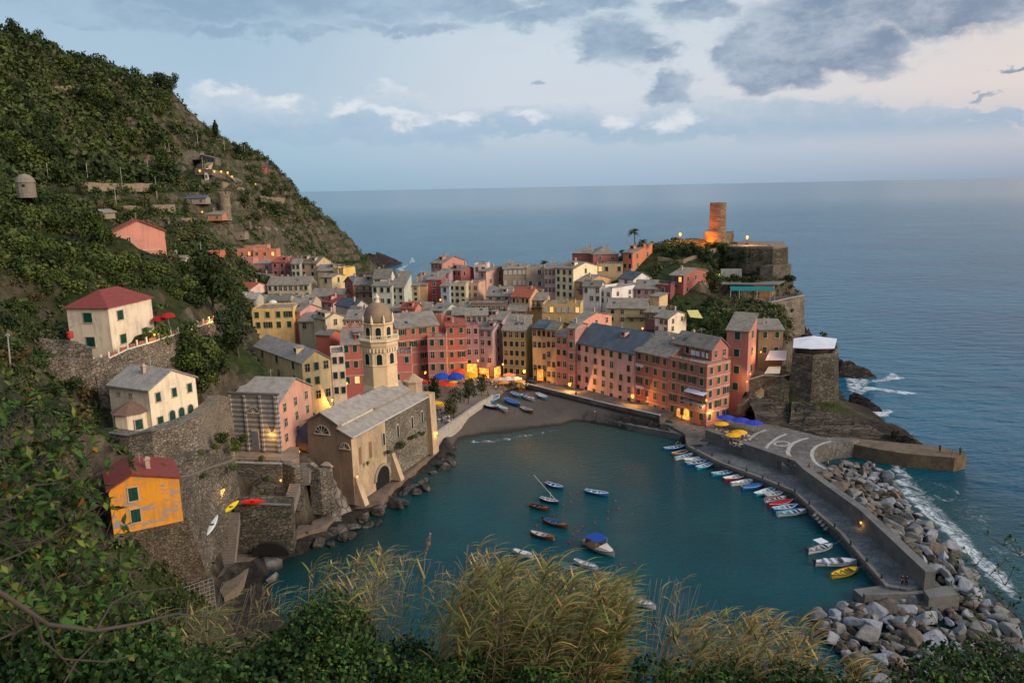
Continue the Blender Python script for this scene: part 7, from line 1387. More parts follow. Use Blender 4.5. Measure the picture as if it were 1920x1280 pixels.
def build_props():
    build_quay_details()
    build_boats(); R = random.Random(21)
    # cafe terrace on the harbour plaza
    pz = 3.6
    for lab, x, y, rgb in (('royal blue parasol at the left end of the plaza cafe',1360,800,(44,62,170)),('royal blue parasol in the middle of the plaza cafe',1388,805,(44,62,170)),('royal blue parasol at the right end of the plaza cafe',1412,810,(44,62,170)),('yellow parasol left of the blue ones',1352,812,(226,166,24)),('yellow parasol in the middle of the plaza cafe',1386,828,(226,166,24)),('yellow parasol nearest the mole wall',1374,834,(226,166,24))):
        q = P(x, y, pz); parasol(lab, q, 1.7 if rgb[0] > 100 else 2.2, 2.3, rgb, slant=0)
    tops = [(200,200,205),(40,44,60),(170,60,50),(90,110,150),(210,190,150),(30,30,34)]; lows = [(40,44,60),(70,64,56),(60,70,96)]
    for i, (x, y) in enumerate([(1349,812),(1362,815),(1375,818),(1390,820),(1403,822),(1356,824),(1369,826),(1382,829),(1397,830),(1377,836),(1390,838)]):
        q = P(x, y, pz+.004); furniture('table', 'white cafe table on the harbour plaza under the parasols', q, 0, 'tables of the plaza cafe')
        for k in range(2 if i % 2 else 3):
            a = k*2.1+i; c = q+Vector((math.cos(a)*.75, math.sin(a)*.75, 0)); yw = a-math.pi/2; furniture('chair', 'white cafe chair on the harbour plaza under the parasols', c, yw, 'chairs of the plaza cafe')
            if (i+k) % 2 == 0: person('guest seated at a table of the plaza cafe', c, yw, 'sit', tops[(i+k) % 6], lows[i % 3], 'guests of the plaza cafe')
    for lab, x, y, yw, ps, t_, l_ in (('person in dark clothes standing left of the pair at the mole end',1691,1097,.4,'stand',(30,30,34),(28,28,32)),('person in dark clothes standing right of the pair at the mole end',1699,1098,2.6,'stand',(36,30,34),(24,26,30)),('person in an orange top standing by the sea wall corner',1517,883,2,'stand',(190,96,44),(60,60,70)),('person in a tan top on the plaza edge by the cove',1552,877,4,'walk',(170,110,60),(50,40,36)),('person in red walking up the plaza steps',1478,868,1,'walk',(170,50,50),(60,60,80)),
        ('person standing on the pier beside the rock ridge',1710,828,0,'stand',(30,32,40),(20,20,24)),('person standing in the middle of the outer pier',1762,847,2,'stand',(60,60,64),(20,20,24)),('person in pale trousers near the pier tip',1785,858,1,'stand',(90,84,80),(150,140,130)),('person standing at the very tip of the pier',1800,852,3,'stand',(26,28,34),(20,20,24)),
        ('person in white walking along the lower quay',1115,780,1,'walk',(200,200,200),(60,60,70)),('person walking on the road below the pink house',1115,757,-1,'walk',(40,40,46),(30,30,36)),('person leaning by the parapet below the orange lamp',1080,745,0,'stand',(150,60,50),(40,44,60)),('person seated on the stairs left of the fort',1392,750,0,'sit',(90,110,150),(60,70,96))):
        zl = {1691:1.7,1699:1.7,1517:3.6,1552:3.6,1478:3.6,1710:3,1762:3,1785:3,1800:3,1115:1.5 if y == 780 else 3.25,1080:3.25,1392:5.0}[x]; person(lab, P(x, y, zl+.0), yw, ps, t_, l_)
    # square with its parasols
    sz = 3.7
    A = [('large royal blue domed parasol on the left of the square',828,708,213,2.5,(10,70,170),True),('large royal blue domed parasol right of its blue neighbour',855,708,213,2.6,(10,70,170),True),('large orange red domed parasol behind the blue pair',861,700,221,2.5,(224,70,24),True),('yellow domed parasol right of the blue parasols',880,706,218,2.2,(226,160,20),True),('flat vermilion parasol in front of the left blue dome',812,716,209,1.9,(226,60,24),False),('flat crimson parasol in front of the blue domes',829,719,207,1.9,(200,28,24),False),('flat orange red parasol right in front of the blue domes',845,721,206,1.9,(224,70,24),False),('small yellow parasol at the front of the red ones',850,716,208,1.3,(226,160,20),False),('dark red folded cafe awning parasol beside the salmon red house',793,702,212,1.8,(110,24,22),True),
         ('wide white parasol of the quay cafe, rightmost',965,712,217,2.2,(200,190,176),False),('wide pale grey parasol of the quay cafe, middle',950,711,217,2.3,(186,190,186),False),('striped cream parasol of the quay cafe, leftmost',936,711,217,2.0,(206,170,140),False),('orange parasol at the front of the quay cafe',944,719,213,1.6,(220,130,50),False),('amber parasol at the corner of the quay cafe',975,717,214,1.6,(224,160,60),False),('salmon awning parasol against the green house',955,703,222,2.0,(200,120,96),False),
         ('yellow parasol below the round tree',818,763,193,1.8,(228,170,20),False),('yellow parasol right of the one below the round tree',834,767,191,1.7,(228,170,20),False),('yellow parasol under the feathery trees',846,770,189,1.4,(228,170,20),False)]
    for lab, x, y, D, r, rgb, dm in A:
        q = PD(x, y, D); hh = 2.2; parasol(lab, (q.x, q.y, sz), r, max(1.9, q.z-sz) if q.z-sz < 4.5 else 2.6, rgb, dm)
    for i in range(34):
        if i < 20: x, y = R.uniform(880,985), R.uniform(716,727)
        elif i < 27: x, y = R.uniform(805,880), R.uniform(735,745)
        else: x, y = R.uniform(822,850), R.uniform(775,795)
        q = P(x, y, sz+.01); s = 'beside the quay cafe parasols' if i < 20 else ('behind the feathery trees' if i < 27 else 'below the yellow parasols'); furniture('table', 'pale cafe table '+s, q, 0, 'tables of the square')
        for k in range(2):
            a = R.uniform(0,6.3); c = q+Vector((math.cos(a)*.75, math.sin(a)*.75, 0)); furniture('dchair' if i % 3 else 'chair', ('dark' if i % 3 else 'white')+' cafe chair '+s, c, a-math.pi/2, 'chairs of the square')
            if R.random() < .5: person('guest seated '+s, c, a-math.pi/2, 'sit', tops[(i+k) % 6], lows[i % 3], 'guests of the square')
    for x, y, yw in ((905,735,1),(915,742,2),(930,733,4),(897,728,0),(890,741,3),(945,737,1)): person('visitor strolling across the village square', P(x,y,sz), yw, 'walk', tops[int(x) % 6], lows[int(y) % 3], 'visitors on the square')
    # lamps of the square and quay
    for lab, x, y, D, pw, n_ in (('orange lamp on the dusky pink house above the arches',896,672,227,700,(0,-1,0)),('orange lamp between lilac and green house',943,679,222,500,(0,-1,0)),('large glowing lamp on the olive flank of the green house',984,692,219,2000,(-.3,-1,0)),('glowing lamp on the slim pink stair tower house',1070,716,211,2600,(-.5,-1,0)),('orange lamp at the joint of the long pink and red houses',1188,738,196,1500,(-.6,-1,0)),('orange lamp left of the blue domed parasols',798,694,211,400,(0,-1,0)),('orange lamp on the red house left of the bell tower',651,714,196,500,(0,-1,0)),('bright lamp at the corner of the cream house alley',622,745,176,900,(.3,-1,0)),('lamp inside the first archway of the dusky pink house',878,690,226,300,(0,-1,0)),('lamp of the cafe front below the lilac house',905,692,225,300,(0,-1,0)),('lamp of the shop front below the lilac gable',930,690,224,400,(0,-1,0)),('lamp on the olive house balcony above the slate roof',1204,612,236,350,(0,-1,0)),('lamp in the alley beside the deep red house',826,559,261,120,(0,-1,0)),('lamp at the white wall foot below the church turret',816,806,165,160,(.5,-1,0))):
        wall_lamp(lab, PD(x, y, D), n_, pw, (1,.45,.1), 1.6)
    # lit shop fronts
    for lab, x, y, D, w, h_, yw in (('lit archway of the square under the dusky pink house',884,694,228.3,3.6,4.0,.05),('lit cafe window under the lilac house',908,693,226.5,3.0,3.0,-.3),('lit shop opening under the lilac gable',932,695,226.0,3.0,3.4,.9),('lit shop window on the quay under the yellow ochre house',1013,712,222,2.0,3.4,-.45)):
        q = PD(x, y, D); m = MB(); m.box((q.x,q.y,sz+h_/2),(w,.15,h_),yw); m.mi = 1; m.box((q.x,q.y-.02,sz+h_/2),(w+.5,.1,h_+.4),yw); tag(m.build('shop_front', [mat('lit_arch_glass', (1,.5,.12), .6, .1, emit=(1,.36,.05), estr=0.55), WOOD], loc=(q.x,q.y,sz)), lab, 'shop front')
    # poles on the mountain
    for i, (x, y, D, h) in enumerate(((92,345,300,9),(166,345,320,9),(229,347,330,9),(279,330,400,9),(295,375,300,10),(219,392,280,9),(311,288,440,12),(320,307,430,12),(372,280,470,12),(422,288,480,12),(460,298,495,7),(382,332,425,10),(378,482,330,8),(3,330,260,9),(433,628,170,4.5))):
        q = gp(x, y) if y > 270 else None; q = q or PD(x, y, D); h = h*q.y/D*.8; b = MB(); b.tube(q-Vector((0,0,1.5)), q+Vector((0,0,h)), .2, .12, 6); tag(b.build('utility_pole', mat('pole_grey', (0.36,0.34,0.3), .8, .3), loc=q), ['pale utility pole standing on the dark left mountain slope','pale utility pole among the terraces right of the slope centre'][0 if x < 300 else 1] if i < 13 else ['pale utility pole at the far left edge','short white post on the path below the yellow house'][i-13], 'pole', 'utility poles on the slope' if i < 13 else None)
    q = PD(20,700,106); b = MB(); b.tube(q-Vector((0,0,1)), PD(14,625,106), .12, .09, 8); b.box(PD(14,628,106), (.5,.2,.3)); tag(b.build('utility_pole', mat('pole_grey', (0.36,0.34,0.3)), loc=q), 'grey utility pole near the left edge below the cream villa', 'pole')
    w = MB(); a, c = PD(14,627,106), PD(140,610,124)
    for i in range(16):
        f = lambda t: a.lerp(c, t)-Vector((0,0,3*t*(1-t))); w.tube(f(i/16), f((i+1)/16), .03, n=4)
    tag(w.build('overhead_cable', IRON, loc=a), 'cable hanging from the grey pole to the cream villa', 'cable')
    # street lamp post on plaza road, laundry, sign
    street_lamp('slender unlit lamp post before the flank of the red corner house', P(1323,801,2.1), 6.5, 0)
    a = PD(1300,655,183); L = HOUSES['red penthouse with slate roof and laundry set back on the red corner house']
    for j, (t, w_, c) in enumerate(((.30,1.3,(220,222,228)),(.42,1.2,(206,210,220)),(.56,.8,(190,200,214)),(.66,.6,(226,224,220)))):
        u = -L['uL']; o = Vector((math.sin(L['a']), -math.cos(L['a']), 0)); q = L['A']+u*L['tL']*(t+.25)+o*.5+Vector((0,0,-1.6)); m = MB()
        for i in range(5): x0, x1 = -w_/2+w_*i/5, -w_/2+w_*(i+1)/5; s0, s1 = .06*math.sin(i*2.1), .06*math.sin((i+1)*2.1); m.hexa([q+u*x0+o*s0-Vector((0,0,.6)), q+u*x1+o*s1-Vector((0,0,.65)), q+u*x1+o*(s1+.03)-Vector((0,0,.65)), q+u*x0+o*(s0+.03)-Vector((0,0,.6))], [q+u*x0+Vector((0,0,.6)), q+u*x1+Vector((0,0,.6)), q+u*x1+o*.03+Vector((0,0,.6)), q+u*x0+o*.03+Vector((0,0,.6))])
        tag(m.build('laundry', paint(c, .9), loc=q), ['white sheet hanging at the penthouse of the corner house','second pale sheet hanging beside the white sheet','bluish towel hanging on the penthouse line','small white towel at the right end of the penthouse line'][j], 'laundry')
    H2 = HOUSES['red house with washing lines and skylights in its slate roof, left of the arches']; u = -H2['uL']; o = Vector((math.sin(H2['a']), -math.cos(H2['a']), 0))
    for j, (t, dz) in enumerate(((.18,3.6),(.2,9.4))):
        q = H2['A']+u*H2['tL']*t+o*.6+Vector((0,0,-dz)); m = MB()
        for i in range(5): m.box(q+u*(i*.6-1.2)+Vector((0,0,-.1*(i%2))), (.5,.04,.7+.2*(i%2)), H2['a'])
        tag(m.build('laundry', paint((214,210,214), .9), loc=q), ['row of white washing below the top windows of the red house','row of washing low on the left side of the red house'][j], 'laundry')
    for j, (t, k) in enumerate(((.45,.35),(.7,.35))):
        pass
    # parasol and pots on the yellow terrace, awnings
    Y = HOUSES['bright yellow house with white parasol on its roof terrace']; parasol('closed white parasol on the bright yellow house terrace', Y['A'].lerp(Y['C'],.45)+Vector((0,3,0.1)), 1.3, 1.7, (214,214,210), True)
    q = HOUSES['small cream house with dark roof and pale yellow awning beside it']; p = q['B']; m = MB(); m.hexa([p+Vector((.5,-3,-.6)), p+Vector((4.2,-3.4,-1.0)), p+Vector((3.6,.5,.9)), p+Vector((.2,.5,.9))], [p+Vector((.5,-3,-.5)), p+Vector((4.2,-3.4,-.9)), p+Vector((3.6,.5,1.0)), p+Vector((.2,.5,1.0))]); tag(m.build('sun_awning', mat('yellow_awning', (0.62,0.55,0.2), .8, .2), loc=p), 'pale yellow awning right of the small cream house', 'awning')
    m = MB(); q = P(1300,815,2.0); 
    for x, y, lab, c in ((300,612,'first red parasol closed behind the white balustrade',(150,20,24)),(318,606,'second red parasol closed behind the white balustrade',(170,24,28))):
        parasol(lab, PD(x,y+10,140), 1.3, 2.2, c, True)
    q = PD(132,634,123); m = MB(); m.lathe(q, [(.45,0),(.5,.2),(.5,.9),(.45,1.1)], 12); tag(m.build('water_barrel', mat('red_barrel', lin((180,60,50)), .6, .3), loc=q), 'red barrel on the slope left of the cream villa', 'barrel')
# ================================================================ plants
def leafm(name, c, c2, isl=.35): return mat(name, c, .75, .5, 1.2, col2=c2, island=isl, spec=.2)
LM = [leafm('foliage_dark', (0.030,0.050,0.014), (0.014,0.026,0.008)), leafm('foliage_mid', (0.055,0.085,0.020), (0.024,0.042,0.010)), leafm('foliage_light', (0.10,0.13,0.03), (0.045,0.065,0.014)), leafm('foliage_olive', (0.085,0.092,0.045), (0.04,0.048,0.022)), leafm('foliage_rust', (0.11,0.08,0.03), (0.05,0.04,0.016))]
BARK = mat('bark', (0.10,0.075,0.055), .9, .4, 3)
def leaf_cloud(rs, n, lobes, size, sq=1.0, shell=.55):
    """n leaf quads in a union of lobes [(x,y,z,r)]"""
    lb = np.array(lobes); w = lb[:,3]**2; k = rs.choice(len(lb), n, p=w/w.sum()); d = rs.normal(size=(n,3)); d /= np.linalg.norm(d,axis=1)[:,None]; rr = shell+(1-shell)*rs.rand(n)**.7
    rr *= 1+.18*rs.normal(size=n)*.6
    c = lb[k,:3]+d*(lb[k,3]*rr)[:,None]*np.array([1,1,sq]); nn = d+rs.normal(size=(n,3))*.7; nn /= np.linalg.norm(nn,axis=1)[:,None]
    a = np.cross(nn, rs.normal(size=(n,3))); a /= np.linalg.norm(a,axis=1)[:,None]+1e-9; b = np.cross(nn, a); s = size*(.6+.8*rs.rand(n))[:,None]
    V = np.stack([c-a*s*.5-b*s*.28, c+a*s*.15-b*s*.36, c+a*s*.6+b*s*.02, c-a*s*.1+b*s*.36], 1).reshape(-1,3); return V
def quads(n): return np.arange(n*4).reshape(-1,4)
def lobes(rs, k, r=.55, flat=.6, spread=.6): return [(rs.uniform(-spread,spread), rs.uniform(-spread,spread), rs.uniform(.1,flat+.3), r*rs.uniform(.6,1.1)) for _ in range(k)]
PROTO = {}
def bush_protos():
    for k in range(6):
        rs = np.random.RandomState(40+k); V = leaf_cloud(rs, 620, lobes(rs, 7), .17)
        for mi in range(5): o = np_mesh('bush', V, quads(len(V)//4), LM[mi]); PROTO[('bush',k,mi)] = o.data; bpy.data.objects.remove(o)
        rs = np.random.RandomState(60+k); V = leaf_cloud(rs, 900, [(x,y,z+.55,r) for x,y,z,r in lobes(rs, 9, .5, .9, .55)], .15)
        for mi in (0,1,2,3): o = np_mesh('crown', V, quads(len(V)//4), LM[mi]); PROTO[('crown',k,mi)] = o.data; bpy.data.objects.remove(o)
    b = MB(); b.tube((0,0,-.6),(0.03,0,.35),.07,.05,7); b.tube((0.03,0,.35),(.25,.1,.85),.045,.02,6); b.tube((0.03,0,.35),(-.22,.05,.9),.04,.02,6); b.tube((0.03,0,.35),(0,-.2,1.0),.035,.015,6); o = b.build('trunk', BARK); PROTO['trunk'] = o.data; bpy.data.objects.remove(o)
def bush(label, p, s, mi, R, group, sz=None, name='bush', cat='bush'):
    o = bpy.data.objects.new(name, PROTO[('bush', R.randrange(6), mi)]); C.objects.link(o); o.location = p; o.scale = (s*R.uniform(.85,1.2), s*R.uniform(.85,1.2), (sz or s)*R.uniform(.75,1.1)); o.rotation_euler = (0,0,R.uniform(0,6.3)); return tag(o, label, cat, group)
def tree(label, p, s, mi, R, group=None, hz=None, name='tree'):
    r = empty(name, p, label, 'tree', group, rz=R.uniform(0,6.3)); r.scale = (s, s, hz or s)
    for nm, me in (('trunk', PROTO['trunk']), ('crown', PROTO[('crown', R.randrange(6), mi)])): o = bpy.data.objects.new(nm, me); C.objects.link(o); o.parent = r
    return r
def gp(px, py, D=None):
    """ground point under a sight line"""
    d = ray(px, py); t = 20.0
    while t < 700:
        q = CP+d*(t/d.y)
        if GX0 < q.x < GX1 and q.z < ground(q.x, q.y): return Vector((q.x, q.y, ground(q.x, q.y)))
        t += 0.8 if t < 200 else 2
    return None
def palm(label, p, h, r, R, lean=0.3):
    root = empty('palm_tree', p, label, 'palm tree'); b = MB(); q0 = Vector(p)
    for i in range(6): q1 = Vector(p)+Vector((lean*(i+1)/6*1.2, 0, h*(i+1)/6)); b.tube(q0, q1, .24-.01*i, .22-.01*i, 8); q0 = q1
    b.build('trunk', BARK, root); m = MB()
    for k in range(30):
        a = k*2.4; el = R.uniform(-.25,1.15); d = Vector((math.cos(a)*math.cos(el), math.sin(a)*math.cos(el), math.sin(el))); s = Vector((-math.sin(a), math.cos(a), 0)); pr = q0; w0 = .12
        for i in range(6):
            t = (i+1)/6; nx = pr+(d-Vector((0,0,t*t*1.3)))*(r/6); w1 = .42*r/3*math.sin(math.pi*min(.95,t*.85+.1)); m.face(pr-s*w0-Vector((0,0,.12)), pr, nx, nx-s*w1-Vector((0,0,.12))); m.face(pr, pr+s*w0-Vector((0,0,.12)), nx+s*w1-Vector((0,0,.12)), nx); pr = nx; w0 = w1
    m.build('fronds', mat('palm_green', (0.04,0.07,0.025), .7, .4, 2, island=.3), root); return root
def build_plants():
    bush_protos(); R = random.Random(5); rs = np.random.RandomState(9)
    hs = [(h['C']+h['E'])/2 for h in HOUSES.values()]; hr = [max(h['tL'],h['tR'])*.62 for h in HOUSES.values()]
    def clear(q, m=0): return all((q.x-c.x)**2+(q.y-c.y)**2 > (r+m)**2 for c, r in zip(hs, hr))
    def hides(q, s):
        px, py = proj(q+Vector((0,0,s*.6)))
        return any(x0-s*3 < px < x1+s*3 and y0-s*3 < py < y1+6 for x0,x1,y0,y1 in ((205,305,425,470),(124,288,545,655),(203,370,690,800),(196,338,850,1004),(433,585,690,850),(395,560,860,1040),(550,830,730,960),(560,640,660,760)))
    # zones of shrubs on the near hillside and below the castle: each shrub a thing
    zones = [('leafy shrub on the upper left slope above the salmon villa','upper left slope shrubs',[(0,330),(60,370),(190,410),(200,470),(240,490),(160,520),(0,470)],34,(2.2,4.6),(0,1,1,2)),
      ('leafy shrub on the bank between salmon villa and cream villa','middle bank shrubs',[(60,480),(320,500),(420,520),(450,590),(380,575),(300,560),(180,530),(100,560),(0,560),(0,480)],40,(1.8,3.6),(0,1,2,2,1)),
      ('scrubby shrub on the slope left of the cream villas','left slope scrub',[(0,560),(120,560),(130,640),(180,690),(200,760),(190,830),(0,780)],34,(1.2,2.6),(0,1,3,4)),
      ('bright green shrub on the terraces right of the villas','terrace garden shrubs',[(290,660),(420,640),(470,640),(480,700),(500,720),(440,740),(380,745),(330,700),(250,690)],36,(1.5,3.2),(1,2,2,0)),
      ('dark shrub at the left edge of the village roofs','village edge shrubs',[(330,500),(440,500),(460,600),(470,640),(440,640),(420,560),(360,530)],20,(2.0,4.0),(0,0,1,3)),
      ('dark green shrub on the castle garden terraces','castle garden shrubs',[(1208,468),(1360,465),(1420,500),(1440,530),(1340,535),(1330,510),(1215,515)],66,(1.5,3.2),(0,0,1)),
      ('dark shrub on the slope below the castle restaurant','restaurant slope shrubs',[(1300,604),(1400,606),(1455,612),(1420,640),(1330,635),(1280,615)],18,(1.5,3.0),(0,1)),
      ('dark shrub on the grassy slope around the crimson house','crimson house slope shrubs',[(1225,560),(1335,545),(1340,590),(1290,625),(1200,600)],16,(1.4,2.6),(0,1,1)),
      ('shrub clinging to the cliff edge right of the castle','cliff edge shrubs',[(1470,500),(1500,520),(1505,560),(1480,620),(1450,600)],9,(1.2,2.4),(0,3)),
      ('scrub on the dark bank at the lower left','lower bank scrub',[(0,800),(180,850),(190,1000),(200,1200),(0,1280)],20,(1.0,2.0),(0,0,1))]
    for lab, grp, poly, n, (s0, s1), mis in zones:
        xs = [a for a, b in poly]; ys = [b for a, b in poly]; c = 0; t = 0
        while c < n and t < n*12:
            t += 1; x, y = R.uniform(min(xs), max(xs)), R.uniform(min(ys), max(ys))
            if seg_dist(np.array([x]), np.array([y]), poly)[0] < 0: continue
            q = gp(x, y)
            if q is None: continue
            s = R.uniform(s0, s1)
            if q.y > 330 or not clear(q, s*.5) or hides(q, s): continue
            k_ = R.choice(mis); l2 = lab.split(' ', 1); w_ = 'shrub' if 'shrub' in lab.split(' ')[:3] else 'scrub'; rest = lab[lab.index(w_):]; bush(('large ' if s > (s0+s1)/2 else 'small ')+('dark green ','mid green ','light green ','olive grey ','rust brown ')[k_]+rest, q-Vector((0,0,.2*s)), s, k_, R, grp); c += 1
    for lab, x, y, s, mi, hz in (('large dark tree at the left edge of the village',400,590,6.0,0,8.0),('purple brown tree crown above the large dark tree',388,545,4.5,4,5),('round dark green tree behind the villa terrace',448,672,3.6,0,4.6),('green tree left of the round one behind the terrace',345,690,3.0,1,3.8),('bright green tree above the villa with arched doors',300,680,2.8,2,3.4),('tall bushy tree beside the salmon villa',180,470,4.0,1,5),('yellow green tree on the upper left slope',75,450,3.5,2,4),('dark tree below the tall crimson house terrace',1335,560,3.2,0,4.4)):
        q = gp(x, y)
        if q: tree(lab, q, s, min(mi,3) if mi != 4 else 3, R, None, hz)
    sz = 3.7
    for lab, x, y, s, mi, hz in (('round dark clipped tree beside the church turret',812,760,3.0,0,4.0),('feathery grey green tree nearest the white harbour wall',850,783,2.9,3,3.7),('feathery tree in the middle of the square',879,757,2.7,3,3.6),('small feathery tree furthest back on the square',903,742,2.2,3,3.0)):
        q = P(x, y, sz); tree(lab, q, s, mi, R, None, hz)
    for lab, x, y, D, h, r, le in (('tall palm leaning beside the castle garden',1192,466,293,7.5,2.6,-.6),('bushy shorter palm right of the tall palm',1204,468,290,3.6,3.0,.2),('small palm between the upper roofs and the sea',1020,508,296,4.2,2.3,0),('low palm top beside the hipped maroon roofs',1167,484,296,3.5,1.8,0)):
        palm(lab, PD(x, y, D)-Vector((0,0,1)), h, r, R, le)
    for i, (x, y, D, s) in enumerate(((305,882,101.5,.8),(382,895,109,.6),(376,852,107,.7),(500,900,127,.9),(437,880,118,1.0),(418,830,118,1.6),(440,845,121,1.5),(450,832,128,1.4),(405,842,113,1.0),(575,1000,117,.4),(490,862,130.5,.9),(690,870,139,.5),(730,850,146,.9),(752,838,150,1.1),(775,822,155,1.0),(790,815,158,.9))):
        bush(('small plant rooted in the walls below the chapel' if x < 600 and y > 845 else ('leafy plant beside the striped chapel front' if x < 600 else 'small plant growing high on the church side wall')), PD(x, y, D), s, 1 if i % 2 else 2, R, 'plants on the walls', name='wall_plant', cat='plant')
    # ridge trees on the mountain skyline
    q = PD(405,256,519); m = MB(); root = empty('cypress_tree', q-Vector((0,0,1)), 'lone dark cypress standing up from the mountain ridge', 'tree'); rs2 = np.random.RandomState(3); V = leaf_cloud(rs2, 700, [(0,0,z,1.5*math.sin(math.pi*min(.98,(z/10)*.8+.15))+.2) for z in range(1,11)], 1.0)+np.array(q); o = np_mesh('crown', V, quads(len(V)//4), LM[0], root); b = MB(); b.tube(q-Vector((0,0,2)), q+Vector((0,0,3)), .3, .2); b.build('trunk', BARK, root)
    for i, (x, y, D, s) in enumerate(((68,74,445,6),(98,92,448,5),(125,108,455,5),(150,118,468,7),(165,125,470,6),(195,132,478,8),(215,138,482,6),(233,143,486,5.5),(248,146,488,7),(262,148,492,6),(277,150,496,5),(292,152,500,6.5),(303,152,502,7),(313,153,505,6.5),(322,156,508,6),(385,250,512,4),(450,290,528,6),(463,296,530,5),(485,308,538,5),(505,325,545,5),(535,345,552,6),(542,352,556,5),(575,375,565,4),(598,395,572,4),(30,50,438,6))):
        tree(('tall ' if s > 6 else 'low ')+'dark tree on the mountain skyline '+('above the wooded slope' if x < 240 else ('at the top of the cliff' if x < 330 else 'right of the cypress')), PD(x, y+(11 if x < 330 else 4), D)-Vector((0,0,3.2)), s*.85, i % 2, R, 'skyline trees', s*R.uniform(.75,1.0))
    cn = ('dark green', 'mid green', 'light green', 'grey olive')
    for i in range(64):
        x, y = (R.uniform(0,330), R.uniform(120,335)) if i < 40 else (R.uniform(40,560), R.uniform(330,430))
        if y < 60+x*.33+30: continue
        q = gp(x, y)
        if q is None or q.y < 230 or not clear(q, 3): continue
        k = R.choice((0,0,1,1,2,3)); s = R.uniform(3.2,6.5) if i < 40 else R.uniform(2.2,4.0)
        tree(('tall ' if s > 4.5 else 'low ')+cn[k]+' tree '+('in the woods of the upper left mountain' if i < 40 else 'on the terraces of the lower mountain slope')+(' near the left edge' if x < 150 else (' further right' if x > 260 else '')), q-Vector((0,0,.8)), s, k, R, 'trees on the mountain slope', s*R.uniform(.8,1.25))
    tw = stone('terrace_stone', [(0.08,0.068,0.05),(0.12,0.103,0.078),(0.165,0.143,0.108)], .8, .8, moss=.6)
    for lab, pts in (('upper dry stone terrace wall on the wooded mountain',((105,172),(150,170),(205,176))),('long terrace wall above the dark slope poles',((150,352),(220,356),(300,352))),('terrace wall left of the watchtower',((160,395),(240,397),(330,392))),('terrace wall below the watchtower cottage',((250,420),(320,424),(370,420))),('short terrace wall right of the lamp row',((460,372),(500,376),(535,384))),('terrace wall below the glowing lamps',((380,352),(420,356),(460,362))),('pale terrace wall on the slope above the magenta house',((470,430),(520,436),(560,446))),('upper garden wall on the castle slope',((1232,492),(1280,496),(1345,492))),('lower garden wall on the castle slope',((1228,530),(1262,532),(1300,512)))):
        w = [gp(*p) for p in pts]
        if any(p is None for p in w): continue
        w = [p+Vector((0,-.8,1.5 if p.y > 320 else 1.0)) for p in w]; rwall(lab, w, [p.z-3.5 for p in w], 1.2, tw, 'terrace_wall', 'terrace wall', rnd=.25)
    # woods and scrub of the mountain: one mass
    VV = []; mi = []; tot = 0
    X = rs.uniform(-430, -62, 30000); Y = rs.uniform(238, 640, 30000); h = np.array([ground(a, b) for a, b in zip(X, Y)]); dens = fbm(X, Y, 1/30.0, 4); gxs = np.array([ground(a+2, b)-ground(a-2, b) for a, b in zip(X, Y)])/4; gys = np.array([ground(a, b+2)-ground(a, b-2) for a, b in zip(X, Y)])/4; sl = np.hypot(gxs, gys)
    for i in range(len(X)):
        x, y, z = X[i], Y[i], h[i]
        if z < 9: continue
        px, py = proj((x, y, z))
        if not (-250 < px < 760 and -40 < py < 620): continue
        wood = 1.0 if (px < 340 and py < 345) else (.95 if px < 420 else .93)
        if 280 < px < 380 and 155 < py < 245: wood = .3
        if py > 345 and px < 340: wood = .5
        if px > 480 and py > 420: wood = .5
        if 330 < px < 460 and 305 < py < 345: wood = .25
        if 395 < px < 450 and 355 < py < 410: continue
        if dens[i]+rs.uniform(-.12,.12) > .36+.38*wood and wood < 1: continue
        if rs.rand() > wood*1.0: continue
        if not clear(Vector((x,y,z)), 1): continue
        s = rs.uniform(1.8, 4.4) if wood == 1.0 else rs.uniform(1.0, 2.6)
        V = leaf_cloud(rs, 22, [(0,0,.3,.9),(rs.uniform(-.5,.5),rs.uniform(-.5,.5),.8,.6)], .5)*s+np.array([x, y, z]); VV.append(V); zn = dens[i]*1.0+fbm(np.array([x*1.0+50]), np.array([y*1.0]), 1/55.0, 2)[0]; k = rs.choice([0,0,0,1] if zn < .92 else ([0,1,1,3] if zn < 1.12 else [1,1,2,3])) if wood == 1.0 else rs.choice([0,1,2,3,4], p=([.3,.35,.1,.15,.1] if zn < 1.0 else [.1,.3,.35,.2,.05])); mi += [k]*22
    VV = np.concatenate(VV); tag(np_mesh('mountain_scrub', VV, quads(len(VV)//4), LM, mi=mi), 'woods and scrub covering the left mountain', kind='stuff')
    # grass and ground cover of the near slopes
    VV = []; mi = []
    X = rs.uniform(-170, 110, 48000); Y = rs.uniform(60, 330, 48000)
    for x, y in zip(X, Y):
        z = ground(x, y)
        if z < 5 or (x > -42 and y < 285 and x < 40) or (y < 130 and x > -25): continue
        px, py = proj((x, y, z))
        if not (-150 < px < 1560 and py < 1330): continue
        if 520 < px < 1215 or (x > -75 and 160 < y < 330 and x < 30) or (x > 30 and y < 205): continue
        if fbm(np.array([x]), np.array([y]), 1/12.0, 3)[0] > .60: continue
        if not clear(Vector((x,y,z)), -.5) or (hides(Vector((x,y,z)), .2)): continue
        s = rs.uniform(.4, 1.3); VV.append(leaf_cloud(rs, 9, [(0,0,.2,.9)], .75)*s+np.array([x, y, z])); mi += [rs.choice([0,1,2,3,4], p=[.2,.25,.2,.2,.15])]*9
    X = rs.uniform(-115, -22, 16000); Y = rs.uniform(58, 112, 16000)
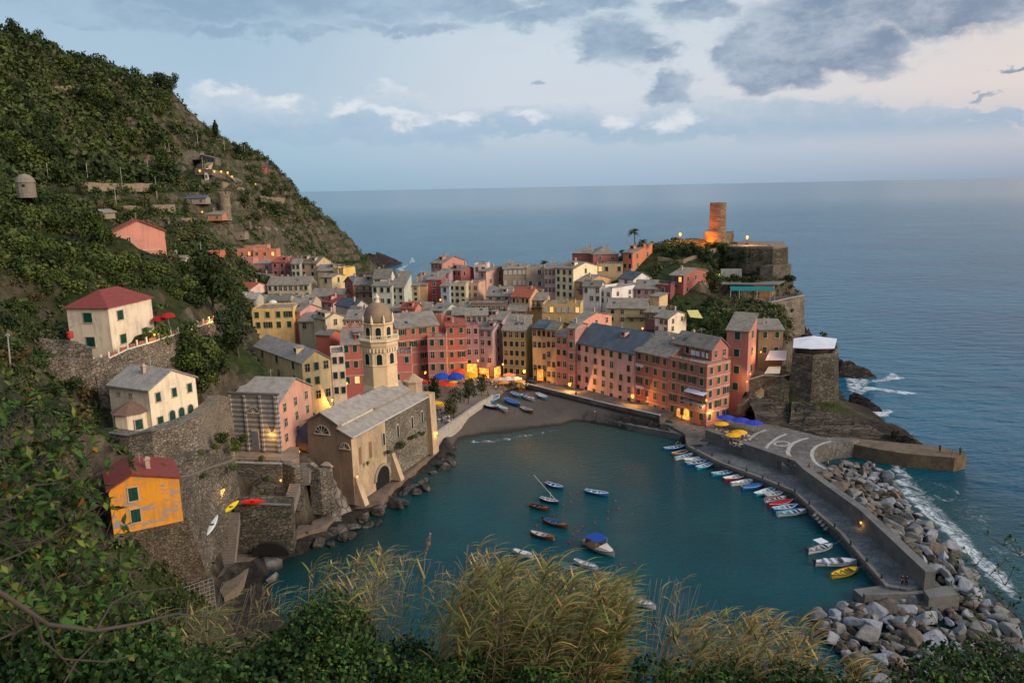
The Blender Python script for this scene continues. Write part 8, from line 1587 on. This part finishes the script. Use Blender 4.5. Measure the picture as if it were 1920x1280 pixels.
    for x, y in zip(X, Y):
        z = ground(x, y)
        if z < 6: continue
        px, py = proj((x, y, z))
        if not (-100 < px < 420 and py < 1330) or hides(Vector((x,y,z)), .1) or not clear(Vector((x,y,z)), 0): continue
        if fbm(np.array([x]), np.array([y]), 1/6.0, 3)[0] > .62: continue
        s = rs.uniform(.25, .75); VV.append(leaf_cloud(rs, 9, [(0,0,.3,.9)], .6)*s+np.array([x, y, z])); mi += [rs.choice([0,1,2,3,4], p=[.35,.3,.1,.15,.1])]*9
    VV = np.concatenate(VV); tag(np_mesh('slope_undergrowth', VV, quads(len(VV)//4), LM, mi=mi), 'grass and undergrowth on the near slopes', kind='stuff')
    build_foreground(R, rs)
def build_foreground(R, rs):
    LF = [leafm('near_leaf_dark', (0.022,0.050,0.010), (0.010,0.024,0.006), .45), leafm('near_leaf_green', (0.056,0.120,0.019), (0.024,0.052,0.010), .45), leafm('near_leaf_yellow', (0.14,0.16,0.03), (0.06,0.08,0.016), .4), leafm('near_leaf_orange', (0.32,0.13,0.03), (0.15,0.08,0.02), .3)]
    def canopy(label, cx, top, D, wid, dep, hgt, n, leaf, mats, name='bush', seed=1, shape=None, cat='bush'):
        """dense near shrub whose crown top is seen at (cx, top)"""
        r = np.random.RandomState(seed); T = PD(cx, top, D); base = Vector((T.x, T.y, T.z-hgt)); root = empty(name, base, label, cat)
        lb = []
        for k in range(26):
            a, u = r.uniform(0, 2*math.pi), r.uniform(0, 1)**.5; x, y = wid*u*math.cos(a), dep*u*math.sin(a); zt = hgt*(1-.75*u**2)*r.uniform(.72,1.0); rr = wid*r.uniform(.16,.3); lb.append((T.x+x, T.y+y, base.z+max(zt-rr, .1), rr))
        V = leaf_cloud(r, n, lb, leaf, 1.0, .7); k = r.choice(len(mats), n, p=[m[1] for m in mats]); o = np_mesh('foliage', V, quads(n), [m[0] for m in mats], root, mi=k)
        b = MB()
        for x, y, z, rr in lb[:14]: b.tube(base+Vector((0,0,-.3)), (x, y, z), .05, .012, 5)
        b.build('stems', BARK, root); return root
    G = [(LF[0],.5),(LF[1],.42),(LF[2],.08)]
    canopy('large rounded dark green bush at the bottom left of centre', 600,1130,9.5,2.05,1.5,2.1,30000,.055,G,seed=2)
    canopy('dark low bush beneath the reeds at the bottom centre', 905,1215,8.5,1.5,1.2,1.2,13000,.055,G,seed=3)
    canopy('low dark bush at the bottom right of centre', 1250,1240,9,1.8,1.2,1.2,12000,.055,G,seed=4)
    canopy('dark low bush at the bottom, right of the reed clump', 1480,1250,9.5,1.6,1.2,1.1,9000,.06,G,seed=8)
    canopy('shadowy bush in the bottom left corner', 230,1180,8,2.6,1.2,1.8,20000,.07,[(LF[0],.7),(LF[1],.25),(LF[2],.05)],seed=5)
    canopy('leafy bush at the left edge below the villas', 60,1010,9,1.5,1.0,2.6,13000,.07,[(LF[0],.6),(LF[1],.32),(LF[2],.08)],seed=6)
    canopy('dark bush in the bottom right corner', 1880,1190,8,1.3,1.0,1.3,9000,.05,[(LF[0],.6),(LF[1],.35),(LF[2],.05)],seed=7)
    # broad-leaved branches near the camera: whorls of leaves on bare twigs
    def leafy_branches(label, name, anchors, nleaf, L, mats, seed, root_at):
        r = random.Random(seed); root = empty(name, root_at, label, 'shrub'); b = MB(); V = []; mi = []
        def whorl(p, d, n):
            for k in range(n):
                a = k*2.4+r.uniform(-.3,.3); t = d.orthogonal().normalized(); t = Matrix.Rotation(a, 3, d) @ t; v = (t*r.uniform(.7,1.1)+d*r.uniform(.1,.8)).normalized(); s = v.cross(Vector((r.uniform(-.4,.4),r.uniform(-.4,.4),1))).normalized(); up = s.cross(v).normalized(); l = L*r.uniform(.65,1.2); w = l*.2
                a0 = p+v*l*.05; m1 = p+v*l*.55+up*l*.05; tp = p+v*l-up*l*.06
                V.extend([a0, m1-s*w, tp, m1+s*w]); mi.append(r.choices(range(len(mats)), [m[1] for m in mats])[0])
        for (x0,y0,x1,y1,D0,D1,th) in anchors:
            p, q = PD(x0,y0,D0), PD(x1,y1,D1); pr = p; ln = (q-p).length; segs = max(4, int(ln/.12)); side = (q-p).cross(Vector((0,1,0))).normalized()
            for i in range(segs):
                t = (i+1)/segs; nx = p.lerp(q, t)+side*(math.sin(t*5+x0)*.035*ln)+Vector((0,r.uniform(-.03,.03),r.uniform(-.012,.012))); b.tube(pr, nx, .35*th*(1-.6*(i/segs))+.001, .35*th*(1-.6*t)+.001, 6)
                if t > .25 and nleaf:
                    for _ in range(r.choice((3,4,5,6)) if nleaf > 8 else r.choice((1,2,2,3))):
                        d = (Vector((r.uniform(-1,1), r.uniform(-.8,.8), r.uniform(-.2,1.2)))).normalized(); e = nx+d*r.uniform(.04,.26)*(L/.07)**.5; b.tube(nx, e, .004, .002, 4); whorl(e, d, r.randint(max(4,nleaf-4), nleaf))
                pr = nx
        b.build('branches', mat('grey_bark', (0.085,0.068,0.056), .85, .4, 8), root); VV = np.array([tuple(v) for v in V]); np_mesh('foliage', VV, quads(len(VV)//4), [m[0] for m in mats], root, mi=mi); return root
    PL = [(LF[0],.30),(LF[1],.45),(LF[2],.22),(LF[3],.03)]
    an = [(-60,940,120,840,4.2,5.0,.02),(-60,1000,185,890,4.0,4.8,.02),(-10,1180,130,870,4.4,5.2,.02),(-80,900,60,790,4.2,5.0,.015),(-60,1080,195,950,4.0,4.7,.018),(20,1200,190,1030,4.2,5.0,.018),(-60,1140,190,1090,3.8,4.6,.018),(-40,860,40,770,4.6,5.4,.012),(120,1280,250,1120,4.0,4.6,.014),(-60,960,120,850,4.2,5,.014),(-50,1220,150,1130,3.6,4.4,.014),(-60,1030,140,1000,4.1,4.9,.014),(-10,960,160,920,4.4,5.2,.012),(-40,920,150,990,4.4,5.3,.012)]
    leafy_branches('broad leaved evergreen shrub reaching in from the left edge', 'shrub', an, 9, .085, PL, 4, PD(-60,1280,4.2))
    leafy_branches('bare grey branch curving across the bottom left corner', 'branch', [(-40,1090,90,1170,2.6,3.0,.016),(90,1170,180,1185,3.0,3.2,.013),(180,1185,330,1150,3.2,3.7,.011),(330,1150,440,1172,3.7,4.2,.007),(60,1160,110,1230,2.9,3.2,.007),(110,1230,230,1238,3.2,3.6,.006)], 0, .06, PL, 6, PD(-40,1090,2.6)) if False else None
    br = empty('branch', PD(-40,1080,3.0), 'bare grey branch curving across the bottom left corner', 'branch'); b = MB()
    for pts, th in (([(-40,1085,3.0),(30,1130,3.1),(90,1170,3.2),(180,1182,3.3),(260,1168,3.5),(330,1150,3.7),(400,1158,4.0),(460,1175,4.3)],.012),([(62,1150,3.15),(80,1200,3.2),(120,1235,3.3),(200,1240,3.5),(250,1228,3.7)],.007),([(90,1170,3.2),(110,1230,3.3),(150,1262,3.4)],.005),([(-40,940,3.4),(20,935,3.6),(60,910,3.8),(110,905,4.0)],.006),([(180,1182,3.3),(210,1130,3.5),(250,1110,3.7),(330,1100,3.9)],.005)):
        q = [PD(*a) for a in pts]
        for i in range(len(q)-1): k0 = th*(1-i/len(q)*.8); b.tube(q[i], q[i+1], k0, th*(1-(i+1)/len(q)*.8), 7)
    b.build('twig', mat('grey_bark', (0.085,0.068,0.056)), br)
    an = [(1960,1290,1800,1130,5.0,5.6,.012),(1990,1230,1840,1080,5.0,5.6,.012),(1990,1160,1830,1060,5.2,5.6,.010),(2000,1100,1880,1020,5.2,5.6,.010),(1990,1060,1915,985,5.2,5.5,.008),(1900,1300,1770,1180,5.0,5.5,.010),(1960,1290,1850,1180,5.0,5.5,.010),(1980,1260,1880,1120,5.0,5.4,.010),(1930,1300,1830,1200,5,5.4,.010),(1830,1300,1750,1230,5,5.4,.008)]
    leafy_branches('twiggy shrub with small dark leaves reaching in from the right edge', 'shrub', an, 7, .045, [(LF[0],.6),(LF[1],.3),(LF[2],.1)], 9, PD(1960,1290,5.0))
    # giant reeds
    RS = [mat('reed_gold', (0.40,0.27,0.085), .8, .4, 2, col2=(0.22,0.15,0.05), island=.3), mat('reed_green', (0.16,0.20,0.04), .8, .4, 2, col2=(0.08,0.105,0.022), island=.3), mat('reed_stalk', (0.30,0.25,0.20), .85, .3, 2, col2=(0.2,0.17,0.14), island=.25)]
    def reeds(label, x0, x1, ytop, ybase, D0, D1, n, seed, leafy=1.0, lean=.28, gold=.6, bare=.2, jit=70):
        r = random.Random(seed); V = []; Fq = []; mi = []
        xm = (x0+x1)/2; rt = PD(xm, ybase, (D0+D1)/2); root = empty('reed_clump', rt, label, 'reeds')
        def strip(pts, w, side, m):
            i0 = len(V)
            for k, p in enumerate(pts): ww = w*(1-(k/(len(pts)-1))**1.5)+.0012; V.append(p-side*ww); V.append(p+side*ww)
            for k in range(len(pts)-1): q = i0+2*k; Fq.append((q,q+1,q+3,q+2)); mi.append(m)
        for i in range(n):
            x = r.uniform(x0, x1); D = r.uniform(D0, D1); u = (x-x0)/max(1,(x1-x0)); yt = (ytop(u) if callable(ytop) else ytop)+abs(r.gauss(0, jit))*.9
            b0 = PD(x-r.uniform(10,60), ybase+r.uniform(0,60), D); tp = PD(x+r.uniform(-20,60)*lean/.28, yt, D+r.uniform(-.4,.4)); L = (tp-b0).length; pts = []; ld = Vector((r.uniform(.4,1)*lean*.35, r.uniform(-.1,.1), 0))
            for k in range(9): t = k/8; pts.append(b0.lerp(tp, t)+ld*(L*.25)*(t*t-t))
            isb = r.random() < bare; st = .008 if not isb else .006
            for k in range(8):
                i0 = len(V); 
                for p in (pts[k], pts[k+1]):
                    rr = st*(1-.6*(k/8)); V.extend([p+Vector((rr,0,0)), p+Vector((-rr*.5,rr*.9,0)), p+Vector((-rr*.5,-rr*.9,0))])
                for j in range(3): Fq.append((i0+j, i0+(j+1) % 3, i0+3+(j+1) % 3, i0+3+j)); mi.append(2)
            if isb:
                continue
            for j in range(int(20*leafy)):
                t = r.uniform(.28, 1.0); p = b0.lerp(tp, t)+ld*(L*.25)*(t*t-t); a = r.uniform(-.9,.9)+(0 if r.random() < .72 else math.pi); d = Vector((math.cos(a), math.sin(a)*.8, r.uniform(.7,2.2))).normalized(); ll = r.uniform(.28,.62)*(.6 if t > .93 else 1); lp = []
                for k in range(5): s_ = k/4; lp.append(p+d*(ll*s_)+Vector((.10*s_*s_,0,-ll*.42*s_**2.4)))
                strip(lp, r.uniform(.010,.020), d.cross(Vector((0,0,1))).normalized(), 0 if r.random() < gold+(t-.6)*.3 else 1)
        VV = np.array([tuple(v) for v in V]); o = np_mesh('stalks_and_leaves', VV, np.array(Fq), RS, root, mi=mi); return root
    reeds('tall golden green reed clump leaning right in front of the harbour boats', 860,1130,lambda u: 1010+55*u,1330,9.0,12.5,200,1,1.2,gold=.45,jit=85,bare=.15)
    reeds('right end of the golden reed clump overhanging the water', 1060,1160,lambda u: 1065+20*u,1330,9.5,11.5,50,11,1.3,gold=.6,jit=60,bare=.08)
    reeds('golden reeds left of the tall clump', 800,900,lambda u: 1060-30*u,1330,9.5,12,38,2,1.1,gold=.55,jit=60,bare=.3)
    reeds('leaning reeds with pale plume between bush and reed clump', 680,790,lambda u: 1020+15*u,1300,10,13,46,3,.5,gold=.5,jit=60,bare=.55)
    reeds('dry leaning reeds above the rounded bush', 575,700,lambda u: 1045-35*u,1280,10,13,50,4,.8,gold=.6,jit=45,bare=.4)
    reeds('sparse dry reeds left of the rounded bush', 390,570,lambda u: 1085+10*u,1300,10,13,70,5,.45,gold=.5,jit=55,bare=.5)
    reeds('dry grassy reeds below the bastion', 270,420,lambda u: 1130-20*u,1320,10,13,60,6,.5,gold=.45,jit=60,bare=.5)
    reeds('thin bare reed stalks right of the white rowing boat', 1215,1290,lambda u: 1075+10*u,1320,10,12.5,26,7,.3,lean=.35,gold=.6,jit=30,bare=.75)
    reeds('short golden reeds at the bottom right of centre', 1250,1400,lambda u: 1135+15*u,1330,10,12.5,66,8,.9,gold=.6,jit=40,bare=.35)
    reeds('golden reeds before the breakwater boulders', 1395,1500,lambda u: 1130+25*u,1340,10,12.5,56,9,.8,gold=.65,jit=45,bare=.45)
    reeds('few reeds at the right in front of the boulders', 1500,1620,lambda u: 1190+35*u,1350,10,12,26,10,.9,gold=.7,jit=40,bare=.3)
    q = PD(797,1040,11); p0 = PD(780,1300,11); b = MB(); b.tube(p0, q, .01, .006, 5); o = MB(); d = PD(806,1004,11)-q; 
    root = empty('reed_plume', p0, 'single reed with a pale feathery plume', 'reed'); b.build('stalk', RS[2], root); r2 = np.random.RandomState(8); V = leaf_cloud(r2, 240, [tuple(q+d*(t/10))+(.012+.022*math.sin(math.pi*t/11),) for t in range(12)], .03, 1, .2); np_mesh('plume', V, quads(240), mat('plume', (0.28,0.21,0.15), .9, .3, 3, island=.2), root)
build_quays(); build_rocks(); build_foam()
build_houses()
if 'build_landmarks' in globals(): build_landmarks()
if 'build_props' in globals(): build_props()
if 'build_plants' in globals(): build_plants()
build_terrain(); build_sea()
